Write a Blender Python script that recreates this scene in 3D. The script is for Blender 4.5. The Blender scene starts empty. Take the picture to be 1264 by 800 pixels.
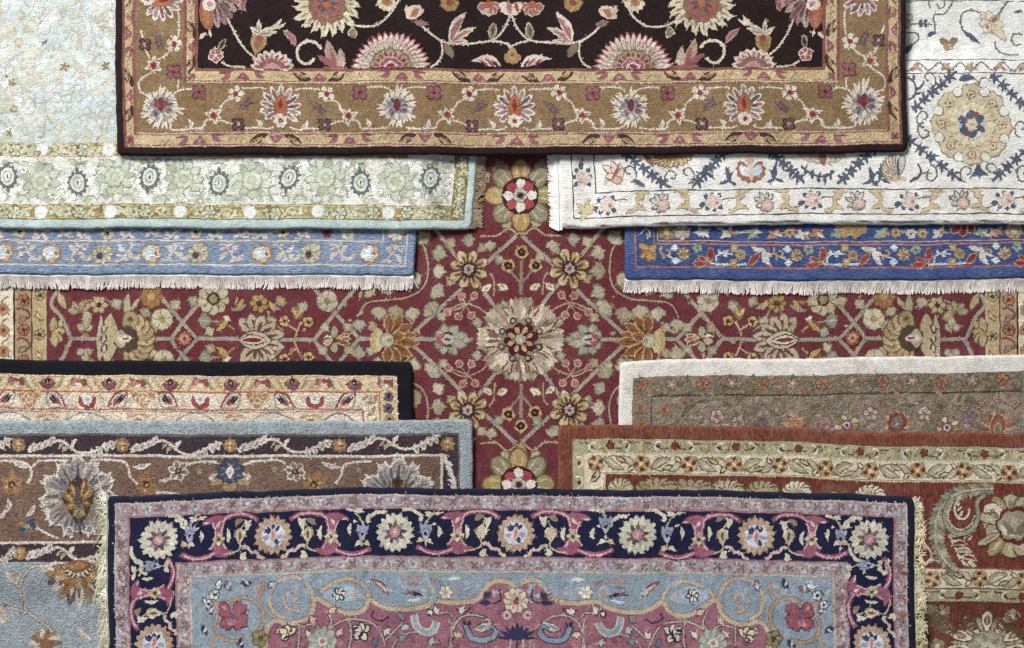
import bpy, math, random
import numpy as np

# ------------------------------------------------------------------ scale
P = 0.0015            # metres per unit of the rug plan (one unit = 1.5 mm)
H = 3.0               # camera height
CU, CV = 632.0, 400.0  # plan point below the camera
PI = math.pi

scene = bpy.context.scene
COL = scene.collection

# ------------------------------------------------------------------ camera
cam_d = bpy.data.cameras.new('camera')
cam = bpy.data.objects.new('camera', cam_d)
COL.objects.link(cam)
cam.location = (0, 0, H)
cam.rotation_euler = (0, 0, 0)
cam_d.sensor_width = 36.0
cam_d.lens = 36.0 * H / (1264 * P)
cam_d.clip_end = 50
scene.camera = cam

# ------------------------------------------------------------------ world: even indoor daylight
w = bpy.data.worlds.new('World')
scene.world = w
w.use_nodes = True
bg = w.node_tree.nodes['Background']
bg.inputs[0].default_value = (0.93, 0.96, 1.0, 1)
bg.inputs[1].default_value = 0.235

# ------------------------------------------------------------------ window light, from the upper left
ld = bpy.data.lights.new('window_light', 'AREA')
ld.shape = 'RECTANGLE'
ld.size = 2.6
ld.size_y = 1.9
ld.energy = 955
ld.color = (1.0, 0.975, 0.94)
lo = bpy.data.objects.new('window_light', ld)
COL.objects.link(lo)
lo.location = (-2.9, 5.0, 4.5)
import mathutils
lo.rotation_euler = (mathutils.Vector((0, 0, 0)) - lo.location).to_track_quat('-Z', 'Y').to_euler()

scene.view_settings.view_transform = 'Standard'
scene.view_settings.look = 'None'
scene.view_settings.exposure = 0.0
scene.view_settings.gamma = 1.0
scene.view_settings.use_curve_mapping = False
scene.render.engine = 'CYCLES'

# ------------------------------------------------------------------ materials
def lin(c):
    return c / 12.92 if c <= 0.04045 else ((c + 0.055) / 1.055) ** 2.4

def hexlin(h):
    return tuple(lin(int(h[i:i + 2], 16) / 255.0) for i in (0, 2, 4))

_mats = {}
SAT = 0.80            # the wools are a little faded
# pile kinds: (x scale, y scale, noise scale, bump strength, bump distance, colour contrast, sheen)
PILES = {
    'cut':   (1.0, 1.0, 390, 1.0, 0.0026, 0.50, 0.03),
    'fine':  (1.15, 0.55, 430, 1.0, 0.0020, 0.44, 0.03),
    'deep':  (1.0, 1.0, 300, 1.0, 0.0044, 0.52, 0.03),
    'soft':  (1.0, 1.0, 400, 1.0, 0.0024, 0.26, 0.04),
    'rows':  (0.36, 1.55, 330, 1.0, 0.0040, 0.52, 0.02),
    'wool':  (0.55, 1.25, 360, 1.0, 0.0022, 0.20, 0.02),
    'plush': (1.30, 0.34, 300, 1.0, 0.0038, 0.58, 0.08),
    'yarn':  (1.0, 1.0, 600, 0.5, 0.0010, 0.25, 0.0),
}

def mat(h, pile='cut'):
    key = (h, pile)
    if key in _mats:
        return _mats[key]
    sx, sy, ns, bs, bd, cc, sh = PILES[pile]
    m = bpy.data.materials.new('pile_' + pile + '_' + h)
    m.use_nodes = True
    nt = m.node_tree
    N, L = nt.nodes, nt.links
    b = N['Principled BSDF']
    b.inputs['Roughness'].default_value = 0.92
    b.inputs['Specular IOR Level'].default_value = 0.12
    b.inputs['Sheen Weight'].default_value = sh
    b.inputs['Sheen Roughness'].default_value = 0.5
    tc = N.new('ShaderNodeTexCoord')
    mp = N.new('ShaderNodeMapping')
    mp.inputs['Scale'].default_value = (sx, sy, 1.0)
    L.new(tc.outputs['Object'], mp.inputs['Vector'])
    n1 = N.new('ShaderNodeTexNoise')          # yarn ends
    n1.inputs['Scale'].default_value = ns
    n1.inputs['Detail'].default_value = 2.5
    n1.inputs['Roughness'].default_value = 0.7
    L.new(mp.outputs[0], n1.inputs['Vector'])
    n2 = N.new('ShaderNodeTexNoise')          # wear and brushing of the pile
    n2.inputs['Scale'].default_value = 26
    n2.inputs['Detail'].default_value = 4
    n2.inputs['Roughness'].default_value = 0.65
    L.new(tc.outputs['Object'], n2.inputs['Vector'])
    n3 = N.new('ShaderNodeTexNoise')          # dye lots of the wool
    n3.inputs['Scale'].default_value = 90
    n3.inputs['Detail'].default_value = 3
    L.new(mp.outputs[0], n3.inputs['Vector'])
    def mr(src, lo_, hi_):
        r = N.new('ShaderNodeMapRange')
        r.inputs['From Min'].default_value = 0.28
        r.inputs['From Max'].default_value = 0.72
        r.inputs['To Min'].default_value = lo_
        r.inputs['To Max'].default_value = hi_
        L.new(src, r.inputs['Value'])
        return r.outputs[0]
    def mul(a, c):
        k = N.new('ShaderNodeMath'); k.operation = 'MULTIPLY'
        L.new(a, k.inputs[0]); L.new(c, k.inputs[1])
        return k.outputs[0]
    v = mul(mr(n1.outputs['Fac'], 1 - cc * 1.1, 1 + cc * 0.8), mr(n2.outputs['Fac'], 0.80, 1.14))
    v = mul(v, mr(n3.outputs['Fac'], 0.86, 1.12))
    hs = N.new('ShaderNodeHueSaturation')
    rgb = hexlin(h)
    lum = 0.3 * rgb[0] + 0.55 * rgb[1] + 0.15 * rgb[2]
    hs.inputs['Color'].default_value = (*[lum + (c - lum) * SAT for c in rgb], 1)
    hue = mr(n3.outputs['Color'], 0.492, 0.508)
    L.new(hue, hs.inputs['Hue'])
    L.new(mr(n2.outputs['Fac'], 1.06, 0.9), hs.inputs['Saturation'])
    L.new(v, hs.inputs['Value'])
    L.new(hs.outputs[0], b.inputs['Base Color'])
    bp = N.new('ShaderNodeBump')
    bp.inputs['Strength'].default_value = bs
    bp.inputs['Distance'].default_value = bd
    L.new(n1.outputs['Fac'], bp.inputs['Height'])
    L.new(bp.outputs[0], b.inputs['Normal'])
    m.diffuse_color = (*hexlin(h), 1)
    _mats[key] = m
    return m

# ------------------------------------------------------------------ rugs
RNG = random.Random(11)

def smooth_table(pts):
    """(x, d) control points -> dense smooth lookup."""
    if not pts:
        return None
    xs = np.array([p[0] for p in pts], float)
    ys = np.array([p[1] for p in pts], float)
    X = np.linspace(-700, 2000, 1351)
    Y = np.interp(X, xs, ys)
    k = np.hanning(33); k /= k.sum()
    Yp = np.concatenate([np.full(16, Y[0]), Y, np.full(16, Y[-1])])
    return X, np.convolve(Yp, k, 'valid')

class Rug:
    def __init__(self, name, label, rect, base, supports=(), dx=None, dy=None, pile='cut', thick=6.0, group=None, seed=1, wave=0.7, fall=46.0):
        """rect l,t,r,b in plan units; base = height (units) the rug lies on; supports = (rect, extra height)."""
        self.rect = rect; self.base = base; self.supports = supports; self.pile = pile
        self.thick = thick; self.fall = fall
        self.dx = smooth_table(dx); self.dy = smooth_table(dy)
        r = random.Random(seed)
        self.waves = [(r.uniform(0.006, 0.02) * r.choice((-1, 1)), r.uniform(0.006, 0.02), r.uniform(0, 6.28), r.uniform(0.3, 1.0) * wave) for _ in range(5)]
        self.ph = r.uniform(0, 6.28)
        self.ox = 0.5 * (rect[0] + rect[2]); self.oy = 0.5 * (rect[1] + rect[3])
        e = bpy.data.objects.new(name, None)
        COL.objects.link(e)
        e.empty_display_size = 0.1
        self.loc = np.array([(self.ox - CU) * P, (CV - self.oy) * P, base * P])
        e.location = self.loc
        e['label'] = label
        e['category'] = 'rug'
        if group: e['group'] = group
        self.root = e
        self.raise_ = {}
        self.k = (H - (base + max([h for _, h in supports] + [0]) + thick) * P) / H

    def top(self, u, v):
        z = np.full_like(u, float(self.base))
        for (l, t, r, b), h in self.supports:
            d = np.maximum(np.maximum(l - u, u - r), np.maximum(t - v, v - b))
            s = np.clip(1 - (d - 4) / self.fall, 0, 1)
            z = np.maximum(z, self.base + h * s * s * (3 - 2 * s))
        for a, b_, c, A in self.waves:
            z = z + A * 0.9 * (1 + np.sin(a * u + b_ * v + c))
        return z + self.thick

    def place(self, uv, dz):
        uv = np.asarray(uv, float); dz = np.asarray(dz, float)
        u, v = uv[:, 0].copy(), uv[:, 1].copy()
        z = self.top(u, v) + dz
        du = np.interp(v, *self.dx) if self.dx else 0.0
        dv = np.interp(u, *self.dy) if self.dy else 0.0
        f = self.ph           # slack edges never run dead straight
        dv = dv + 0.55 * np.sin(u * .031 + f) + 0.35 * np.sin(u * .083 + 2 * f) + 0.18 * np.sin(u * .21 + 3 * f)
        du = du + 0.45 * np.sin(v * .037 + f) + 0.30 * np.sin(v * .10 + 2 * f) + 0.15 * np.sin(v * .23 + 3 * f)
        u2, v2 = u + du, v + dv
        z = z * P
        k = self.k            # one size for the whole rug
        out = np.empty((len(u), 3))
        out[:, 0] = (u2 - CU) * P * k - self.loc[0]
        out[:, 1] = (CV - v2) * P * k - self.loc[1]
        out[:, 2] = z - self.loc[2]
        return out

    def link(self, name, uv, dz, faces, mats, mi=None, parent=None, smooth=False):
        co = self.place(uv, dz)
        me = bpy.data.meshes.new(name)
        me.from_pydata(co.tolist(), [], faces)
        for m in mats:
            me.materials.append(m)
        if mi is not None:
            me.polygons.foreach_set('material_index', mi)
        if smooth:
            me.polygons.foreach_set('use_smooth', [True] * len(me.polygons))
        me.update()
        o = bpy.data.objects.new(name, me)
        COL.objects.link(o)
        o.parent = parent if parent is not None else self.root
        return o

    # concentric band between two rectangles (per-side insets), as rings of samples
    def band(self, name, outer, inner, col, raise_mm=0.0, pile=None, edge=False, jit=0.45, step=6.0, label=None):
        z0 = raise_mm / (P * 1000)
        rnd = random.Random(name + col)
        L0, T0, R0, B0 = outer; L1, T1, R1, B1 = inner
        wmax = max(L1 - L0, T1 - T0, R0 - R1, B0 - B1)
        nr = max(1, int(math.ceil(wmax / step)))
        nx = max(2, int((R0 - L0) / step)); ny = max(2, int((B0 - T0) / step))
        rings = []
        T = self.thick
        if edge:   # rounded, serged outer edge going down to the surface below
            rings += [('o', 0.6, -T), ('o', 0.0, -T * 0.72), ('o', 0.0, -T * 0.5), ('o', 0.5, -T * 0.27), ('o', 1.5, -T * 0.09), ('o', 3.0, -0.1)]
            for i in range(1, nr + 1):
                rings.append(('f', i / nr, 0.0))
        else:
            for i in range(nr + 1):
                rings.append(('f', i / nr, 0.0))
        uv, dz = [], []
        npr = 2 * (nx + ny)
        for kind, t, d in rings:
            if kind == 'o':
                l, tt, r, b = L0 + t, T0 + t, R0 - t, B0 - t
                j = 0.55
            else:
                l, tt, r, b = L0 + (L1 - L0) * t, T0 + (T1 - T0) * t, R0 + (R1 - R0) * t, B0 + (B1 - B0) * t
                j = jit if t >= 0.999 else 0.0
                if edge and t < 0.5 and nr == 1: j = 0
            cr = 3.0 if kind == 'o' else 0.0     # corner rounding
            ring = []
            for i in range(nx): ring.append((l + (r - l) * i / nx, tt))
            for i in range(ny): ring.append((r, tt + (b - tt) * i / ny))
            for i in range(nx): ring.append((r - (r - l) * i / nx, b))
            for i in range(ny): ring.append((l, b - (b - tt) * i / ny))
            if cr:
                for ci, (sx, sy) in ((0, (1, 1)), (nx, (-1, 1)), (nx + ny, (-1, -1)), (2 * nx + ny, (1, -1))):
                    x, y = ring[ci]; ring[ci] = (x + sx * 1.6, y + sy * 1.6)
            for x, y in ring:
                uv.append((x + rnd.uniform(-j, j), y + rnd.uniform(-j, j)))
                dz.append(z0 + d)
        faces = []
        for k in range(len(rings) - 1):
            a, b = k * npr, (k + 1) * npr
            for i in range(npr):
                i2 = (i + 1) % npr
                faces.append((a + i, b + i, b + i2, a + i2))
        o = self.link(name, uv, dz, faces, [mat(col, pile or self.pile)], smooth=True)
        if label: o['label'] = label
        o['_raise'] = z0
        self.raise_[o.name] = z0
        return o

    def field(self, name, rect, col, raise_mm=0.0, pile=None, step=6.0, label=None):
        z0 = raise_mm / (P * 1000)
        l, t, r, b = rect
        nx = max(2, int((r - l) / step)); ny = max(2, int((b - t) / step))
        uv = [(l + (r - l) * i / nx, t + (b - t) * j / ny) for j in range(ny + 1) for i in range(nx + 1)]
        faces = [(j * (nx + 1) + i, (j + 1) * (nx + 1) + i, (j + 1) * (nx + 1) + i + 1, j * (nx + 1) + i + 1) for j in range(ny) for i in range(nx)]
        o = self.link(name, uv, [z0] * len(uv), faces, [mat(col, pile or self.pile)], smooth=True)
        if label: o['label'] = label
        o['_raise'] = z0
        return o

    def bands(self, spec, field_col, field_rect, field_pile=None, field_label=None):
        """spec: list of (name, outer rect, colour, pile); each reaches the next rect. Returns list of objects, field last."""
        out = []
        n = len(spec)
        for i, s in enumerate(spec):
            name, rc, col = s[0], s[1], s[2]
            pile = s[3] if len(s) > 3 else None
            lab = s[4] if len(s) > 4 else None
            nxt = spec[i + 1][1] if i + 1 < n else field_rect
            ex = 0 if i == 0 else 2.5
            oc = (rc[0] - ex, rc[1] - ex, rc[2] + ex, rc[3] + ex)
            out.append(self.band(name, oc, nxt, col, raise_mm=0.14 * (n - i), pile=pile, edge=(i == 0), label=lab))
        fr = (field_rect[0] - 2.5, field_rect[1] - 2.5, field_rect[2] + 2.5, field_rect[3] + 2.5)
        out.append(self.field('field', fr, field_col, 0.0, pile=field_pile, label=field_label))
        return out

# ------------------------------------------------------------------ woven motifs (real, slightly raised pile shapes)
class Motif:
    def __init__(self, rug, parent=None, lift=0.5, seed=None, pile=None, jit=0.62):
        self.rug = rug; self.parent = parent
        self.z0 = (parent['_raise'] if parent is not None and '_raise' in parent.keys() else 0.0)
        self.z = lift / (P * 1000) * 1.0
        self.lift = lift
        self.pile = pile or rug.pile
        self.uv = []; self.dz = []; self.faces = []; self.mi = []
        self.mats = []; self.mk = {}; self.edge = []
        self.rnd = RNG
        self.z = lift * 0.36 + RNG.uniform(0, 0.05)
        self.jit = jit
        self.M = (1, 0, 0, 1, 0, 0)
        self.S = 1.0
        self.fleck = 0.33

    def T(self, cx=0, cy=0, rot=0, s=1.0, sx=1.0, sy=1.0):
        rot += self.rnd.gauss(0, .025)
        cx += self.rnd.gauss(0, .55); cy += self.rnd.gauss(0, .45)     # hand-knotted drift
        c, n = math.cos(rot), math.sin(rot)
        self.M = (c * s * sx, -n * s * sy, n * s * sx, c * s * sy, cx, cy)
        self.S = s
        return self

    def x(self, p):
        a, b, c, d, e, f = self.M
        return (a * p[0] + b * p[1] + e, c * p[0] + d * p[1] + f)

    def _m(self, col):
        i = self._mm(col); self._cm = i
        return i

    def _mm(self, col):
        if col not in self.mk:
            self.mk[col] = len(self.mats)
            self.mats.append(mat(col, self.pile))
        return self.mk[col]

    def _next(self):
        self.z += 0.013
        return self.z

    def _addv(self, p, z, j=True):
        x, y = self.x(p)
        if j and self.jit:
            x += self.rnd.uniform(-self.jit, self.jit); y += self.rnd.uniform(-self.jit, self.jit)
        self.uv.append((x, y)); self.dz.append(self.z0 + z)
        if j: self.edge.append((x, y, self.z0 + z, self._cm))
        return len(self.uv) - 1

    # star-shaped polygon
    def poly(self, pts, col, c=None, sub=2.6):
        z = self._next(); m = self._m(col)
        if c is None:
            c = (sum(p[0] for p in pts) / len(pts), sum(p[1] for p in pts) / len(pts))
        if sub:
            q = []
            for i, p in enumerate(pts):
                p2 = pts[(i + 1) % len(pts)]
                n = max(1, int(math.hypot(p2[0] - p[0], p2[1] - p[1]) * self.S / sub))
                for k in range(n):
                    q.append((p[0] + (p2[0] - p[0]) * k / n, p[1] + (p2[1] - p[1]) * k / n))
            pts = q
        R = max(math.hypot(p[0] - c[0], p[1] - c[1]) for p in pts) * self.S
        ci = self._addv(c, z, False)
        n = len(pts)
        if R > 14:
            nr = int(R / 12) + 1
            prev = None
            for k in range(1, nr + 1):
                f = k / nr
                ring = [self._addv((c[0] + (p[0] - c[0]) * f, c[1] + (p[1] - c[1]) * f), z, k == nr) for p in pts]
                for i in range(n):
                    i2 = (i + 1) % n
                    if prev is None:
                        self.faces.append((ci, ring[i], ring[i2])); self.mi.append(m)
                    else:
                        self.faces.append((prev[i], ring[i], ring[i2], prev[i2])); self.mi.append(m)
                prev = ring
        else:
            ring = [self._addv(p, z) for p in pts]
            for i in range(n):
                self.faces.append((ci, ring[i], ring[(i + 1) % n])); self.mi.append(m)

    def disc(self, x, y, r, col, ry=None, n=None):
        ry = ry or r
        n = n or max(7, min(40, int(r * self.S * 2.4)))
        self.poly([(x + r * math.cos(2 * PI * i / n), y + ry * math.sin(2 * PI * i / n)) for i in range(n)], col, (x, y))

    # scalloped or serrated silhouette; n lobes, amp depth, kind
    def scal(self, x, y, R, n, amp, col, rot=0.0, ry=None, kind='round', k=4):
        ry = ry or R
        pts = []
        N = n * k
        lob = [1 + self.rnd.gauss(0, .035) for _ in range(n)]
        for i in range(N):
            a = 2 * PI * i / N + rot
            f = (i % k) / k
            if kind == 'round': s = abs(math.sin(PI * f)) ** 0.7
            elif kind == 'saw': s = 1 - abs(2 * f - 1)
            else: s = f
            q = (1 - amp + amp * s) * (1 + (lob[i // k] - 1) * s)
            pts.append((x + R * q * math.cos(a), y + ry * q * math.sin(a)))
        self.poly(pts, col, (x, y))

    def leaf(self, x0, y0, x1, y1, wd, col, bend=0.0, prof=0.8, skew=0.5, k=None):
        """leaf or petal from (x0,y0) to (x1,y1), greatest width wd, bent sideways."""
        z = self._next(); m = self._m(col)
        dx, dy = x1 - x0, y1 - y0
        ln = math.hypot(dx, dy) or 1e-6
        nx, ny = -dy / ln, dx / ln
        k = k or max(3, min(14, int(ln * self.S / 2.1)))
        prev = None
        for i in range(k + 1):
            t = i / k
            tt = t ** (math.log(0.5) / math.log(skew)) if 0 < t < 1 else t
            ww = 0.5 * wd * (math.sin(PI * tt) ** prof if 0 < tt < 1 else 0)
            b = bend * 4 * t * (1 - t)
            px, py = x0 + dx * t + nx * b, y0 + dy * t + ny * b
            if ww < 1e-3:
                cur = (self._addv((px, py), z),)
            else:
                cur = (self._addv((px + nx * ww, py + ny * ww), z), self._addv((px - nx * ww, py - ny * ww), z))
            if prev is not None:
                if len(prev) == 1 and len(cur) == 2: f = (prev[0], cur[0], cur[1])
                elif len(prev) == 2 and len(cur) == 1: f = (prev[0], cur[0], prev[1])
                elif len(prev) == 2: f = (prev[0], cur[0], cur[1], prev[1])
                else: f = None
                if f: self.faces.append(f); self.mi.append(m)
            prev = cur

    def oleaf(self, x0, y0, x1, y1, wd, oc, fc, ow=1.6, **kw):
        """outlined leaf"""
        dx, dy = x1 - x0, y1 - y0
        ln = math.hypot(dx, dy) or 1e-6
        e = ow / self.S / ln * 0.9
        self.leaf(x0 - dx * e, y0 - dy * e, x1 + dx * e, y1 + dy * e, wd + 2 * ow / self.S, oc, **kw)
        self.leaf(x0, y0, x1, y1, wd, fc, **kw)

    def stroke(self, pts, wd, col, bead=0.0, taper=0.0, step=None, closed=False, per=3.4):
        """smooth line through the points; bead gives the knotted look of an outline row."""
        P_ = self.curve(pts, closed, (step or (1.7 if bead else 4.0)) / self.S)
        if len(P_) < 2: return
        z = self._next(); m = self._m(col)
        prev = None; s = 0.0; n = len(P_)
        for i, p in enumerate(P_):
            a = P_[max(0, i - 1)]; b = P_[min(n - 1, i + 1)]
            dx, dy = b[0] - a[0], b[1] - a[1]
            l = math.hypot(dx, dy) or 1e-6
            if i: s += math.hypot(p[0] - P_[i - 1][0], p[1] - P_[i - 1][1]) * self.S
            t = i / (n - 1)
            ww = 0.5 * wd / self.S
            if bead: ww *= 1 + bead * math.sin(2 * PI * s / per)
            if taper > 0: ww *= max(0.12, 1 - taper * t)
            elif taper < 0: ww *= max(0.12, 1 + taper * (1 - t))
            nx, ny = -dy / l * ww, dx / l * ww
            sv = self.jit; self.jit = sv * 0.75
            cur = (self._addv((p[0] + nx, p[1] + ny), z), self._addv((p[0] - nx, p[1] - ny), z))
            self.jit = sv
            if prev is not None:
                self.faces.append((prev[0], cur[0], cur[1], prev[1])); self.mi.append(m)
            prev = cur

    @staticmethod
    def curve(pts, closed=False, step=3.0):
        n = len(pts)
        if n == 2:
            k = max(1, int(math.hypot(pts[1][0] - pts[0][0], pts[1][1] - pts[0][1]) / step))
            return [(pts[0][0] + (pts[1][0] - pts[0][0]) * i / k, pts[0][1] + (pts[1][1] - pts[0][1]) * i / k) for i in range(k + 1)]
        g = (lambda i: pts[i % n]) if closed else (lambda i: pts[max(0, min(n - 1, i))])
        out = []
        for i in range(n if closed else n - 1):
            p0, p1, p2, p3 = g(i - 1), g(i), g(i + 1), g(i + 2)
            k = max(1, int(math.hypot(p2[0] - p1[0], p2[1] - p1[1]) / step))
            for j in range(k):
                t = j / k
                out.append(tuple(0.5 * (2 * p1[q] + (p2[q] - p0[q]) * t + (2 * p0[q] - 5 * p1[q] + 4 * p2[q] - p3[q]) * t * t + (3 * p1[q] - p0[q] - 3 * p2[q] + p3[q]) * t ** 3) for q in (0, 1)))
        out.append(tuple(g(0) if closed else g(n - 1)))
        return out

    def done(self, name, label=None, stuff=False):
        if not self.faces: return None
        if self.fleck:      # stray yarn ends along every outline
            r = self.rnd
            for (x, y, z, m) in self.edge:
                if r.random() > self.fleck: continue
                x += r.gauss(0, .75); y += r.gauss(0, .75); q = r.uniform(.55, 1.25); a = r.uniform(0, 1.6)
                b_ = len(self.uv)
                z += r.uniform(.008, .018)
                for k in range(4):
                    e = q * r.uniform(.7, 1.3)
                    self.uv.append((x + e * math.cos(a + k * 1.571), y + e * math.sin(a + k * 1.571))); self.dz.append(z)
                self.faces.append((b_, b_ + 1, b_ + 2, b_ + 3)); self.mi.append(m)
        # wind every face upwards (plan v points down)
        fs = []
        for f in self.faces:
            a = 0.0
            for i in range(len(f)):
                p, q = self.uv[f[i]], self.uv[f[(i + 1) % len(f)]]
                a += p[0] * q[1] - q[0] * p[1]
            fs.append(f if a < 0 else f[::-1])
        o = self.rug.link(name, self.uv, self.dz, fs, self.mats, self.mi, self.parent)
        if label: o['label'] = label
        if stuff: o['kind'] = 'stuff'
        return o

# ------------------------------------------------------------------ motif vocabulary
def petals(p, n, r0, r1, wd, oc, fc, rot=0.0, ow=1.3, prof=0.7, skew=0.6, arc=None):
    a0, a1 = (0, 2 * PI) if arc is None else arc
    for i in range(n):
        a = rot + a0 + (a1 - a0) * (i / n if arc is None else (i / (n - 1) if n > 1 else 0.5))
        c, s = math.cos(a), math.sin(a)
        if oc: p.oleaf(r0 * c, r0 * s, r1 * c, r1 * s, wd, oc, fc, ow=ow, prof=prof, skew=skew)
        else: p.leaf(r0 * c, r0 * s, r1 * c, r1 * s, wd, fc, prof=prof, skew=skew)

def simple_flower(rug, par, x, y, R, n, pet, cen, oc=None, rot=0.0, name='flower', cr=0.34, lift=0.55, pile=None, ring=None):
    p = Motif(rug, par, lift, pile=pile).T(x, y, rot)
    petals(p, n, R * 0.12, R, R * (1.9 if n <= 4 else 5.4 / n), oc, pet, prof=0.6, skew=0.62)
    if ring: p.disc(0, 0, R * cr * 1.5, ring)
    p.disc(0, 0, R * cr, cen)
    return p.done(name)

def vine(rug, par, pts, wd, col, bead=0.25, name='vine', lift=0.08, pile=None, taper=0.0, edge=None):
    p = Motif(rug, par, lift, pile=pile, jit=0.25)
    if edge: p.stroke(pts, wd + 1.8, edge)
    p.stroke(pts, wd, col, bead=bead, taper=taper)
    return p.done(name)

def single_leaf(rug, par, x0, y0, x1, y1, wd, fc, oc=None, bend=0.0, vein=None, name='leaf', lift=0.3, pile=None, skew=0.5, prof=0.8):
    p = Motif(rug, par, lift, pile=pile)
    if oc: p.oleaf(x0, y0, x1, y1, wd, oc, fc, bend=bend, skew=skew, prof=prof, ow=1.2)
    else: p.leaf(x0, y0, x1, y1, wd, fc, bend=bend, skew=skew, prof=prof)
    if vein:
        p.leaf(x0 + (x1 - x0) * .12, y0 + (y1 - y0) * .12, x0 + (x1 - x0) * .85, y0 + (y1 - y0) * .85, max(1.2, wd * .22), vein, bend=bend * .7)
    return p.done(name)

def blocky(p, x, y, w, h, col, rot=0.0, n=4):
    """small uneven patch of a few knots"""
    pts = []
    for i in range(n * 2):
        a = 2 * PI * i / (n * 2) + rot
        q = RNG.uniform(0.6, 1.05)
        pts.append((x + w * 0.5 * q * math.cos(a), y + h * 0.5 * q * math.sin(a)))
    p.poly(pts, col, (x, y))

def fill_small(rug, par, rect, cols, count, size, name='filling_pattern', lift=0.05, seed=3, elong=1.8, align=None):
    """fine uncountable filling between the motifs"""
    r = random.Random(seed)
    p = Motif(rug, par, lift, jit=0.3)
    zz = p.z
    for i in range(count):
        x = r.uniform(rect[0], rect[2]); y = r.uniform(rect[1], rect[3])
        a = r.uniform(0, PI) if align is None else align + r.uniform(-0.5, 0.5)
        l = size * r.uniform(0.6, 1.4) * elong * 0.5
        c = r.choice(cols)
        p.z = zz + (i % 40) * 0.004 + r.uniform(0, 0.003)
        p.leaf(x - l * math.cos(a), y - l * math.sin(a), x + l * math.cos(a), y + l * math.sin(a), size * r.uniform(0.5, 1.1), c, bend=r.uniform(-.3, .3) * size, k=3)
    return p.done(name, stuff=True)

# ------------------------------------------------------------------ fringes
def strand(p, pts, rad, col, z_top, z_bot):
    """three-sided tapering thread following the points (u, v, height fraction 0..1)"""
    m = p._m(col)
    n = len(pts); prev = None
    for i, (x, y, h) in enumerate(pts):
        a = pts[max(0, i - 1)]; b = pts[min(n - 1, i + 1)]
        dx, dy = b[0] - a[0], b[1] - a[1]
        l = math.hypot(dx, dy) or 1e-6
        r = rad * (1 - 0.45 * i / (n - 1))
        nx, ny = -dy / l * r, dx / l * r
        zc = z_bot + (z_top - z_bot) * h
        base = len(p.uv)
        p.uv += [(x + nx, y + ny), (x, y), (x - nx, y - ny)]
        p.dz += [zc, zc + r * 1.1, zc]
        if prev is not None:
            p.faces += [(prev, base, base + 1, prev + 1), (prev + 1, base + 1, base + 2, prev + 2)]
            p.mi += [m, m]
        prev = base

def fringe(rug, cols, start, end, count, length, out, slant=0.0, wob=0.28, strands=4, rad=0.9, knots=True, curl=0.0, seed=5, header=None, hw=3.0, name='fringe', var=0.26):
    """tassels along the rug edge from start to end (plan), hanging in direction out"""
    r = random.Random(seed)
    ox, oy = out
    tx, ty = end[0] - start[0], end[1] - start[1]
    L = math.hypot(tx, ty); tx, ty = tx / L, ty / L
    # woven heading of the fringe: a flat strip along the edge
    par_m = Motif(rug, None, 0, pile='yarn', jit=0.3); par_m.fleck = 0
    T = rug.thick
    par_m.z0 = 0
    k = max(2, int(L / 5)); m = par_m._m(header or cols[0]); prev = None
    for i in range(k + 1):
        s = L * i / k
        x, y = start[0] + tx * s, start[1] + ty * s
        base = len(par_m.uv)
        j = r.uniform(-.3, .3)
        par_m.uv += [(x - ox * 1.0, y - oy * 1.0), (x + ox * hw * .5, y + oy * hw * .5), (x + ox * (hw + j), y + oy * (hw + j))]
        par_m.dz += [-T * 0.45, -T * 0.35, -T * 0.6]
        if prev is not None:
            par_m.faces += [(prev, base, base + 1, prev + 1), (prev + 1, base + 1, base + 2, prev + 2)]; par_m.mi += [m, m]
        prev = base
    par = par_m.done(name)
    sl = 0.0
    for i in range(count):
        s = L * (i + 0.5) / count + r.uniform(-.5, .5)
        bx, by = start[0] + tx * s + ox * (hw - 1.2), start[1] + ty * s + oy * (hw - 1.2)
        p = Motif(rug, par, 0, pile='yarn', jit=0); p.fleck = 0
        p.z0 = 0
        if knots and r.random() < .012: continue      # worn away
        sl = 0.75 * sl + 0.25 * r.gauss(0, 1.0)
        ang = slant + sl * wob * 1.5
        col = r.choice(cols)
        ln = length * r.uniform(1 - var, 1 + var * .6)
        for q in range(strands):
            off = (q - (strands - 1) / 2) * rad * 1.25
            a = ang + r.gauss(0, wob * 0.5)
            c = r.gauss(0, 1) * curl
            pts = []
            K = 6 if curl else 4
            for t_ in range(K + 1):
                t = t_ / K
                d = ln * t * (1 + r.uniform(-.04, .04))
                side = off * (0.6 + 0.9 * t) + math.tan(max(-1.2, min(1.2, a))) * d * (0.35 + 0.65 * t) * 0.8
                if curl: side += c * math.sin(t * PI * r.uniform(1.2, 2.2)) * ln * 0.5
                hgt = 0.55 * (1 - t) ** 1.5 + 0.05
                pts.append((bx + ox * d + tx * side, by + oy * d + ty * side, hgt))
            strand(p, pts, rad, col if r.random() < .75 else r.choice(cols), 0.0, -T)
        if knots:
            z = -T * 0.3
            ci = len(p.uv); n = 6; m2 = p._m(col)
            kx, ky = bx + ox * 1.2, by + oy * 1.2
            p.uv.append((kx, ky)); p.dz.append(z)
            for g in range(n):
                p.uv.append((kx + rad * 1.7 * math.cos(g * PI / 3), ky + rad * 1.7 * math.sin(g * PI / 3))); p.dz.append(z - rad * 1.5)
            for g in range(n):
                p.faces.append((ci, ci + 1 + g, ci + 1 + (g + 1) % n)); p.mi.append(m2)
        p.done('tassel')
    return par

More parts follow.
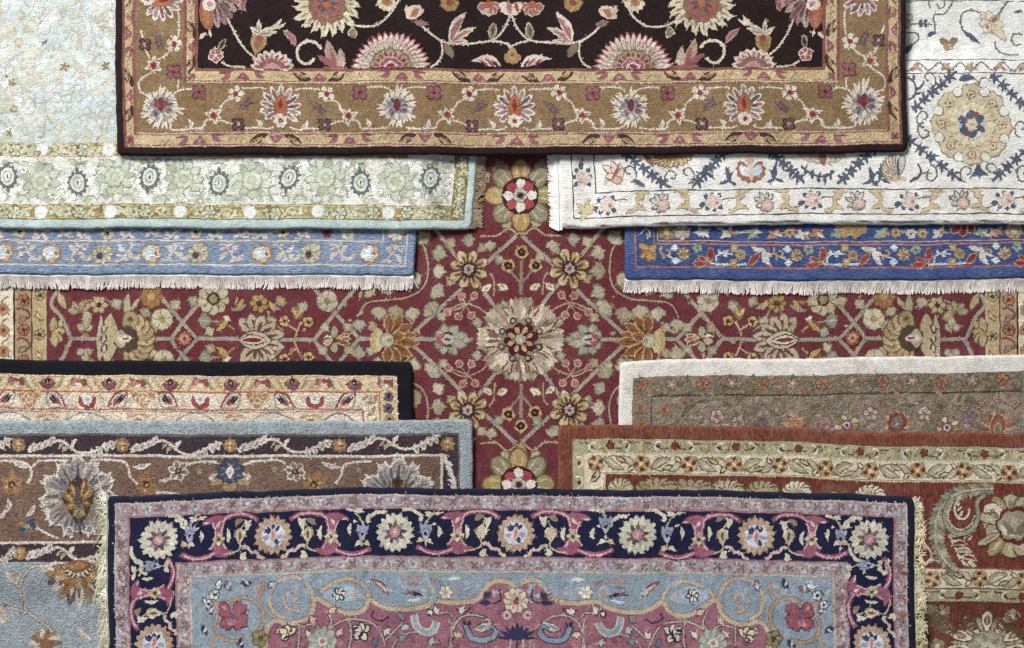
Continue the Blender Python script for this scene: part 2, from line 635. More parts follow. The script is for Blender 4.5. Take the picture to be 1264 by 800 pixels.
# ------------------------------------------------------------------ floor below the rugs
def make_floor():
    me = bpy.data.meshes.new('floor')
    s = 4.0
    me.from_pydata([(-s, -s, 0), (s, -s, 0), (s, s, 0), (-s, s, 0)], [], [(0, 1, 2, 3)])
    o = bpy.data.objects.new('floor', me)
    COL.objects.link(o)
    o['kind'] = 'structure'
    m = bpy.data.materials.new('floor_boards')
    m.use_nodes = True
    b = m.node_tree.nodes['Principled BSDF']
    nz = m.node_tree.nodes.new('ShaderNodeTexNoise')
    nz.inputs['Scale'].default_value = 9
    cr = m.node_tree.nodes.new('ShaderNodeValToRGB')
    cr.color_ramp.elements[0].color = (0.10, 0.07, 0.045, 1)
    cr.color_ramp.elements[1].color = (0.20, 0.14, 0.09, 1)
    m.node_tree.links.new(nz.outputs['Fac'], cr.inputs[0])
    m.node_tree.links.new(cr.outputs[0], b.inputs['Base Color'])
    b.inputs['Roughness'].default_value = 0.6
    me.materials.append(m)
make_floor()
# ================================================================== THE ELEVEN RUGS (bases, bands, fringes)
# ---- crimson rug at the bottom of the pile
crimson = Rug('patterned_rug', 'crimson rug with a diamond lattice and tan blossoms lying beneath all the others', (-60, 60, 1334, 780), 0.5, pile='fine', thick=6, seed=2, wave=0.4)
c_b = crimson.bands([
    ('binding', (-60, 60, 1334, 780), '5a2a2a'),
    ('border', (-50, 70, 1324, 770), 'd6c9ae'),
    ('border_line', (17, 110, 1257, 730), '2c2222'),
    ('guard_stripe', (19, 112, 1255, 728), 'ab8a66', None, 'pinkish tan guard stripe'),
    ('border_line', (39, 126, 1235, 714), '4a3a30'),
    ('guard_stripe', (40.5, 128, 1233.5, 712), 'b39b6c', None, 'sand coloured guard stripe'),
], '6e2a33', (58, 140, 1216, 700))
# ---- left: light blue rug
sky_rug = Rug('patterned_rug', 'light blue rug with white fringe peeking out below the pale aqua rug', (-90, 120, 513, 339), 6.9, pile='rows', thick=6, seed=3,
              dx=[(280, 1.5), (345, -1.5)], dy=[(-50, -1), (0, 0), (250, 0), (520, 1)])
sky_b = sky_rug.bands([
    ('binding', (-90, 120, 513, 339), '7d96bb'),
    ('border_line', (-82, 130, 502.5, 328), 'cfc6b4'),
    ('border', (-80, 132, 500.5, 326), '8096b6'),
    ('border_line', (-50, 162, 473, 298), 'cfc6b4'),
], '7a8fb2', (-48, 164, 471, 296))
fringe(sky_rug, ['efe6e2', 'f4efec', 'e2d5d1'], (512, 338.2), (-40, 338.2), 122, 14, (0, 1), slant=0.15, strands=5, rad=1.3, seed=8, header='f0eae6', hw=5.0, var=.16)
# ---- left: pale aqua rug
aqua = Rug('patterned_rug', 'pale aqua rug with ivory and sage floral border at upper left', (-120, -160, 588, 282.5), 7.0, supports=[((-120, -100, 514, 340), 6.8)], pile='soft', thick=6, seed=4,
           dx=[(0, 8), (190, 1.0), (282, -6.5)], dy=[(-50, 0), (0, 0), (200, -.5), (560, 1), (590, 1)])
aqua_b = aqua.bands([
    ('binding', (-120, -160, 588, 282.5), 'b4cbc9', 'soft', 'plain aqua edge'),
    ('border_line', (-108, -148, 578.5, 271), '7d6a3a'),
    ('guard_stripe', (-106, -146, 577, 269.5), 'a38c54', None, 'golden olive guard stripe'),
    ('border_line', (-90, -130, 562.5, 254), '8a7544'),
    ('border', (-88, -128, 561, 252.5), 'dcdfd6', None, 'ivory border with sage flowers'),
    ('guard_stripe', (-30, -70, 504, 194), '9c8550', None, 'golden olive guard stripe'),
], 'c7d7d7', (-14, -54, 487, 176.5))
fringe(aqua, ['a8906c', 'bca684', '8c7350', 'c6b596'], (587, 180), (587, 281), 62, 12, (1, 0), slant=0.1, wob=0.7, strands=3, rad=0.55, knots=False, curl=0.35, seed=9, header='b8a482', hw=2.0, var=.3)
# ---- right: royal blue rug
royal = Rug('patterned_rug', 'royal blue rug with orange lined border and pale fringe below the ivory rug', (771, 120, 1370, 346), 7.0, pile='rows', thick=6, seed=5,
            dx=[(280, -0.5), (345, 0.5)], dy=[(770, -.5), (900, -.5), (1000, 1), (1264, -2)])
royal_b = royal.bands([
    ('binding', (771, 120, 1370, 346), '445c96'),
    ('border_line', (783, 132, 1360, 331.5), 'b46a58'),
    ('border', (785, 134, 1358, 329.5), '3c5492'),
    ('border_line', (806, 156, 1330, 303), 'c07c60'),
    ('border_line', (808, 158, 1328, 301), '3c5492'),
    ('border_line', (811, 161, 1325, 299), 'c4a088'),
], '3b5290', (812.5, 162.5, 1323.5, 297.5))
fringe(royal, ['eae0da', 'f2ece8', 'd9cac4'], (772, 345), (1330, 345), 122, 13.5, (0, 1), slant=-0.05, strands=5, rad=1.3, seed=12, header='ece4de', hw=5.0, var=.16)
# ---- right: ivory rug
ivory = Rug('patterned_rug', 'ivory rug with fine navy and gold vine border at upper right', (690, -160, 1520, 279.5), 7.0, supports=[((771, 100, 1400, 346), 6.8)], pile='wool', thick=6, seed=6,
            dx=[(0, -6), (190, 0), (281, 3)], dy=[(690, 2.5), (760, 1.5), (900, -2), (1000, -2.5), (1264, -2.5), (1300, -2)])
ivory_b = ivory.bands([
    ('binding', (690, -160, 1520, 279.5), 'dfded8', 'wool', 'plain ivory edge'),
    ('border_line', (705, -140, 1505, 267.5), '4a4f52'),
    ('guard_stripe', (706.3, -138.7, 1503.7, 266), 'dedcd6'),
    ('border_line', (733, -112, 1477, 236.5), '4a4f52'),
    ('border', (734.3, -110.7, 1475.7, 235), 'dddcd7', None, 'ivory border with medallions and navy leaf chains'),
    ('border_line', (868, -4, 1344, 94), '55565a'),
    ('guard_stripe', (869.2, -3, 1342, 92.8), 'dcdcd8'),
    ('border_line', (886, 2, 1326, 77), '55565a'),
], 'dbdeda', (887.2, 3, 1325, 75.8))
fringe(ivory, ['ececea', 'f4f4f2', 'dedcd8'], (690.5, 150), (690.5, 281), 34, 12, (-1, 0), slant=-0.35, strands=5, rad=1.3, seed=14, header='ecece9', hw=4.0, var=.16)
# ---- top: dark brown rug
brown = Rug('patterned_rug', 'dark brown floral rug with olive border lying across the top', (143, -420, 1119, 190.5), 14.4, supports=[((-200, -600, 516, 400), 6.2), ((769, -600, 1600, 400), 6.2)], fall=84, pile='cut', thick=7, seed=7, wave=0.4,
            dx=[(0, -1), (100, -.5), (190, 1)], dy=[(143, 1), (400, 0.5), (700, 0.5), (1000, -1), (1119, -3)])
brown_b = brown.bands([
    ('binding', (143, -420, 1119, 190.5), '2c1c1f', 'cut', 'plain blackish brown edge'),
    ('border_line', (152, -411, 1112, 181), '84504a'),
    ('guard_stripe', (155.5, -407.5, 1108.5, 177.5), 'c2a878', None, 'straw coloured guard stripe'),
    ('border_line', (164.8, -397.7, 1097.2, 165.8), '8e5a50'),
    ('border', (168.6, -393.4, 1093.4, 161.8), '8c6f47', None, 'olive tan main border'),
    ('border_line', (227.6, -335.4, 1037.4, 103.6), '88524a'),
    ('guard_stripe', (231.8, -331.2, 1033.2, 99.2), 'c6ae7c', None, 'straw coloured guard stripe'),
    ('border_line', (241.4, -321.6, 1020.1, 87.6), '88524a'),
], '2a1a1b', (245.5, -317, 1016, 84))
# ---- lower left: black edged cream rug
black = Rug('patterned_rug', 'cream and gold rug with a plain black edge at left', (-90, 445, 511, 680), 7.0, pile='deep', thick=7, seed=8, wave=0.4,
            dx=[(440, -3), (520, 0)], dy=[(-50, -2), (0, -1), (200, 1), (420, 1), (511, .5)])
black_b = black.bands([
    ('binding', (-90, 445, 511, 680), '15161f', 'soft', 'plain black edge'),
    ('border_line', (-72, 462.5, 492.5, 664), 'b05444'),
    ('guard_stripe', (-70, 464.5, 490.5, 662), 'd9bd8c', None, 'gold guard stripe'),
    ('border_line', (-50, 482, 471, 644), 'b77a56'),
    ('border', (-48, 484, 469, 642), 'e2d6be', None, 'cream border band'),
    ('border_line', (-28, 505.5, 450.5, 622), 'a8443c'),
], 'e3cdb2', (-26, 508, 448, 620))
# ---- lower left: grey blue rug
slate = Rug('patterned_rug', 'grey blue rug with dark brown scroll border at lower left', (-220, 519, 583.5, 1060), 7.0, supports=[((-120, 440, 511, 700), 7.8)], pile='deep', thick=7, seed=9, wave=0.4,
            dx=[(500, -1), (620, 1)], dy=[(-50, 0), (100, 0), (300, 1), (583, 0)])
slate_b = slate.bands([
    ('binding', (-220, 519, 583.5, 1060), '97a4ab', 'deep', 'plain grey blue edge'),
    ('border_line', (-204, 535, 567, 1044), '6a5d60'),
    ('guard_stripe', (-202, 538, 565, 1042), '43353d', None, 'dark plum brown guard stripe'),
    ('border_line', (-180, 560.5, 546.5, 1020), 'cbbcb4'),
    ('border', (-176.5, 564, 543, 1016), '7d6050', None, 'brown main border'),
    ('border_line', (-70, 667.5, 437, 913), 'bdaaa2'),
    ('guard_stripe', (-67, 671, 434, 910), '46363c', None, 'dark plum brown guard stripe'),
], '98a5ae', (-46, 693, 413, 888))
# ---- lower right: taupe rug
taupe = Rug('patterned_rug', 'muted taupe floral rug with a plain ivory edge at right', (764, 443, 1400, 700), 7.0, pile='deep', thick=7, seed=10, wave=0.4,
            dx=[(440, 1), (520, -1)], dy=[(764, 3.5), (800, 1.5), (900, 0), (1000, -.5), (1264, -5), (1300, -5)])
taupe_b = taupe.bands([
    ('binding', (764, 443, 1400, 700), 'd8d4cc', 'soft', 'plain ivory edge'),
    ('guard_stripe', (780.5, 463.5, 1382, 684), '8e7b66', None, 'taupe guard stripe'),
    ('border_line', (803.5, 486.5, 1360, 660), '5e5544'),
], '8f7d6a', (805.5, 488.5, 1358, 658))
# ---- lower right: rust rug
rust = Rug('patterned_rug', 'rust red rug with sage and ivory flowered bands at lower right', (689.5, 526, 1560, 1000), 7.0, supports=[((764, 440, 1420, 720), 7.8)], pile='plush', thick=7, seed=11, wave=0.4,
           dx=[(520, 0), (620, -1)], dy=[(689, -1), (760, -1), (900, 0), (980, 2.5), (1050, 6.5), (1150, 8.5), (1264, 9.5)])
rust_b = rust.bands([
    ('binding', (689.5, 526, 1560, 1000), '7e4129', 'plush', 'plain rust edge'),
    ('border_line', (707, 543, 1544, 984), '6c5a3c'),
    ('guard_stripe', (708.5, 544.5, 1542, 982), 'aca47e', 'cut', 'sage green guard stripe'),
    ('border_line', (721.5, 559, 1528, 968), 'c8bc98'),
    ('guard_stripe', (724, 561, 1526, 966), 'd6cbae', 'cut', 'ivory flowered guard stripe'),
    ('border_line', (745.5, 584.5, 1504, 942), '80552f'),
    ('border', (748, 587.5, 1502, 940), '783427', 'plush', 'rust red main border'),
    ('border_line', (940, 692, 1392, 880), '8a6440'),
    ('guard_stripe', (942, 694, 1390, 878), 'd4c9ac', 'cut', 'ivory flowered guard stripe'),
    ('border_line', (965, 717, 1368, 856), '6c4a30'),
    ('guard_stripe', (967, 718.5, 1366, 855), 'aca47e', 'cut', 'sage green guard stripe'),
    ('border_line', (984, 734, 1350, 840), '6c3a28'),
], '783427', (986, 736, 1348, 838), 'plush')
# ---- bottom: navy rug
navy = Rug('patterned_rug', 'navy bordered rug with mauve and powder blue field at bottom centre', (133, 606, 1128.5, 1010), 15.2, supports=[((-300, 300, 512, 1200), 6.8), ((763, 300, 1700, 1200), 6.8)], fall=84, pile='fine', thick=7, seed=12, wave=0.6,
           dx=[(600, 0), (700, 0), (800, 1.5)], dy=[(120, 6.5), (200, 5.5), (300, 1), (400, -3), (480, -4), (560, -2.5), (640, -1), (760, -1.5), (850, -1), (950, 1), (1050, 4.5), (1130, 8.5)])
navy_b = navy.bands([
    ('binding', (133, 606, 1128.5, 1010), '1b2038', 'cut', 'plain navy edge'),
    ('guard_stripe', (142.5, 614.5, 1119, 1001), 'a08c90', None, 'greyish pink guard stripe'),
    ('border_line', (158, 629.5, 1104.5, 986), 'a46a74'),
    ('border', (160.5, 632, 1102, 984), '1c1f40', None, 'navy main border'),
    ('border_line', (217, 689.5, 1047, 926), '9a6a78'),
    ('guard_stripe', (219, 691.5, 1045, 924), 'a5949a', None, 'greyish pink guard stripe'),
    ('border_line', (234.5, 707, 1029.5, 909), 'c3b29c'),
], '8799a8', (236.5, 709, 1027.5, 907), None, 'powder blue field corners round a mauve medallion')
fringe(navy, ['cfcdb2', 'dcdac4', 'b6b392', 'e6e4d4', 'a8a586'], (133.5, 1000), (133.5, 604), 104, 13.5, (-1, 0), slant=-0.5, wob=0.95, strands=5, rad=0.9, knots=False, curl=0.5, seed=20, header='c4c2a4', hw=3, var=.5)
fringe(navy, ['d8cc9c', 'e4dab4', 'b8a678', 'ebe2c4'], (1128, 606), (1128, 1000), 120, 14, (1, 0), slant=0.2, wob=0.8, strands=4, rad=0.85, knots=False, curl=0.6, seed=21, header='c0b080', hw=2, var=.35)
# ================================================================== DARK BROWN RUG: woven motifs
def build_brown():
    R = brown
    B_BIND, _, B_G1, _, B_MAIN, _, B_G2, _, B_F = brown_b
    W, PK, RD, GY, OR, DK, TN, SL = 'd6c9b6', '985a5c', '8c2f30', '8d8a8c', 'b5622c', '4a2e2c', 'b58f52', '5d5560'
    MV = 'a06a6c'

    # fan palmette with orange heart, stem downwards (local y down)
    def fan_palmette(x, y, rot, s=1.0):
        p = Motif(R, B_MAIN, 0.55).T(x, y, rot, s)
        n = 11
        for k in range(n):
            a = -PI / 2 + (k - (n - 1) / 2) * 0.44
            r1 = 28 - 2.2 * abs(k - 5) * .55
            c, q = math.cos(a), math.sin(a)
            fc = [PK, GY, 'a87c7e', SL][k % 4]
            p.leaf(3 * c, 3 * q + 4, (r1 + 3) * c, (r1 + 3) * q + 4, 7.6, W, prof=.55, skew=.66)
            p.leaf(5 * c, 5 * q + 4, r1 * c, r1 * q + 4, 4.6, fc, prof=.6, skew=.62)
            p.leaf(10 * c, 10 * q + 4, (r1 - 8) * c, (r1 - 8) * q + 4, 1.6, [GY, RD, DK][k % 3])
        p.leaf(0, 16, 0, -16, 17, '8b6a4a', prof=.7, skew=.45)
        p.leaf(0, 14, 0, -13, 13, OR, prof=.7, skew=.45)
        p.leaf(0, 6, 0, -10, 5, RD, prof=.7)
        p.leaf(-4, -1, 4, -1, 2.5, RD)
        p.T(x + 17 * s * math.sin(-rot), y + 17 * s * math.cos(rot), rot, s)
        petals(p, 7, 1, 9.5, 6.5, None, W, rot=.3)
        p.disc(0, 0, 3.0, RD)
        p.done('palmette')

    # grey blue palmette with ragged white outline, head upwards
    def grey_palmette(x, y, rot, s=1.0, alt=False):
        p = Motif(R, B_MAIN, 0.55).T(x, y, rot, s)
        for k in range(15):
            a = 2 * PI * k / 15 - PI / 2
            r1 = (29 if k in (0,) else 23) + RNG.uniform(-5, 4)
            if k in (7, 8): r1 = 26
            c, q = math.cos(a), math.sin(a)
            p.leaf(7 * c, 7 * q, r1 * c * 1.05, r1 * q, 4.6, W, prof=.5, skew=.4)
            # forked tip
            p.leaf(14 * c, 14 * q, r1 * math.cos(a + .22), r1 * math.sin(a + .22), 3.2, W)
        p.scal(0, 1, 16.5, 11, .3, 'b4b0aa'); p.scal(0, 1, 14.5, 11, .3, '8f9094')
        for k in range(10):
            a = 2 * PI * k / 10 + .3
            p.leaf(6 * math.cos(a), 6 * math.sin(a), 14 * math.cos(a), 14 * math.sin(a), 3.4, [SL, 'c9c2b8', '7d7680'][k % 3])
        p.leaf(0, -12, 0, 5, 8.5, '6f2f36', prof=.7)
        p.leaf(-10, 6, -4, 3, 5.5, PK); p.leaf(10, 6, 4, 3, 5.5, PK)
        p.leaf(0, 16, 0, 7, 5, W)
        if alt:
            p.leaf(-8, -6, -1, -1, 7, RD); p.leaf(8, -6, 1, -1, 7, '8f3b40')
        p.done('palmette')

    def white_flower(x, y, rot=0.0, r=10.5):
        p = Motif(R, B_MAIN, 0.5).T(x, y, rot + .2)
        petals(p, 5, 2, r, 7.2, None, W, prof=.55, skew=.66)
        p.disc(0, 0, 4.4, W); p.disc(0, 0, 3.6, RD)
        p.done('flower')

    def star_flower(x, y, rot=0.0, sx=1):
        p = Motif(R, B_MAIN, 0.5).T(x, y, rot, sx=sx)
        for k in range(6):
            a = k * PI / 3 + .4
            r1 = 12.5 if k % 2 else 9.5
            p.leaf(1.5 * math.cos(a), 1.5 * math.sin(a), r1 * math.cos(a), r1 * math.sin(a), 6.0, W, prof=.8, skew=.4)
            p.leaf(3 * math.cos(a), 3 * math.sin(a), (r1 - 4) * math.cos(a), (r1 - 4) * math.sin(a), 2.0, '9a8468')
        p.disc(0, 0, 4.2, 'a04a3c'); p.disc(0, 0, 2.4, RD)
        p.done('star_flower')

    def quatrefoil(x, y, r, col, cen, oc=None):
        p = Motif(R, B_MAIN, 0.45).T(x, y, PI / 4)
        petals(p, 4, 0.5, r + 1.6, r * .95, None, oc or '5c3438', prof=.45, skew=.6)
        petals(p, 4, 0.5, r, r * .72, None, col, prof=.45, skew=.6)
        p.disc(0, 0, r * .26, cen)
        p.done('quatrefoil')

    def feather(x, y, a, sx=1):
        p = Motif(R, B_MAIN, 0.35).T(x, y, a, sx=sx)
        p.leaf(-11, 0, 11, 0, 3.4, SL)
        for k in range(5):
            t = -6 + 3.4 * k
            p.leaf(t, 0, t + 4.5, -4.6, 2, SL); p.leaf(t, 0, t + 4.5, 4.6, 2, '6e4a52')
        p.leaf(-9, 0, 9, 0, 1.2, '8a6a6c')
        p.done('feather_leaf')

    def spur(x, y, dx, dy):
        p = Motif(R, B_MAIN, 0.35)
        p.leaf(x, y, x + dx, y + dy, 6.0, W, bend=2.0, skew=.35)
        p.leaf(x, y, x + dx * .6, y + dy * .6, 2.0, 'a8a3a0', bend=1)
        p.done('leaf')



    # along the bottom border: y centre 132
    cy = 132.0
    A = [347, 635, 919]; Bm = [490, 778]
    def hplace(fx):  # items relative to each A, both sides
        for a in A:
            fan_palmette(a, cy - 1, 0)
            for s in (-1, 1):
                white_flower(a + s * 56, 115, s * .3)
                star_flower(a + s * 83, 142, s * .3, s)
                quatrefoil(a + s * 53.5, 153.5, 8.2, '6d4a4e', 'b5a090', '3a2a2c')
                feather(a + s * 45, 131, .65 if s > 0 else -.65, 1)
                spur(a + s * 25, 158, s * 7, -10)
                vine(R, B_MAIN, [(a + s * 18, 110), (a + s * 27, 108.5), (a + s * 48, 109.5)], 1.8, W, .6)
                vine(R, B_MAIN, [(a + s * 62, 121), (a + s * 71, 127), (a + s * 75, 137)], 1.8, W, .6)
                vine(R, B_MAIN, [(a + s * 77, 148), (a + s * 68, 150), (a + s * 60, 153)], 1.7, W, .6)
                vine(R, B_MAIN, [(a + s * 10, 156), (a + s * 18, 159), (a + s * 30, 158), (a + s * 46, 158.5)], 1.7, W, .6)
                vine(R, B_MAIN, [(a + s * 91, 147), (a + s * 96, 152), (a + s * 98, 158), (a + s * 107, 158.5)], 1.8, W, .6)
        for b in Bm:
            grey_palmette(b, cy + 1, 0)
            for s in (-1, 1):
                quatrefoil(b + s * 46, 114.5, 9.5, '93545a', '5e2c34', '6a3a3e')
                spur(b + s * 35, 158, s * 4, -12)
                vine(R, B_MAIN, [(b + s * 36, 108), (b + s * 22, 107.5), (b + s * 10, 110), (b + s * 6, 114)], 1.7, W, .6)
                vine(R, B_MAIN, [(b + s * 10, 157), (b + s * 22, 159), (b + s * 40, 158.5)], 1.8, W, .6)
    hplace(None)
    # corners and vertical borders (left x centre 198, right x centre 1066)
    for s, cx in ((1, 199), (-1, 1066)):
        grey_palmette(cx, 131, 0, 1.08, True)
        quatrefoil(cx + s * 47, 114, 9.5, '93545a', '5e2c34', '6a3a3e')
        quatrefoil(cx + s * 17, 87, 9.5, '93545a', '5e2c34', '6a3a3e')
        spur(cx + s * 36, 158, -s * 3, -12)
        vine(R, B_MAIN, [(cx + s * 10, 120), (cx + s * 20, 112), (cx + s * 30, 109.5), (cx + s * 40, 110)], 1.8, W, .6)
        vine(R, B_MAIN, [(cx + s * 12, 150), (cx + s * 12, 158), (cx + s * 25, 159), (cx + s * 50, 157), (cx + s * 54, 149)], 1.8, W, .6)
        vine(R, B_MAIN, [(cx - s * 12, 118), (cx - s * 25, 112), (cx - s * 26, 100), (cx - s * 18, 92), (cx - s * 10, 88)], 1.8, W, .6)
        vine(R, B_MAIN, [(cx + s * 21, 110), (cx + s * 22, 98)], 1.7, W, .6)
        star_flower(cx - s * 9, 79, 1.2)
        white_flower(cx + s * 17, 53, .8)
        vine(R, B_MAIN, [(cx - s * 3, 72), (cx + s * 6, 68), (cx + s * 13, 60)], 1.8, W, .6)
        vine(R, B_MAIN, [(cx - s * 13, 70), (cx - s * 18, 60)], 1.8, W, .6)
        quatrefoil(cx - s * 19, 53, 7.8, '6d4a4e', 'b5a090', '3a2a2c')
        feather(cx - s * 2, 48, 1.2 if s > 0 else 1.9)
        vine(R, B_MAIN, [(cx - s * 22, 46), (cx - s * 25, 36)], 1.8, W, .6)
        vine(R, B_MAIN, [(cx + s * 22, 44), (cx + s * 23, 30), (cx + s * 22, 14), (cx + s * 14, 10)], 1.8, W, .6)
        fan_palmette(cx + s * 2, -2, PI / 2 * s, 1.0)
        fan_palmette(cx, -150, PI / 2 * s, 1.0)
        for yy in (-40, -70, -100):
            white_flower(cx + s * 14, yy)
    # left unit between corner and first fan palmette
    for s, a in ((-1, 347), (1, 919)):
        pass

    # ---- guard stripes: straw with dark curled leaves and mauve lozenges
    def guard_group(par, x, y, h, kind, rot=0.0, flip=1):
        p = Motif(R, par, 0.4).T(x, y, rot, sy=flip)
        if kind == 'dark':
            for s in (-1, 1):
                p.leaf(s * 10, -h * .42, s * 33, h * .4, h * .55, '4f3230', bend=-s * 2.5, skew=.4)
                p.leaf(s * 14, -h * .1, s * 30, h * .3, h * .18, 'a88a64', bend=-s * 2)
                p.leaf(s * 16, h * .05, s * 24, h * .48, 2.6, '5c3d38')
            p.poly([(-9, -h * .42), (9, -h * .42), (4, h * .1), (0, h * .34), (-4, h * .1)], '95545c')
            p.leaf(-3, -2, 3, 0, 2.4, 'b5808a')
        else:
            p.poly([(-9, h * .42), (9, h * .42), (4, -h * .1), (0, -h * .36), (-4, -h * .1)], '95545c')
            p.leaf(-3, 2, 3, 0, 2.4, 'b5808a')
            for s in (-1, 1):
                p.leaf(s * 15, -h * .4, s * 27, h * .3, h * .5, '9a5c62', bend=s * 2, skew=.4)
                p.leaf(s * 13, -h * .42, s * 30, -h * .34, 2.6, '8a4a50')
        for s in (-1, 1):
            p.stroke([(s * 34, h * .25), (s * 39, -h * .2), (s * 43, h * .1), (s * 47, -h * .25), (s * 50, h * .2)], 1.0, 'a5966a')
        p.done('lozenge')
    for i, x in enumerate((203, 247, 339, 431, 523, 637, 749, 837, 925, 1012, 1060)):
        if i in (0, 10): continue
        kind = ['u', 'dark'][i % 2] if i < 5 else ['dark', 'u'][i % 2]
        kind = {247: 'u', 339: 'dark', 431: 'u', 523: 'dark', 637: 'u', 749: 'dark', 837: 'u', 925: 'dark', 1012: 'u'}[x]
        guard_group(B_G1, x, 171.8, 12.5, kind, 0, 1)
    for x, kind in ((300, 'u'), (396, 'dark'), (497, 'u'), (592, 'dark'), (677, 'dark'), (765, 'u'), (852, 'dark'), (942, 'u')):
        guard_group(B_G2, x, 93.4, 12, kind, 0, -1 if kind == 'dark' else 1)
    for y, kind in ((118, 'dark'), (40, 'u'), (-25, 'dark'), (-110, 'u')):
        guard_group(B_G1, 160, y, 10, kind, PI / 2); guard_group(B_G1, 1103, y, 11, kind, -PI / 2)
    for y, kind in ((58, 'dark'), (-20, 'u')):
        guard_group(B_G2, 236.5, y, 10, kind, PI / 2); guard_group(B_G2, 1026.5, y, 12, kind, -PI / 2)
    for x, y, par in ((160, 172, B_G1), (1103, 171, B_G1), (236.5, 94, B_G2), (1027, 94, B_G2)):
        p = Motif(R, par, 0.5).T(x, y, PI / 4); petals(p, 4, .5, 6, 5, None, '93545a'); p.disc(0, 0, 1.6, '5e2c34'); p.done('quatrefoil')
    # pale dotted edge rows of the lines
    for par, pts in ((B_G1, [(157, 160), (157, 179.5), (1108, 179.5), (1108, -60)]), (B_MAIN, [(169, 163.5), (1093, 163.5)]), (B_G2, [(233, -60), (233, 101), (1032, 101), (1032, -60)]), (B_MAIN, [(230, 101.5), (1036, 101.5)])):
        for a, b in zip(pts[:-1], pts[1:]):
            vine(R, par, [a, b], 1.0, 'cbb490', .7, name='border_line', lift=.2)

    # ---- field
    F = B_F
    CR, TANF = 'cdbfa8', 'a5824e'
    # scalloped half rosettes resting on the border
    def half_rosette(x, y, r, n, inner=True, W2='d8c6b2', rotc=0.0):
        p = Motif(R, F, 0.6).T(x, y)
        for k in range(n):
            a = PI + PI * (k + .5) / n
            rr = r * (1 + .06 * math.sin(a * 3)) * (1.0 + .10 * abs(math.cos(a)))
            c, q = math.cos(a), math.sin(a)
            w_ = 2.6 * r / n
            p.leaf(r * .45 * c, r * .42 * q, (rr + 3) * c, (rr + 2) * q * .92, w_ + 1.9, '98505a', prof=.7, skew=.55)
            p.leaf(r * .48 * c, r * .42 * q, rr * c, rr * q * .9, w_ * .9, W2, prof=.7, skew=.58)
            p.leaf(r * .55 * c, r * .5 * q, (rr - 6) * c, (rr - 6) * q * .9, w_ * .4, 'a49a8c')
        if inner:
            half = lambda q_, n_, am: [(q_ * (1 - am + am * abs(math.sin(n_ * t / 2))) * math.cos(PI + t), q_ * .9 * (1 - am + am * abs(math.sin(n_ * t / 2))) * math.sin(PI + t)) for t in [PI * i / 40 for i in range(41)]]
            p.poly(half(r * .62, 14, .12) , '7c6a48', (0, -2))
            p.poly(half(r * .56, 14, .12), 'a58d68', (0, -2))
            for k in range(9):
                a = PI + PI * (k + .5) / 9
                p.leaf(r * .30 * math.cos(a), r * .28 * math.sin(a), r * .5 * math.cos(a), r * .46 * math.sin(a), 4, ['8f4a52', '6d4238'][k % 2])
            p.poly(half(r * .36, 8, .15), 'c98e90', (0, -1)); p.poly(half(r * .30, 8, .15), '93505a', (0, -1))
            p.poly(half(r * .2, 6, .15), 'ddc4bc', (0, -1)); p.poly(half(r * .13, 6, .1), '8a3440', (0, -1))
        p.done('half_rosette')
    half_rosette(484, 84.5, 44, 19)
    half_rosette(783, 84, 44, 19)
    for s, x in ((1, 338), (-1, 931)):
        p = Motif(R, F, 0.6).T(x, 84, sx=s)
        for k in range(9):
            a = PI + PI * (k + .2) / 9 + .1
            rr = 25
            p.leaf(7 * math.cos(a), 5 * math.sin(a), rr * 1.1 * math.cos(a), rr * .95 * math.sin(a), 9, 'd3bfae', prof=.7, skew=.55)
            p.leaf(9 * math.cos(a), 7 * math.sin(a), (rr - 4) * 1.1 * math.cos(a), (rr - 4) * .95 * math.sin(a), 4.6, ['93525a', 'b0787a', '7a5a48'][k % 3])
        p.poly([(-20, 0), (-12, -9), (0, -13), (12, -9), (20, 0)], '8e5a58', (0, -3))
        p.poly([(-11, 0), (-6, -6), (0, -8), (6, -6), (11, 0)], 'b98a84', (0, -2))
        p.done('half_rosette')
    # large blooms cut by the frame top
    for s, x in ((1, 404), (-1, 866)):
        p = Motif(R, F, 0.6).T(x, 1, 0, sx=s)
        for k in range(20):
            a = 2 * PI * k / 20 + .1
            rr = 40 + (k % 3) * 2
            c, q = math.cos(a), math.sin(a)
            p.leaf(16 * c, 14 * q, rr * c, rr * q, 9.5, 'cfc2a4', prof=.55, skew=.6)
            p.leaf(30 * c, 30 * q, (rr + 3) * math.cos(a + .08), (rr + 3) * math.sin(a + .08), 3, 'cfc2a4')
            p.leaf(24 * c, 24 * q, (rr - 6) * c, (rr - 6) * q, 3.2, '9a8660')
        p.scal(0, 2, 25, 12, .12, '8a6a50', ry=26)
        p.scal(0, 2, 22.5, 12, .12, '8f5a4c', ry=24)
        p.scal(0, 3, 17, 10, .14, '9a6254', ry=17)
        for k in range(9):
            a = k * 2 * PI / 9
            p.leaf(3 * math.cos(a), 3 + 3 * math.sin(a), 14 * math.cos(a), 3 + 14 * math.sin(a), 4.5, ['5b5058', '8f3838', '6c6470'][k % 3])
        p.disc(0, 4, 4.5, 'b5622c')
        p.done('rosette')
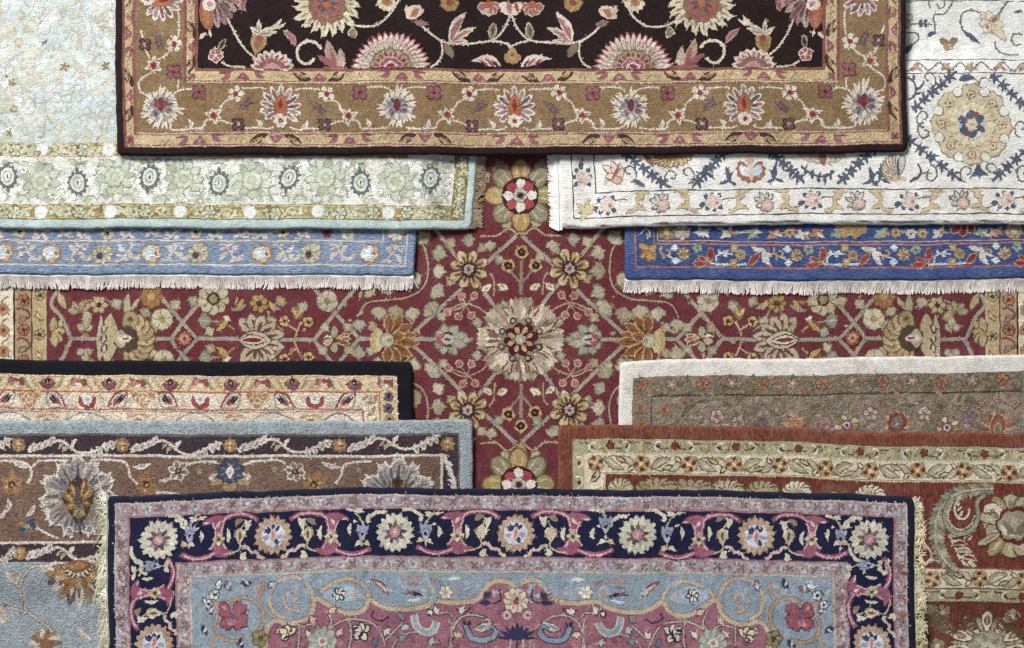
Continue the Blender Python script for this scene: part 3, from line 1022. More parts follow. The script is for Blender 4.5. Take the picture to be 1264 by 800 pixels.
    # corner blooms at the upper left and right of the field
    for s, x in ((1, 262), (-1, 1001)):
        p = Motif(R, F, 0.6).T(x, -4, 0, sx=s)
        for k in range(9):
            a = -.9 + k * .32
            rr = 34
            p.leaf(6 * math.cos(a), 6 * math.sin(a), rr * math.cos(a), rr * math.sin(a) + 6, 9, ['8c6e6c', 'a58e86', '7a5e5c'][k % 3], prof=.6, skew=.6)
            p.leaf(12 * math.cos(a), 12 * math.sin(a), (rr - 8) * math.cos(a), (rr - 8) * math.sin(a) + 6, 3, '6a4048')
        p.leaf(-10, -6, -4, 42, 18, '9a5c44', skew=.6); p.leaf(-10, 0, -6, 36, 8, 'b0683a', skew=.6)
        p.disc(-3, 10, 8, 'd8cfc0'); p.disc(-2, 9, 4, 'b98a8c')
        p.leaf(-8, 44, -16, 52, 5, CR); p.leaf(-4, 40, -2, 50, 4, CR)
        p.done('rosette')
        # thin stem and small flower near the corner
        xx = lambda q_: x + s * (q_ - 262)
        vine(R, F, [(xx(281), 20), (xx(290), 40), (xx(303), 60), (xx(322), 76)], 2.3, CR, .4)
        vine(R, F, [(xx(275), 76), (xx(286), 81.5), (xx(304), 83)], 2.2, CR, .4)
        p = Motif(R, F, .5).T(xx(268), 68, .2, sx=s)
        petals(p, 5, 1, 8.5, 7.5, 'd8c4b0', 'a0545a', ow=1.2); p.disc(0, 0, 2.2, 'd8c4b0')
        p.oleaf(2, -8, 7, -22, 5, 'a5947a', '4a3230'); p.done('flower')
        # lily with orange heart
        p = Motif(R, F, .5).T(xx(320), 46, .05, sx=s)
        p.leaf(-2, 22, 2, -10, 20, TANF, skew=.55); p.leaf(0, 16, 0, -4, 10, '8a6a3c')
        for a, b in ((-12, -12), (-2, -22), (12, -14), (22, -10)):
            p.leaf(0, -2, a, b, 6, CR); p.leaf(0, -3, a * .7, b * .7, 2.2, '8c8a70')
        p.disc(1, 1, 3.6, 'a03a2c'); p.leaf(8, -10, 26, -26, 5.5, CR, bend=3); p.leaf(14, -14, 32, -22, 4, CR, bend=3)
        p.done('lily')
        # curl with mauve leaf
        vine(R, F, [(xx(389), 71), (xx(386), 76), (xx(377), 78), (xx(369), 70), (xx(369), 58), (xx(378), 51), (xx(390), 52), (xx(398), 60)], 3.4, 'd2c4ae', .25)
        single_leaf(R, F, xx(366), 54, xx(351), 38, 6.5, 'a0686a', 'bb9488', bend=2 * s)
        p = Motif(R, F, .5).T(xx(412), 70, 0, sx=s)
        p.leaf(8, 14, -8, -22, 13, 'a88872', bend=-3); p.leaf(8, 14, 8, -12, 10, 'b4988a', bend=2); p.leaf(6, 12, -20, -2, 8, '95585a'); p.leaf(6, 13, 16, 4, 7, 'c4aa98')
        p.leaf(4, 12, -4, -12, 5, '95585a'); p.leaf(-14, 13, 22, 13, 5, '9a6058')
        p.done('leaf')
        # stems of the large blooms
        vine(R, F, [(xx(428), 26), (xx(444), 32), (xx(466), 31), (xx(482), 18), (xx(494), -2)], 2.3, CR, .4)
        single_leaf(R, F, xx(436), 33, xx(439), 46, 9, '8a7b5a', CR, bend=2 * s)
        p = Motif(R, F, .5).T(xx(512), 17, .3 * s, sx=s)
        p.leaf(-8, 8, 6, -12, 16, CR); p.leaf(-3, 4, 5, -8, 9, 'b06a44'); p.leaf(2, 9, 20, 8, 8, '8a6a68'); p.leaf(-8, 2, -12, -8, 5, CR); p.leaf(4, 3, 10, -10, 5, CR)
        p.done('bud')
        vine(R, F, [(xx(517), 27), (xx(530), 40), (xx(545), 50), (xx(560), 53), (xx(590), 51), (xx(610), 47), (xx(623), 34), (xx(632), 14)], 2.4, CR, .4)
        vine(R, F, [(xx(546), 51), (xx(547), 66), (xx(541), 78), (xx(532), 83)], 2.2, CR, .4)
        single_leaf(R, F, xx(550), 53, xx(560), 70, 8, '8b7255', '70604a')
        vine(R, F, [(xx(610), 49), (xx(624), 52), (xx(634), 58)], 2.2, CR, .4)
        single_leaf(R, F, xx(607), 46, xx(610), 27, 8, '83715a', 'b4a68c', vein='4a3c30')
        p = Motif(R, F, .5).T(xx(566), 40, 0, sx=s)
        p.leaf(-10, 12, 10, -26, 12, 'cdbba8', bend=-3); p.leaf(-8, 12, 22, -8, 9, 'cdbba8', bend=-2); p.leaf(-8, 12, 14, 9, 7, 'cdbba8')
        p.leaf(-8, 10, 8, -20, 7, '956462', bend=-3); p.leaf(-6, 11, 16, -4, 4.6, 'a0706c', bend=-2); p.leaf(-4, 11, 8, 9, 2, '95585a')
        p.done('lily')
        p = Motif(R, F, .5).T(xx(600), 74, 0, sx=s)
        p.leaf(-18, 0, 20, 6, 13, 'd6c4b4', bend=-5, skew=.6); p.leaf(-8, -2, 4, 6, 4, 'a0585e'); p.leaf(0, -4, 12, 7, 4, 'a0585e'); p.leaf(-4, 0, 2, 9, 3, F and '4a2e2c'); p.leaf(8, -2, 18, 9, 3, '4a2e2c')
        p.done('leaf')
        simple_flower(R, F, xx(555), 3, 11, 7, TANF, '8a4a2c', '8a6a3c')
        p = Motif(R, F, .5).T(xx(604), 4, 0, sx=s)
        petals(p, 5, 1, 14, 9, 'c4a894', '9a6258', arc=(.3, 2.8)); p.disc(0, 0, 5, 'a5522c'); p.done('flower')
        p = Motif(R, F, .5).T(xx(478), 2, 0, sx=s)
        petals(p, 6, 1, 13, 8, None, 'cfc0a2', arc=(.2, 2.9)); p.disc(0, 0, 6, '9a7a48'); p.disc(0, 0, 3, 'a05a4c'); p.done('flower')
        p = Motif(R, F, .5).T(xx(297), 6, 0, sx=s); p.leaf(-6, -10, 6, 8, 9, 'b98a86'); p.leaf(6, -10, 2, 8, 7, '8a5a5c'); p.done('bud')
    p = Motif(R, F, .55).T(633, 66)
    petals(p, 5, 1, 12, 10, None, TANF, arc=(.5, 2.6)); p.leaf(0, -10, 0, 8, 12, 'b0905a'); p.disc(0, 0, 3, '8a6236'); p.done('flower')
    p = Motif(R, F, .55).T(632, 4)
    petals(p, 7, 1, 15, 9, None, 'd6c9b6', arc=(.1, 3.04)); p.leaf(-3, -6, 0, 12, 7, 'b0787a'); p.leaf(6, -4, 9, 10, 5, 'a5522c'); p.done('flower')

build_brown()
# ================================================================== CRIMSON RUG
def build_crimson():
    R = crimson; F = c_b[-1]
    LN, TN, CR, GR, DK, OR, BE = '9c8f7e', 'b09870', 'd0c0a2', 'a59d82', '4a2226', '84532a', 'b09a7c'
    PKB = '9c4c54'
    X = lambda x, s: 640 + s * (x - 640)
    Y = lambda y, t: 419 + t * (y - 419)
    def flip(s, t): return dict(sx=s, sy=t)

    # lattice bars
    def bar(pts):
        vine(R, F, pts, 4.6, LN, .16, name='lattice_bar', lift=.05, edge='5b2830')
    for s in (-1, 1):
        for t in (-1, 1):
            bar([(X(643, s), Y(291, t)), (X(683, s), Y(328, t)), (X(725, s), Y(370, t)), (X(770, s), Y(412, t))])
            bar([(X(745, s), Y(280, t)), (X(704, s), Y(332, t)), (X(672, s), Y(374, t)), (X(662, s), Y(388, t))])
            bar([(X(836, s), Y(419, t)), (X(866, s), Y(386, t)), (X(895, s), Y(352, t))])
            bar([(X(892, s), Y(419, t)), (X(866, s), Y(386, t)), (X(840, s), Y(356, t))])
            bar([(X(1037, s), Y(418, t)), (X(1054, s), Y(399, t)), (X(1082, s), Y(364, t))])
            bar([(X(1068, s), Y(418, t)), (X(1054, s), Y(399, t)), (X(1028, s), Y(368, t))])
            bar([(X(1192, s), Y(418, t)), (X(1204, s), Y(392, t)), (X(1216, s), Y(376, t)), (X(1206, s), Y(356, t))])
        bar([(X(742, s), 419), (X(772, s), 419)])
        bar([(X(814, s), 419), (X(836, s), 419)])
        bar([(X(892, s), 419), (X(935, s), 419)])
        bar([(X(985, s), 419), (X(1037, s), 418)])
        bar([(X(1068, s), 418), (X(1092, s), 418)])
        bar([(X(1158, s), 418), (X(1192, s), 418)])

    # central rosette
    p = Motif(R, F, .7).T(643, 419)
    for k in range(8):
        a = PI / 4 * k + PI / 8 * 0
        c, q = math.cos(a), math.sin(a)
        wd = 36
        p.leaf(8 * c, 8 * q, 55 * c, 52 * q, wd, '8a7256', prof=.45, skew=.6)
    for k in range(8):
        a = PI / 4 * k
        c, q = math.cos(a), math.sin(a)
        p.leaf(8 * c, 8 * q, 53 * c, 50 * q, 31, ['baa990', 'c6b598', 'b2a188', 'c0aa8e'][k % 4], prof=.42, skew=.6)
        for d, g in ((-.22, 48), (0, 52), (.22, 48), (-.1, 44), (.12, 43)):
            p.leaf(24 * math.cos(a + d * .6), 24 * math.sin(a + d * .6), g * math.cos(a + d), g * math.sin(a + d), 4.4, RNG.choice(['d4c6ac', 'a8957c', 'c4a48c', 'a87c6a', '968e78', '7c5a4c']))
        for d in (-.24, -.12, .12, .24):
            p.leaf(40 * math.cos(a + d), 40 * math.sin(a + d), 55 * math.cos(a + d * .95), 52 * math.sin(a + d * .95), 6, RNG.choice(['baa990', 'c6b598', '9a8a70']))
        for d in (-.3, .3):
            p.leaf(30 * math.cos(a + d), 30 * math.sin(a + d), 47 * math.cos(a + d * .9), 45 * math.sin(a + d * .9), 1.8, '6a3c34')
    p.scal(0, 0, 27, 16, .16, '8d7c62')
    for k in range(8):
        a = PI / 4 * k + PI / 8
        p.disc(25 * math.cos(a), 25 * math.sin(a), 4.4, '4a2c2c'); p.disc(25 * math.cos(a), 25 * math.sin(a), 2.6, ['8f8f86', 'a88f70'][k % 2])
    p.scal(0, 0, 22, 8, .22, '48171f', rot=.2)
    petals(p, 8, 6, 17, 5.6, None, 'ba9264', rot=.4, prof=.5, skew=.62)
    p.disc(0, 0, 7.5, '4e4440'); p.scal(0, 0, 6.6, 7, .2, 'a8a48c'); p.disc(0, 0, 2.4, 'c4bca8')
    p.done('rosette', 'large beige and wine red central rosette')

    # cross flowers on the lattice
    def cross_flower(x, y):
        p = Motif(R, F, .65).T(x, y, RNG.uniform(-.05, .05), 1.12)
        for k in range(8):
            a = PI / 4 * k + .39
            r1 = 22 + (k % 2) * 2
            c, q = math.cos(a), math.sin(a)
            p.leaf(2 * c, 2 * q, r1 * c, r1 * q, 12, '5a3a2a', prof=.55, skew=.7)
            p.leaf(3 * c, 3 * q, (r1 - 1) * c, (r1 - 1) * q, 9.4, ['b09a66', 'a58c5c', 'bba678'][k % 3], prof=.55, skew=.72)
            p.leaf(5 * c, 5 * q, (r1 - 7) * c, (r1 - 7) * q, 3.2, '6a4426', prof=.6)
            p.disc((r1 - 4) * c, (r1 - 4) * q, 1.6, 'c8b890')
        p.scal(0, 0, 9, 8, .3, '40202a'); p.scal(0, 0, 6, 6, .25, 'a89a88'); p.disc(0, 0, 2.2, '6a4038')
        p.done('flower')
    # berry sprigs
    def berries(s, t):
        pts = [(X(676, s), Y(389, t)), (X(690, s), Y(379, t)), (X(708, s), Y(374, t)), (X(724, s), Y(381, t))]
        p = Motif(R, F, .35)
        p.stroke(pts, 1.8, 'a58f70', bead=.3)
        for bx, by in ((694, 366), (709, 366), (726, 385), (698, 389), (713, 389)):
            p.stroke([(X(704, s), Y(376, t)), (X(bx, s), Y(by, t))], 1.5, 'a58f70')
        for bx, by in ((694, 365), (709, 365), (727, 385), (698, 389), (713, 390)):
            p.disc(X(bx, s), Y(by, t), 5.2, 'b49a7c', n=10); p.disc(X(bx, s), Y(by, t), 3.5, PKB, n=9); p.disc(X(bx, s) + .6, Y(by, t) - .8, 1.3, 'b87c74', n=6)
        p.done('berry_sprig')
    # trefoil leaf
    def tleaf(x, y, a, sz=9, col=GR, oc='7c7a64'):
        p = Motif(R, F, .35).T(x, y, a)
        for d, l in ((-1.1, .95), (-.5, .9), (0, 1.15), (.5, .9), (1.1, .95)):
            p.leaf(-sz * .5, 0, sz * l * math.cos(d), sz * l * math.sin(d), sz * .66, oc, skew=.6, prof=1.2)
        for d, l in ((-1.1, .9), (-.5, .85), (0, 1.08), (.5, .85), (1.1, .9)):
            p.leaf(-sz * .45, 0, (sz * l - 1) * math.cos(d), (sz * l - 1) * math.sin(d), sz * .46, col, skew=.6, prof=1.2)
        p.leaf(-sz * .3, 0, sz * .5, 0, 1.4, 'b4a888')
        p.done('leaf')
    for s in (-1, 1):
        for t in (-1, 1):
            cross_flower(X(703, s), Y(332, t))
            berries(s, t)
            # leafy trailing vine beside the lattice
            vine(R, F, [(X(764, s), Y(296, t)), (X(755, s), Y(310, t)), (X(752, s), Y(338, t)), (X(760, s), Y(358, t)), (X(780, s), Y(368, t)), (X(806, s), Y(371, t)), (X(828, s), Y(376, t)), (X(838, s), Y(392, t))], 2.2, 'a08c68', .3, edge='52202a')
            for lx, ly, a in ((740, 312, 2.8), (741, 335, 3.1), (741, 358, 2.6), (766, 343, .5), (757, 296, -1), (770, 385, 1.8), (790, 382, 1.4), (776, 355, -1.2), (812, 384, 1.6), (836, 400, 1.7), (800, 358, -1.3), (822, 362, -.6), (747, 377, 2)):
                b = a if s > 0 else PI - a
                b = b if t > 0 else -b
                tleaf(X(lx, s), Y(ly, t), b, RNG.uniform(10, 13.5), RNG.choice([GR, 'b4a684', 'b0a07c', 'bcae90', 'a08f6c']))
            # pair of cream buds
            for bx, by, a in ((664, 353, 2.7), (676, 353, .6)):
                b = a if s > 0 else PI - a
                b = b if t > 0 else -b
                p = Motif(R, F, .4).T(X(bx, s), Y(by, t), b)
                p.oleaf(-4, 0, 11, 0, 8, '6a4a34', CR, skew=.55); p.leaf(0, 0, 7, -1, 2, '9a8a68'); p.done('bud')
            vine(R, F, [(X(676, s), Y(337, t)), (X(671, s), Y(345, t)), (X(670, s), Y(365, t))], 1.8, 'a08c68', .3)
            # flower sprig beyond the cream palmettes
            st = [(X(916, s), Y(419, t)), (X(913, s), Y(408, t)), (X(908, s), Y(399, t)), (X(901, s), Y(396, t))]
            vine(R, F, st, 2.0, 'b09a70', .3)
            vine(R, F, [(X(913, s), Y(408, t)), (X(922, s), Y(402, t)), (X(927, s), Y(396, t))], 1.8, 'b09a70', .3)
            for fx, fy in ((899, 397), (929, 396)):
                simple_flower(R, F, X(fx, s), Y(fy, t), 7, 5, 'b89a5e', '5a2a20', '5a3426', name='flower')
            p = Motif(R, F, .45).T(X(913, s), Y(384, t), 0, sx=s, sy=t)
            p.oleaf(0, 10, -2, -6, 9, '8a6c3c', OR); p.leaf(0, 8, -7, -6, 4, 'b89a5e'); p.leaf(0, 8, 6, -4, 4, 'b89a5e'); p.done('bud')
            # cream flower
            simple_flower(R, F, X(875, s), Y(372, t), 13, 6, 'b6aa8c', '8a7c5c', '8a7f66', name='flower', rot=.3)
            # leaves between cream palmette and small diamond
            tleaf(X(1029, s), Y(396, t), PI if s > 0 else 0, 11, '8c8a74')
            p = Motif(R, F, .45).T(X(1005, s), Y(400, t), 0, sx=s, sy=t)
            p.oleaf(-8, -8, 8, 8, 7, '5c3424', 'b0904c', bend=2); p.leaf(-2, -6, 8, 2, 4, OR); p.leaf(-10, -4, -2, -10, 5, CR); p.done('bud')
            p = Motif(R, F, .45).T(X(985, s), Y(380, t), 0, sx=s, sy=t)
            p.leaf(-10, -4, 10, 4, 6, '8f8a74', bend=2); p.leaf(-6, -10, 2, 2, 5, 'b0904c'); p.done('leaf')
            # white flowers and buds near the big outer palmettes
            simple_flower(R, F, X(1079, s), Y(394, t), 13, 5, 'c0b694', '9a8244', '8a7c5c', rot=.3)
            p = Motif(R, F, .45).T(X(1175, s), Y(400, t), 0, sx=s, sy=t)
            for a, b in ((-9, 2), (-3, -10), (9, 2)): p.oleaf(0, 6, a, b, 8, '7c6c50', 'a89c7c')
            p.done('bud')
            p = Motif(R, F, .45).T(X(1180, s), Y(382, t), 0, sx=s, sy=t)
            for a, b in ((-14, -6), (-4, -10), (9, -8), (15, 2)): p.oleaf(2, 4, a, b, 7, '6c5c44', 'a08f68')
            p.done('leaf')
            p = Motif(R, F, .45).T(X(1157, s), Y(376, t), 0, sx=s, sy=t)
            petals(p, 6, 1, 11, 7, '6c5438', 'b09a6c'); p.disc(0, 0, 3.4, '4a2a28'); p.done('flower')
            p = Motif(R, F, .45).T(X(1204, s), Y(372, t), 0, sx=s, sy=t)
            p.oleaf(-6, 10, 4, -10, 8, '6c5438', 'b09a6c'); p.done('leaf')
            # half hidden blossoms under the fringes
            p = Motif(R, F, .5).T(X(1016, s), Y(369, t), 0)
            petals(p, 9, 3, 20, 12, '6a5a3c', 'b5a884', rot=.2); p.disc(0, 0, 8, '4a3226'); p.disc(0, 0, 5, '8f7c50'); p.done('flower')
            p = Motif(R, F, .5).T(X(1092, s), Y(366, t), 0)
            petals(p, 8, 2, 14, 9, '7c5a2c', '9a6c34'); p.disc(0, 0, 5, 'b08c50'); p.done('flower')
            p = Motif(R, F, .5).T(X(1118, s), Y(372, t), 0, sx=s, sy=t)
            p.oleaf(0, 24, 4, -10, 9, '6c5c44', 'a89c78', bend=3); p.leaf(0, 10, -10, -6, 6, 'a89c78'); p.done('leaf')
            p = Motif(R, F, .5).T(X(960, s), Y(374, t), 0, sx=s, sy=t)
            petals(p, 7, 1, 12, 7, '5c3a20', 'a0803c'); p.disc(0, 0, 4, '5c2a1c'); p.done('flower')
            p = Motif(R, F, .5).T(X(940, s), Y(378, t), 0, sx=s, sy=t)
            p.leaf(-8, 4, 10, -4, 6, '8f8a74'); p.leaf(0, 6, 6, -8, 5, 'b89a5e'); p.done('leaf')
        # ---- orange palmettes facing the centre
        p = Motif(R, F, .65).T(X(795, s), 419, 0, sx=s)
        for k, (dx_, dy_) in enumerate(((-28, -7), (-24, -20), (-10, -29), (6, -31), (-33, 4), (-24, 20), (-10, 28), (6, 30), (-14, -6))):
            p.oleaf(6, dy_ * .2, dx_, dy_, 10.5, 'b8985c', OR, skew=.55, ow=1.4, prof=1.1)
            p.leaf(4, dy_ * .2, dx_ * .7, dy_ * .7, 2.6, '6c3a1a')
        p.leaf(20, -14, 20, 18, 17, 'b29c62'); p.leaf(16, -12, 17, 16, 12, 'c2ae78')
        p.disc(8, 1, 9, '9a9478'); p.scal(7, 1, 7, 7, .2, 'b8b090'); p.disc(4, 1, 3, '8a8468')
        p.done('palmette')
        # grey buds near the rosette
        p = Motif(R, F, .6).T(X(726, s), 419, 0, sx=s)
        for dx_, dy_ in ((-31, 0), (-24, -7), (-24, 7), (-12, -19), (-12, 19), (6, -20), (6, 20), (16, -10), (16, 12)):
            p.leaf(6, 0, dx_, dy_, 13, '76705e', skew=.6, prof=1.0); p.leaf(5, 0, dx_ * .92, dy_ * .92, 9.5, RNG.choice(['9c957e', 'a8a188', '928b76']), skew=.6, prof=1.0)
        p.leaf(-6, -8, 8, -6, 5, '4a4038'); p.leaf(-6, 8, 8, 6, 5, '4a4038')
        p.leaf(-8, 0, 12, 0, 13, 'b8b2a4'); p.leaf(4, -7, 14, 0, 7, PKB); p.leaf(4, 8, 14, 2, 7, PKB); p.leaf(-4, 0, 6, 0, 4, '6a4a48')
        p.done('bud')
        # motif inside the lattice diamond
        p = Motif(R, F, .5).T(X(864, s), 419, 0, sx=s)
        for dx_, dy_, c in ((0, -17, '9a9678'), (0, 16, '9a9678'), (14, -3, CR), (14, 4, 'b09a70')): p.oleaf(4, 0, dx_ + 3, dy_, 9, '5c3c34', c, skew=.6)
        for dx_, dy_ in ((-16, -6), (-17, 0), (-15, 6)): p.oleaf(2, 0, dx_, dy_, 5, 'c4ae88', OR)
        p.disc(2, 0, 3, '6a2a24'); p.done('diamond_flower')
        # ---- cream palmettes
        p = Motif(R, F, .65).T(X(961, s), 419, 0, sx=s)
        for k, (dx_, dy_) in enumerate(((22, -27), (8, -32), (-8, -30), (-22, -20), (-32, -8), (-32, 9), (-20, 22), (-8, 30), (8, 32), (22, 27))):
            p.oleaf(4, dy_ * .15, dx_, dy_, 13, '6c5244', 'b0a080', skew=.62)
            p.leaf(2, dy_ * .3, dx_ * .8, dy_ * .8, 4, '6a3c3c')
        p.oleaf(-16, 0, 24, 0, 22, '55352f', 'b9ab8e'); p.oleaf(-9, 0, 22, 0, 11, '4a2c2a', 'c8bca2'); p.leaf(-5, 0, 20, 0, 5.5, '7a2a24')
        p.done('palmette')
        # small diamond rosette
        p = Motif(R, F, .5).T(X(1052, s), 418, .4)
        p.scal(0, 0, 10.5, 8, .2, '5a1c22'); p.scal(0, 0, 9, 8, .2, 'a8583c'); p.scal(0, 0, 5.5, 6, .2, 'b89c70'); p.disc(0, 0, 2.6, '8a3a28'); p.done('flower')
        # ---- large outer palmettes
        p = Motif(R, F, .65).T(X(1125, s), 418, 0, sx=s)
        for k in range(9):
            a = PI / 2 + .25 + (k / 8) * (PI - .5)
            c, q = math.cos(a), math.sin(a)
            p.leaf(4 * c, 4 * q, 37 * c, 36 * q, 20, '6a5236', prof=.4, skew=.66)
            p.leaf(4 * c, 4 * q, 35.5 * c, 34.5 * q, 17.5, ['a8905c', 'b39c6a', '9e875a'][k % 3], prof=.4, skew=.66)
            p.scal(25 * c, 25 * q, 5, 5, .3, '8a7044'); p.disc(25 * c, 25 * q, 2.2, '5c3c28')
        p.leaf(18, -32, 24, 32, 26, '6a5236'); p.leaf(18, -31, 24, 31, 22, 'b2a078')
        p.leaf(30, -30, 33, 30, 8, 'b0a084')
        for y in (-12, 0, 12): p.oleaf(26, y - 5, 28, y + 5, 4.5, '4a2a28', 'c0aa98')
        p.scal(-1, 0, 15.5, 9, .12, '4f3e30', ry=17); p.leaf(6, -12, 6, 12, 16, 'a89878'); p.leaf(-8, 0, 14, 0, 11, 'b8ac92'); p.leaf(-8, 0, 10, 0, 6, 'd2c8b8'); p.leaf(-6, 0, 5, 0, 3, '9a3c38')
        p.done('palmette')
        # outermost bloom against the border
        p = Motif(R, F, .5).T(X(1208, s), 412, 0, sx=s)
        for dx_, dy_ in ((-6, -16), (4, -20), (-9, -4), (-6, 9), (2, 16)): p.oleaf(6, 0, dx_, dy_, 9, '6a5236', 'ab9a6c')
        p.disc(3, 0, 3.6, 'b88a48'); p.done('flower')

    # ---- upper and lower roundels with tan leaves
    for t in (-1, 1):
        yy = Y(242, t) if t > 0 else 598
        p = Motif(R, F, .65).T(643 if t > 0 else 639, yy, 0, sy=t)
        for k in range(8):
            a = k * PI / 4
            c, q = math.cos(a), math.sin(a)
            col = ['98894f', '8d866c', 'b08a48', '8f8262', 'b0924e', '8f8262', 'b08a48', '8d866c'][k]
            p.leaf(14 * c, 14 * q, 46 * c, 46 * q, 25, '6a5a3c', prof=.5, skew=.5)
            p.leaf(14 * c, 14 * q, 44 * c, 44 * q, 21, col, prof=.5, skew=.5)
            for d in (-.16, .16): p.leaf(22 * math.cos(a + d), 22 * math.sin(a + d), 38 * math.cos(a + d), 38 * math.sin(a + d), 2.6, 'b8aa80')
        p.disc(0, 0, 23, '4a1a20')
        for k in range(8):
            a = k * PI / 4 - PI / 2
            p.scal(14.5 * math.cos(a), 14.5 * math.sin(a), 6.6, 5, .15, ['d2cfc2', 'a83a44'][k % 2], ry=6.2)
        p.scal(0, 0, 9, 8, .15, 'b8b4a4'); p.disc(0, 0, 5, '7a6a64'); p.disc(0, 0, 3.4, '4a1c22')
        p.done('roundel', 'red and white roundel ringed by tan leaves')
        p = Motif(R, F, .6).T(643, Y(279, t), 0, sy=t)
        p.oleaf(0, -16, 0, 12, 16, '6a5a3c', 'a8905c', skew=.4); p.leaf(0, -12, 0, 4, 5, '8f8262'); p.leaf(-3, -8, 3, -4, 3, 'c0a868')
        p.done('leaf')
        for s in (-1, 1):
            vine(R, F, [(643 + s * 4, Y(290, t)), (643 + s * 16, Y(282, t)), (643 + s * 30, Y(291, t)), (643 + s * 50, Y(291, t))], 2.0, 'a8946c', .3)
            tleaf(643 + s * 17, Y(276, t), (-.8 if t > 0 else .8) if s > 0 else (PI + .8 if t > 0 else PI - .8), 9, 'b0a07c')
            tleaf(643 + s * 38, Y(302, t), 1.4 if t > 0 else -1.4, 9, 'b0a888')
            tleaf(643 + s * 62, Y(296, t), 0 if s > 0 else PI, 10, '9a947a')
            tleaf(643 + s * 45, Y(222, t), (-.6 if s > 0 else PI + .6), 12, '98896a')
            tleaf(643 + s * 26, Y(208, t), (-1.2 if s > 0 else PI + 1.2), 11, '8d8262')
        # triple flower sprout
        vine(R, F, [(643, Y(322, t)), (643, Y(345, t)), (643, Y(364, t))], 3.6, '8a7a62', .15)
        for s in (-1, 1): vine(R, F, [(643, Y(350, t)), (643 + s * 9, Y(340, t)), (643 + s * 15, Y(332, t))], 2.6, '8a7a62', .15)
        for fx, fy in ((643, 312), (627, 327), (660, 328)):
            p = Motif(R, F, .55).T(fx, Y(fy, t), RNG.uniform(0, .4))
            petals(p, 5, 2, 9, 8, None, 'b29658', prof=.5); p.scal(0, 0, 5.4, 5, .2, '3c1a18'); p.disc(0, 0, 1.6, '8a6030'); p.done('flower')
    # small leaflets growing along the lattice bars
    for s in (-1, 1):
        for t in (-1, 1):
            for lx, ly, a, z in ((664, 318, .8, 8), (683, 308, -.9, 8), (722, 300, -.5, 9), (722, 346, -.6, 8), (735, 392, -2.4, 8), (752, 384, 2.6, 8), (690, 398, .2, 8), (655, 376, -1.2, 7), (848, 404, .8, 8), (880, 404, 2.4, 8), (905, 380, -.6, 9), (945, 396, -1.2, 9), (820, 404, .4, 8), (1018, 408, .5, 8), (1090, 404, -1, 9), (1100, 384, 1, 9), (1170, 388, .6, 9), (1062, 380, -.8, 9), (930, 372, .5, 9), (1040, 372, 1.2, 9), (1136, 372, 2, 9)):
                b = a if s > 0 else PI - a
                b = b if t > 0 else -b
                tleaf(X(lx, s) + RNG.uniform(-2, 2), Y(ly, t) + RNG.uniform(-2, 2), b, z, RNG.choice([GR, 'b0a07c', 'a88c60', '9a9478']))
            vine(R, F, [(X(770, s), Y(400, t)), (X(782, s), Y(390, t)), (X(796, s), Y(388, t)), (X(812, s), Y(394, t))], 1.8, 'a08c68', .3)
            vine(R, F, [(X(930, s), Y(408, t)), (X(944, s), Y(396, t)), (X(952, s), Y(380, t)), (X(970, s), Y(374, t))], 1.8, 'a08c68', .3)
            vine(R, F, [(X(990, s), Y(408, t)), (X(1004, s), Y(398, t)), (X(1020, s), Y(396, t)), (X(1030, s), Y(386, t))], 1.8, 'a08c68', .3)
            vine(R, F, [(X(1130, s), Y(380, t)), (X(1150, s), Y(370, t)), (X(1172, s), Y(372, t)), (X(1190, s), Y(386, t))], 1.8, 'a08c68', .3)
    # scattered small leaves in the side panels that show between the rugs
    fill_small(R, F, (70, 360, 560, 446), ['8f8a74', 'a8946c', '7a4040', '9a7040'], 42, 4.5, seed=31)
    fill_small(R, F, (720, 360, 1210, 446), ['8f8a74', 'a8946c', '7a4040', '9a7040'], 42, 4.5, seed=32)
    # ---- guard stripes
    for xs, par, w_ in ((29.5, c_b[3], 9), (1245, c_b[3], 9)):
        for i, y in enumerate(range(366, 446, 37)):
            simple_flower(R, par, xs, y + 4, 7, 6, ['b07850', 'a8704c'][i % 2], '5c2a24', '6a3c2c')
            vine(R, par, [(xs - 8, y + 16), (xs - 2, y + 14), (xs + 7, y + 20), (xs + 6, y + 27), (xs - 4, y + 25)], 2.4, '6c4a3c', .2)
            single_leaf(R, par, xs + 4, y + 24, xs - 6, y + 32, 5, '8f7c5c', '6c4a3c')
    for xs in (49.5, 1225):
        for i, y in enumerate(range(366, 446, 24)):
            p = Motif(R, c_b[5], .4).T(xs, y)
            if i % 2 == 0:
                petals(p, 5, 1, 6.5, 5, '6a5a3c', 'a89460'); p.disc(0, 0, 2.6, '4a3438')
            else:
                p.leaf(-5, -7, 5, 7, 5.5, '7c6a40', bend=2); p.leaf(-4, -5, 4, 5, 2.5, 'c4b488', bend=2)
            p.done('flower')
    # cream outer border: faint vine
    for xs in (5, 1266):
        for y in (372, 398, 424):
            simple_flower(R, c_b[1], xs, y + 10, 8, 5, 'a87a50', '7a3a30')
            vine(R, c_b[1], [(xs + 6, y - 6), (xs - 2, y + 2), (xs + 8, y + 18)], 1.8, '8a6a48', .2)
build_crimson()
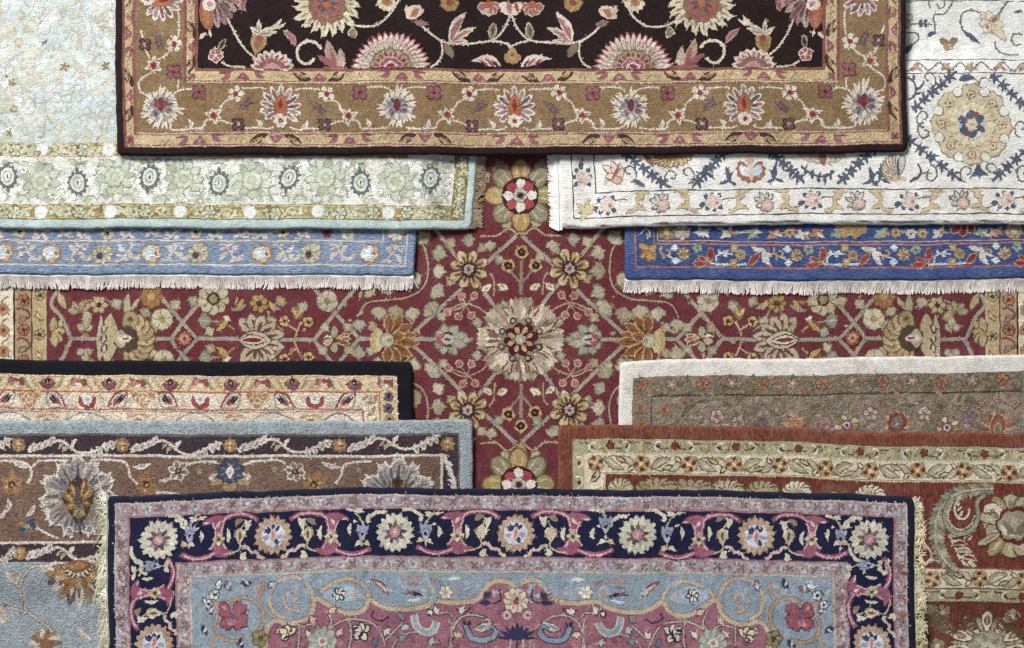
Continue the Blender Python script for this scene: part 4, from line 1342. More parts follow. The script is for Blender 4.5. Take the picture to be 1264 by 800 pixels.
# ================================================================== LIGHT BLUE RUG
def build_sky():
    R = sky_rug; BD = sky_b[2]; F = sky_b[4]
    CR, OR, DK, TN = 'cfc4bc', 'b8844e', '3c4258', 'c2b59c'
    def white_bloom(x, y, a=0.0):
        p = Motif(R, BD, .5).T(x, y, a)
        for k in range(8):
            t = 2 * PI * k / 8 + .2
            r1 = 15 if k in (0, 1, 7) else 12
            p.leaf(0, 0, r1 * math.cos(t), r1 * math.sin(t) * .95, 11, OR, prof=.5, skew=.66)
        for k in range(8):
            t = 2 * PI * k / 8 + .2
            r1 = 13 if k in (0, 1, 7) else 10
            p.leaf(0, 0, r1 * math.cos(t), r1 * math.sin(t) * .95, 8, ['dcd2c4', 'c8b89c'][k % 2], prof=.5, skew=.66)
        p.scal(-1, 0, 8, 6, .3, 'c9e0e6'); p.leaf(-4, -4, 3, 4, 3.4, 'e6eef0'); p.leaf(6, -3, 9, 3, 3, 'a06a40')
        p.done('flower')
    def tan_bloom(x, y, a=0.0):
        p = Motif(R, BD, .5).T(x, y, a)
        petals(p, 9, 2, 12.5, 7, '9a927c', 'c8bfa4', prof=.5, skew=.66)
        p.disc(-3, 2, 5, '8a8672'); p.disc(-3, 2, 3.8, DK); p.disc(-3, 2, 1.4, '9a4a44')
        p.done('flower')
    def scroll(x, y, s=1, t=1):
        p = Motif(R, BD, .3).T(x, y, 0, sx=s, sy=t)
        p.stroke([(-16, 9), (-9, 8), (-2, 0), (4, -9), (13, -10)], 2.2, CR, bead=.3)
        p.leaf(-3, 1, -12, -9, 6.5, CR, bend=2); p.leaf(0, 0, 10, 10, 6, CR, bend=-2); p.leaf(3, -6, -4, -12, 4, CR); p.leaf(-8, 7, -2, 12, 4, CR)
        p.leaf(4, -7, 12, -2, 4, CR)
        p.done('scroll_leaf')
    for x in (-62, 4, 63, 186, 322, 455): 
        if x != -62 and x != 4: white_bloom(x, 312, .1)
    white_bloom(4, 312); white_bloom(-60, 312)
    for x in (-28, 128, 246, 385): tan_bloom(x, 313)
    for i, x in enumerate((-44, 34, 97, 157, 217, 283, 352, 419)):
        scroll(x, 311, 1 if i % 2 == 0 else -1, 1 if i % 3 else -1)
        q = Motif(R, BD, .3).T(x + 14, 315); q.leaf(-6, 6, 6, -2, 5, CR, bend=2); q.leaf(-2, 6, -8, 0, 4, CR); q.done('leaf')
    scroll(486, 312, 1, 1)
    # corner and inner field slivers
    p = Motif(R, BD, .5).T(487, 286); petals(p, 7, 1, 11, 7, OR, 'dcd2c4'); p.scal(0, 0, 6, 6, .3, 'c9e0e6'); p.done('flower')
    for i, x in enumerate(range(-30, 470, 27)):
        if x > 455: continue
        p = Motif(R, F, .35).T(x, 287 + (i % 2) * 2, 0, sx=(1 if i % 2 else -1))
        if 390 < x < 408:
            petals(p, 6, 1, 8, 6, None, '8f3440'); p.disc(0, 0, 3, '4a2a3a'); p.done('flower'); continue
        if 425 < x < 455:
            petals(p, 7, 1, 9, 6, None, 'c8c8b4'); p.disc(0, 0, 3, '9aa08c'); p.done('flower'); continue
        if i % 4 == 2: petals(p, 6, 1, 8, 6, '9a927c', 'c8bfa4'); p.disc(0, 0, 2.5, DK)
        else:
            p.stroke([(-12, 5), (-5, 5), (2, -2), (10, -6)], 2.2, CR, bead=.3); p.leaf(-4, 4, -10, -4, 5, CR); p.leaf(0, 1, 8, 6, 5, CR); p.leaf(4, -4, -1, -9, 4, CR)
        p.done('scroll_leaf')
    p = Motif(R, F, .3)
    p.stroke([(300, 286), (318, 290), (336, 286), (345, 280)], 2.4, CR, bead=.3)
    p.leaf(306, 283, 334, 283, 9, '9a9c82'); p.done('leaf')
build_sky()

# ================================================================== PALE AQUA RUG
def build_aqua():
    R = aqua; BIND, L1, G1, L2, BD, G2, F = aqua_b
    SG, SG2, DG, WH = 'bcc4ae', 'aab49a', '68706a', 'e6e8e4'
    # border ground foliage, then blossoms and spiky rings
    def sage_bloom(x, y, s=1.0):
        p = Motif(R, BD, .35).T(x, y, RNG.uniform(0, 1), s)
        for k in range(10):
            a = 2 * PI * k / 10
            p.leaf(11 * math.cos(a), 11 * math.sin(a), 26 * math.cos(a + .37), 25 * math.sin(a + .37), 10.5, '97a08b', bend=3)
            p.leaf(12 * math.cos(a), 12 * math.sin(a), 25 * math.cos(a + .35), 24 * math.sin(a + .35), 9, RNG.choice([SG, SG2, 'c2ccb2', 'ccd3c2']), bend=3)
        p.scal(0, 0, 13.6, 8, .14, '98a18c'); p.scal(0, 0, 12.2, 8, .14, 'c2cab4'); p.scal(0, 0, 10, 8, .2, 'd2d6c4'); p.scal(0, 0, 7, 6, .2, 'b2bd9c'); p.disc(0, 0, 3, 'cdbfa8')
        p.done('flower')
    def spiky_ring(x, y, up):
        p = Motif(R, BD, .55).T(x, y, RNG.uniform(-.2, .2), 1.12, sy=-1 if up else 1)
        for k in range(13):
            a = 2 * PI * k / 13 + PI / 2
            r1 = 18 if k == 0 else 14.5
            p.leaf(6 * math.cos(a), 8 * math.sin(a), r1 * math.cos(a) * .85, r1 * math.sin(a) * 1.05, 4.2, DG, prof=.7, skew=.4)
        p.disc(0, 0, 9.6, DG, ry=12); p.disc(0, 0, 7.6, 'cfd8d2', ry=9.8); p.disc(0, 0, 5, 'a0ab98', ry=7); p.disc(0, 0, 3.4, 'd8dcd2', ry=5); p.leaf(0, -3, 0, 3, 2, '5c6458')
        p.done('spiky_ring')
    fill_small(R, BD, (-40, 196, 560, 252), ['eaebe8', 'd2d6ca', 'cbd0c0', 'e8e8e4', 'b9c0ac', 'dcd8ce', 'a8b09c', 'f0f0ee'], 760, 6, seed=41, elong=1.6)
    def swirls(par, rect, cols, n, seed, rr=(4, 9), w_=1.2):
        r = random.Random(seed)
        for i in range(n):
            x, y = r.uniform(rect[0], rect[2]), r.uniform(rect[1], rect[3])
            a, q, sg = r.uniform(0, 6.28), r.uniform(*rr), r.choice((-1, 1))
            pts = [(x + q * (1 - k * .12) * math.cos(a + sg * k * .75), y + q * (1 - k * .12) * math.sin(a + sg * k * .75)) for k in range(6)]
            pts = [(max(rect[0], min(rect[2], px)), max(rect[1], min(rect[3], py))) for px, py in pts]
            vine(R, par, pts, w_ * r.uniform(.8, 1.3), r.choice(cols), .3, name='tendril', lift=.42)
    swirls(BD, (-20, 197, 558, 251), ['8f9887', 'a3a99a', '9aa08c', 'f0f1ee', 'b0a890'], 150, 5)
    swirls(F, (-6, -6, 143, 172), ['b0b4ae', 'bab8b0', 'e4e8e8', 'aab4ae', 'c0b4a6'], 64, 6, (5, 14), 1.1)
    for x in (-34, 53, 144, 228, 313, 402, 489): sage_bloom(x, 221 + RNG.uniform(-2, 2))
    for i, x in enumerate((-76, 11, 98, 186, 272, 359, 447, 533)):
        spiky_ring(x, 219 if i % 2 else 226, i % 2 == 0)
    for i, x in enumerate(range(-30, 560, 43)):
        p = Motif(R, BD, .3).T(x, 200, 0)
        for a in (.2, 1.0, 2.0, 2.9): p.leaf(0, 0, 13 * math.cos(a), 10 * math.sin(a), 7, RNG.choice([SG2, '97a588', 'c0c9b0']))
        p.leaf(-6, 3, 7, 1, 2.4, '7d8a72'); p.done('leaf')
        p = Motif(R, BD, .3).T(x + 18, 247, 0)
        for a in (.2, 1.0, 2.0, 2.9): p.leaf(0, 0, 13 * math.cos(a), -10 * math.sin(a), 7, RNG.choice([SG, 'c6ceb8', 'd2d4c0']))
        p.stroke([(-9, 2), (-4, -5), (4, -5), (9, 2)], 1.5, '97a588'); p.done('leaf')
    # vertical end of the border
    for y in (150, 180, 206):
        p = Motif(R, BD, .3).T(548, y, 0)
        for a in (0, 1.5, 3, 4.5): p.leaf(0, 0, 10 * math.cos(a), 11 * math.sin(a), 7, RNG.choice([SG, SG2]))
        p.done('leaf')
    vine(R, BD, [(556, 225), (555, 240), (549, 249), (536, 250)], 2, '7f8680', .2)
    # golden guard stripes
    def guard(par, y0, xs, xa, xb):
        for x in xs:
            p = Motif(R, par, .5).T(x, y0)
            p.scal(0, 0, 8.4, 9, .1, 'd8d6c6'); p.scal(0, 0, 6.6, 8, .12, 'e2e8e8'); p.disc(0, 0, 2.8, 'c2c8c4'); p.disc(0, 0, 1.6, 'eceeee'); p.done('disc_flower')
        x = xa
        i = 0
        while x < xb:
            if min(abs(x - q) for q in xs) > 13:
                p = Motif(R, par, .4).T(x, y0 + RNG.uniform(-1, 1), 0, sx=1 if i % 2 else -1)
                k = i % 3
                if k == 0:
                    petals(p, 6, 1, 8, 6, '7a6a3c', 'c4cbb0'); p.disc(0, 0, 2.4, 'a8b494')
                elif k == 1:
                    p.stroke([(-9, 5), (-3, 5), (2, -3), (9, -5)], 2.2, 'd2cfa6', bead=.3); p.leaf(-3, 4, -9, -5, 5.5, 'bfc7a4'); p.leaf(1, -1, 8, 5, 5.5, 'cdd0b4')
                else:
                    for a in (0.6, 1.6, 2.6, 3.8, 5.2): p.leaf(0, 0, 8.5 * math.cos(a), 7 * math.sin(a), 5, RNG.choice(['c2cbb0', 'aeb898', 'd4d4b4']))
                    p.disc(0, 0, 2, '8a7b46')
                p.done('flower')
            x += 13.5; i += 1
        fill_small(R, par, (xa, y0 - 7, xb, y0 + 7), ['8a7238', 'cfc48e', 'b09a5c', 'b8c0a0'], int((xb - xa) * .5), 4, seed=int(y0))
        vine(R, par, [(xa, y0 - 7.3), (xb, y0 - 7.3)], 1.4, 'cdbf8c', .3, name='border_line')
        vine(R, par, [(xa, y0 + 7.3), (xb, y0 + 7.3)], 1.4, 'd0c79c', .3, name='border_line')
    guard(G1, 261.7, (-30, 56, 141, 227, 313, 398, 484), -60, 560)
    guard(G2, 185.2, (-33, 53, 135), -20, 142)
    for y in (200, 226, 245, 262):
        p = Motif(R, G1, .4).T(570, y, .5)
        petals(p, 6, 1, 7.5, 5.5, '7a6a3c', 'bcc5a6'); p.disc(0, 0, 2.4, 'd8d8c2'); p.done('flower')
    fill_small(R, G1, (564, 190, 576, 268), ['8a7238', 'cfc48e', 'b8c0a0'], 60, 4, seed=77)
    # faded field
    fill_small(R, F, (-12, -50, 150, 176), ['ccdadb', 'bdd0d0', 'c6d2c8', 'd2d8d2', 'cad7d9', 'bccbc4', 'd0d2c4', 'c2c4b0', 'c9c4b2'], 340, 12, seed=45, elong=2.2)
    for x, y, r, c in ((18, 19, 7, 'bcb69a'), (7, 37, 7, 'bdb79e'), (27, 36, 6, 'bcb79c'), (18, 53, 7, 'bab298'), (15, 136, 5, '9c8a58'), (6, 70, 7, 'c2b8a8')):
        p = Motif(R, F, .4).T(x, y); p.scal(0, 0, r + 1.5, 7, .2, 'cfd4c8'); p.scal(0, 0, r, 7, .2, c); p.disc(0, 0, r * .3, 'd0cbb4'); p.done('flower')
    for x, y, c in ((50, 54, '7c6a66'), (75, 82, '8a7448'), (126, 82, '86703f'), (12, 103, '8f7a50'), (12, 165, '948258'), (120, 35, 'a89c98')):
        p = Motif(R, F, .45).T(x, y, RNG.uniform(0, 2))
        for k in range(5):
            a = k * 1.15
            p.leaf(0, 0, 6.5 * math.cos(a), 6.5 * math.sin(a), 2.6, c)
        p.done('small_star')
    single_leaf(R, F, 42, 30, 48, 24, 4, '7c6450')
    single_leaf(R, F, 0, 98, 8, 92, 3, '6a5644')
    for pts in ([(26, 58), (30, 50), (38, 52), (34, 57)], [(56, 138), (54, 122), (60, 112), (75, 100), (84, 96), (90, 88)], [(110, 90), (118, 96), (130, 106), (140, 118)], [(55, 140), (62, 152), (80, 172)], [(142, 144), (132, 158), (118, 174)], [(64, 40), (70, 30), (80, 34), (92, 48)], [(90, 60), (100, 76), (116, 70), (138, 40)], [(28, 18), (40, 8), (38, 30), (36, 40)]):
        vine(R, F, pts, 1.7, RNG.choice(['a99f9c', '9d9488', 'b4aca6']), .3)
    for x, y in ((20, 112), (36, 120), (30, 160), (46, 164), (8, 152), (66, 22), (84, 46), (118, 52), (130, 20), (100, 36), (52, 14), (62, 58), (132, 62), (10, 88), (100, 92)):
        p = Motif(R, F, .4).T(x, y, RNG.uniform(0, 6)); p.oleaf(-9, 2, 9, -2, 6, 'b0b2a4', RNG.choice(['cdd2c6', 'c8c6b4', 'c2cec6']), bend=3); p.oleaf(-5, -3, 4, 6, 4, 'b4b6aa', 'd2d4ca'); p.done('leaf')
    for row in range(5):
        for k in range(6):
            x, y = 64 + k * 14 + (row % 2) * 3, 108 + row * 14
            if x > 142 or (row in (0, 4) and (k < 1 or k > 4)): continue
            p = Motif(R, F, .4).T(x, y, 0); p.disc(0, 0, 4.6, 'b6c0b6', ry=5); p.disc(-.5, 0, 3.2, 'd2dad6', ry=3.6); p.done('small_flower')
    for x, y in ((38, 84), (30, 92), (46, 96), (24, 74), (60, 70), (90, 20), (112, 14), (75, 12), (104, 62), (34, 134), (44, 148), (26, 146)):
        p = Motif(R, F, .4).T(x, y, RNG.uniform(0, 3))
        petals(p, 6, 1, RNG.uniform(6, 10), 5, None, RNG.choice(['d2d2c4', 'c9d0c0', 'd8d8d2'])); p.disc(0, 0, 2.6, 'c0b8a4'); p.done('flower')
build_aqua()

# ================================================================== IVORY RUG
def build_ivory():
    R = ivory; BIND, L1, G1, L2, BD, L3, G2, L4, F = ivory_b
    NV, GD, LN, PK, TN = '525c70', 'c9b488', '6b6c66', 'd3b0a6', 'cdbd9c'
    OL = '8c7c5c'
    # outer guard row
    def rim_flower(x, y, a=0.0):
        p = Motif(R, G1, .5).T(x, y, a)
        for dx_, dy_ in ((-18, 5), (-12, -8), (-2, -12), (10, -11), (-9, 11), (3, 13), (13, 9)):
            p.leaf(dx_ * .45, dy_ * .45, dx_, dy_, 6.0, NV, prof=.7, skew=.45)
        p.scal(1, 0, 10, 9, .25, 'd9d2c8'); p.scal(1, 0, 8.2, 8, .3, PK); p.scal(1, 0, 4.6, 6, .25, 'dcc4b6'); p.disc(5, 1, 2.2, 'b07a72')
        p.done('flower')
    def gold_branch(x, y, k):
        p = Motif(R, G1, .45).T(x, y, 0, sx=1 if k else -1)
        for c, e in ((OL, 1.5), (GD, 0)):
            p.stroke([(-12, 12), (-4, 11), (1, 4), (0, -4), (6, -10)], 3.4 + e, c)
            p.leaf(-3, -11, 16, -12, 3.6 + e, c); p.leaf(-2, 8, 12, 10, 5 + e, c, bend=-2); p.leaf(0, -2, 9, -8, 4 + e, c); p.leaf(-4, 10, -13, 14, 4 + e, c)
        p.done('gold_branch')
    def tulip(x, y):
        p = Motif(R, G1, .45).T(x, y, 0)
        for dx_, dy_ in ((-15, -6), (-8, -13), (2, -14), (9, -12), (-12, 6), (-4, 12), (4, 12)):
            p.leaf(0, 2, dx_, dy_, 6.4, '6a6f66', skew=.6); p.leaf(0, 2, dx_ * .86, dy_ * .86, 4.0, 'c9c9b8', skew=.6)
        p.scal(3, 3, 8.4, 8, .2, '7c7468'); p.scal(3, 3, 7, 8, .25, PK); p.disc(3, 3, 3, 'd8bfb2')
        p.done('tulip')
    for x, y in ((745, 251), (878, 250), (1000, 250), (1119, 250), (1238, 250)): rim_flower(x, y)
    for x, y, k in ((783, 250, 1), (908, 250, 1), (1028, 250, 1), (1147, 250, 1), (1268, 250, 1)): gold_branch(x, y, k)
    for x, y, k in ((846, 250, 0), (970, 250, 0), (1085, 250, 0), (1207, 249, 0)): gold_branch(x, y, k)
    for x in (813, 942, 1056, 1183): tulip(x, 251)
    for x in (745, 878, 1000, 1119, 1238):
        vine(R, G1, [(x + 8, 249), (x + 16, 246), (x + 26, 246)], 1.4, LN, .3)
        vine(R, G1, [(x - 34, 260), (x - 20, 259), (x - 12, 256)], 1.4, LN, .3)
    rim_flower(718, 216, PI / 2 + .2); rim_flower(718, 96, PI / 2)
    vine(R, G1, [(719, 205), (719, 190)], 1.4, LN, .3)
    p = Motif(R, G1, .5).T(722, 254)
    for c, e in ((OL, 1.5), (GD, 0)):
        p.leaf(-8, 14, 0, 0, 5 + e, c); p.leaf(-2, 3, -12, -8, 5 + e, c); p.leaf(-2, 4, 2, -14, 5 + e, c); p.leaf(-2, 4, 9, -6, 5 + e, c); p.leaf(-4, 6, 10, 2, 4 + e, c)
    p.done('gold_branch')
    # ---- wide border: medallion, leaf chains
    def chain(x0, y0, x1, y1):
        n = 5
        dx_, dy_ = (x1 - x0), (y1 - y0)
        L = math.hypot(dx_, dy_); ux, uy = dx_ / L, dy_ / L
        p = Motif(R, BD, .45)
        p.stroke([(x0, y0), (x1, y1)], 1.6, NV, bead=.3)
        for k in range(n):
            t = (k + .4) / n
            bx, by = x0 + dx_ * t, y0 + dy_ * t
            f = 1.0
            p.leaf(bx - ux * 6, by - uy * 6, bx + ux * 7, by + uy * 7, 5.8, NV, skew=.45)
            for sgn in (-1, 1):
                p.leaf(bx, by, bx + ux * 5 - uy * 8 * sgn, by + uy * 5 + ux * 8 * sgn, 3.2, NV)
                p.leaf(bx - ux * 3, by - uy * 3, bx - ux * 4 - uy * 6.5 * sgn, by - uy * 4 + ux * 6.5 * sgn, 3.2, NV)
        p.leaf(x1 - ux * 4, y1 - uy * 4, x1 + ux * 5, y1 + uy * 5, 3, NV)
        p.done('leaf_chain')
    for a in ((1128, 138, 1180, 93), (1119, 172, 1181, 224), (1225, 95, 1278, 145), (1280, 176, 1225, 224),
              (770, 188, 820, 230), (896, 188, 855, 229), (948, 186, 988, 226), (1082, 184, 1034, 227)): chain(*a)
    def medallion(cx, cy, full=True, core='navy'):
        p = Motif(R, BD, .55).T(cx, cy)
        N = 8
        def sil(r, amp):
            pts = []
            for i in range(96):
                a = 2 * PI * i / 96
                q = r * (1 - amp + amp * abs(math.cos(N * a / 2)) ** .6 + .02 * math.sin(24 * a))
                pts.append((q * math.cos(a), q * math.sin(a)))
            return pts
        p.poly(sil(50.5, .16), '8f8468', (0, 0)); p.poly(sil(49, .16), 'c8b996', (0, 0))
        for k in range(N):
            a = 2 * PI * k / N
            p.scal(37 * math.cos(a), 37 * math.sin(a), 6, 5, .3, '8c7a5a'); p.scal(37 * math.cos(a), 37 * math.sin(a), 4.2, 5, .3, 'd2bfa2'); p.disc(37 * math.cos(a), 37 * math.sin(a), 1.6, '7a5c4c')
            b = a + PI / N
            p.disc(43 * math.cos(b), 43 * math.sin(b), 6.4, '8f8468'); p.disc(43.5 * math.cos(b), 43.5 * math.sin(b), 5.4, 'dcdcd6')
        p.scal(0, 0, 29, 14, .08, 'bcae86'); p.scal(0, 0, 27, 14, .1, 'd2c7a2')
        for k in range(26):
            a = 2 * PI * k / 26
            p.leaf(18 * math.cos(a), 18 * math.sin(a), 31 * math.cos(a), 31 * math.sin(a), 3, ['d8cda8', 'c6b88c'][k % 2])
        p.scal(0, 0, 18, 6, .06, 'd2cfc6')
        for k in range(6):
            a = 2 * PI * k / 6 + .5
            p.leaf(5 * math.cos(a), 5 * math.sin(a), 18 * math.cos(a), 18 * math.sin(a), 12, NV, prof=.6)
            b = a + PI / 6
            p.leaf(11 * math.cos(b), 11 * math.sin(b), 17 * math.cos(b), 17 * math.sin(b), 8, ['d8d8d4', '9a4038', 'b8c0cc'][k % 3], prof=.5)
        p.scal(0, 0, 9, 6, .25, '7c6c5c', rot=.5); p.scal(0, 0, 8, 6, .25, 'd2c2a8', rot=.5); p.disc(0, 0, 2.4, 'b8a890')
        p.done('medallion', 'beige scalloped medallion with a navy star')
    medallion(1200, 157)
    # curls and sprigs round the medallion
    def curl(x, y, s=1, t=1, r=7.5, par=BD):
        p = Motif(R, par, .3).T(x, y, 0, sx=s, sy=t)
        p.stroke([(0, 12), (6, 9), (r, 0), (2, -r), (-5, -5), (-4, 1), (0, 2)], 1.7, LN, bead=.3)
        p.done('curl')
    for x, y, s, t in ((1141, 148, -1, 1), (1141, 166, -1, -1), (1190, 216, -1, 1), (1222, 213, 1, 1), (1148, 101, 1, 1), (1260, 160, -1, 1), (1262, 215, -1, 1), (1146, 218, 1, -1), (776, 213, 1, 1), (827, 220, -1, 1), (848, 216, 1, 1)):
        curl(x, y, s, t)
    p = Motif(R, BD, .45).T(1206, 215)
    p.leaf(0, -12, 0, 8, 10, NV, skew=.6); p.leaf(0, 2, -12, 8, 3, NV, bend=2); p.leaf(0, 2, 12, 7, 3, NV, bend=-2); p.leaf(-3, -2, -7, 6, 5, NV); p.leaf(3, -2, 7, 6, 5, NV); p.done('sprig')
    vine(R, BD, [(1207, 195), (1205, 206)], 1.5, LN, .2)
    p = Motif(R, BD, .45).T(1200, 102)
    p.oleaf(-14, 0, 4, -2, 6, '6a7080', NV, bend=-2); p.stroke([(2, -2), (9, 2), (11, 12)], 1.6, LN); p.stroke([(10, 6), (13, -2), (19, -3), (23, 2)], 1.6, LN); p.done('sprig')
    p = Motif(R, BD, .45).T(1132, 108)
    p.stroke([(-10, -10), (-4, -6), (0, 4), (-2, 14), (-8, 18)], 2.4, NV); p.leaf(-3, -6, -3, -14, 4, NV); p.leaf(0, 6, 10, -6, 3, NV, bend=2); p.leaf(-2, 12, 8, 8, 3, NV); p.done('sprig')
    p = Motif(R, BD, .45).T(1132, 214)
    p.stroke([(0, -10), (3, 0), (-3, 8), (-12, 12)], 2.8, NV); p.leaf(1, 2, 14, -2, 2.4, LN, bend=2); p.leaf(-12, 12, -3, 6, 3.4, NV); p.done('sprig')
    # shell at the brown rug's corner, half rosettes and sprigs along the lower edge of the wide border
    p = Motif(R, BD, .45).T(1107, 212)
    for k in range(9):
        a = PI * .9 + k * .28
        p.oleaf(0, 8, 20 * math.cos(a), 20 * math.sin(a), 7, OL, ['cbb98e', 'd6d2c4', 'b8bcc4'][k % 3], prof=.6, skew=.66)
    p.leaf(0, -14, 0, 8, 3, '4c566a'); p.leaf(0, 8, 10, 12, 5, 'cbb98e'); p.leaf(0, 8, -9, 13, 5, 'cbb98e'); p.done('shell_flower')
    p = Motif(R, BD, .45).T(828, 190)
    for k in range(11):
        a = .15 + k * .284
        p.oleaf(4 * math.cos(a), 0, 28 * math.cos(a), 18 * math.sin(a), 9, '7c6848', ['c0aa78', 'cdb98a'][k % 2])
    p.leaf(-22, 4, 22, 4, 10, '8f6c48'); p.leaf(-34, 0, -20, 18, 6, '8a5a48'); p.done('half_rosette')
    p = Motif(R, BD, .45).T(757, 213)
    for x, y in ((-13, -10), (-2, -14), (8, -11), (-10, 4)): p.oleaf(4, 8, x, y, 7.5, 'a0674e', 'd8cfc4', bend=2)
    p.leaf(-2, 6, 8, -8, 4, 'a0573f'); p.oleaf(-2, 8, 10, 9, 8, 'a87c5a', 'd2a894'); p.leaf(-9, 6, -12, 14, 4, TN); p.done('butterfly_flower')
    single_leaf(R, BD, 780, 222, 793, 230, 5, NV, '7c8490')
    p = Motif(R, BD, .45).T(925, 212)
    for k in range(10):
        a = -.6 + k * .485
        p.leaf(0, 0, 19 * math.cos(a), 17 * math.sin(a), 8, '9a6a54', prof=.6, skew=.7)
    p.leaf(-13, -6, -3, 8, 11, 'dcdcd8'); p.leaf(13, -6, 3, 8, 11, 'b4ccd8'); p.leaf(0, -16, 0, 14, 7, 'd0bfa8'); p.leaf(-9, -3, -3, 4, 4, 'b4ccd8'); p.disc(0, -14, 5, 'd2aba0'); p.done('heart_flower')
    for x, y, s in ((897, 219, 1), (955, 218, -1), (1073, 222, 1), (1085, 220, -1)):
        p = Motif(R, BD, .45).T(x, y, 0, sx=s)
        p.leaf(-2, -14, 2, 8, 6, NV); p.leaf(2, 6, 10, 10, 4, NV); p.leaf(1, 4, -12, 9, 4, NV); p.leaf(0, 0, 6, -6, 3.6, NV); p.done('sprig')
    p = Motif(R, BD, .45).T(1013, 190)
    for k in range(11):
        a = .15 + k * .284
        p.oleaf(4 * math.cos(a), 0, 30 * math.cos(a), 16 * math.sin(a), 9, 'a89880', ['cfc6b8', 'c8b8a4'][k % 2])
    p.leaf(0, -2, 2, 19, 9, '8c6450'); p.done('half_rosette')
    p = Motif(R, BD, .45).T(1010, 216)
    p.stroke([(-22, -8), (-16, -2), (-4, 4), (8, 4), (18, -3)], 3.0, NV, bead=.2)
    for x, y in ((-18, -4), (-10, 1), (-2, 4), (6, 5), (13, 1)): p.leaf(x, y, x + 1, y + 8, 4, NV); p.leaf(x, y, x + 4, y - 5, 3, NV)
    p.done('sprig')
    for x, y, s in ((865, 214, 1), (880, 222, -1)):
        single_leaf(R, BD, x, y, x + 9 * s, y - 9, 4, NV)
    # ---- inner guard: thin wave with small gold blooms
    pts = []
    for i, x in enumerate(range(1110, 1300, 13)):
        pts.append((x, 85 + (5 if i % 2 else -5)))
    vine(R, G2, pts, 1.5, LN, .3)
    for x in (1134, 1170, 1200, 1236, 1266):
        p = Motif(R, G2, .4).T(x, 85); p.leaf(-7, 5, 5, -5, 5, '9c7c60'); p.leaf(-4, -4, 5, 4, 4, 'b89a7c'); p.leaf(0, 0, 8, 5, 3, 'a08468'); p.done('small_flower')
    # ---- field arabesques
    vine(R, F, [(1156, 12), (1155, 0), (1168, -6)], 1.6, LN, .3)
    vine(R, F, [(1164, 6), (1168, 12), (1174, 8), (1172, 1), (1164, 0)], 1.6, LN, .3)
    vine(R, F, [(1184, 0), (1182, 8), (1172, 19), (1160, 20), (1160, 34), (1160, 42)], 1.7, LN, .3)
    single_leaf(R, F, 1150, 48, 1162, 42, 5, NV, bend=-2)
    vine(R, F, [(1131, 31), (1144, 31), (1157, 32)], 1.6, LN, .3)
    p = Motif(R, F, .45).T(1146, 31); petals(p, 4, 0, 7, 4.5, None, NV, rot=.8); p.done('small_flower')
    p = Motif(R, F, .4).T(1124, 24)
    for x, y in ((8, -4), (4, 10), (-4, 14), (-6, -6)): p.oleaf(-2, 2, x, y, 7, '9a8a74', 'd0c4b2')
    p.done('flower')
    vine(R, F, [(1124, 42), (1136, 42), (1139, 50), (1132, 56), (1128, 64)], 1.8, LN, .3); single_leaf(R, F, 1131, 55, 1123, 69, 6, NV, bend=1)
    p = Motif(R, F, .45).T(1175, 54)
    for x, y in ((-10, -4), (11, -5), (0, 4), (-3, 9), (4, 8)): p.oleaf(0, 2, x, y, 6, '8c7454', 'd0b98c')
    p.done('moth_flower')
    vine(R, F, [(1218, 18), (1206, 15), (1196, 18), (1192, 28), (1195, 40)], 1.7, LN, .3)
    single_leaf(R, F, 1194, 38, 1216, 57, 6, NV, bend=1)
    vine(R, F, [(1254, 0), (1244, 14), (1238, 22)], 2.2, LN, .3)
    p = Motif(R, F, .45).T(1230, 32)
    for x, y, c in ((-12, -14, 'd8cdb0'), (-2, -16, 'd9d0bc'), (-14, 0, 'd8d0b8'), (10, -10, 'c8aa8c'), (16, 0, 'd6ccb6'), (2, 10, 'd2aca0'), (18, 18, 'd8c8a4'), (-8, 10, 'd8ccc0')): p.oleaf(0, 0, x, y, 9, 'b0a084', c)
    p.leaf(2, -2, 8, -10, 5, '9a7048'); p.disc(-4, 4, 3, 'b07868'); p.done('flower')
    vine(R, F, [(1233, 54), (1235, 62), (1244, 69), (1262, 69)], 1.7, LN, .3)
    vine(R, F, [(1268, 44), (1258, 43), (1254, 50), (1258, 57), (1266, 56)], 1.7, LN, .3)
    single_leaf(R, F, 1190, -1, 1197, 3, 4, NV)
    single_leaf(R, F, 1260, 17, 1270, 14, 4, NV)
build_ivory()

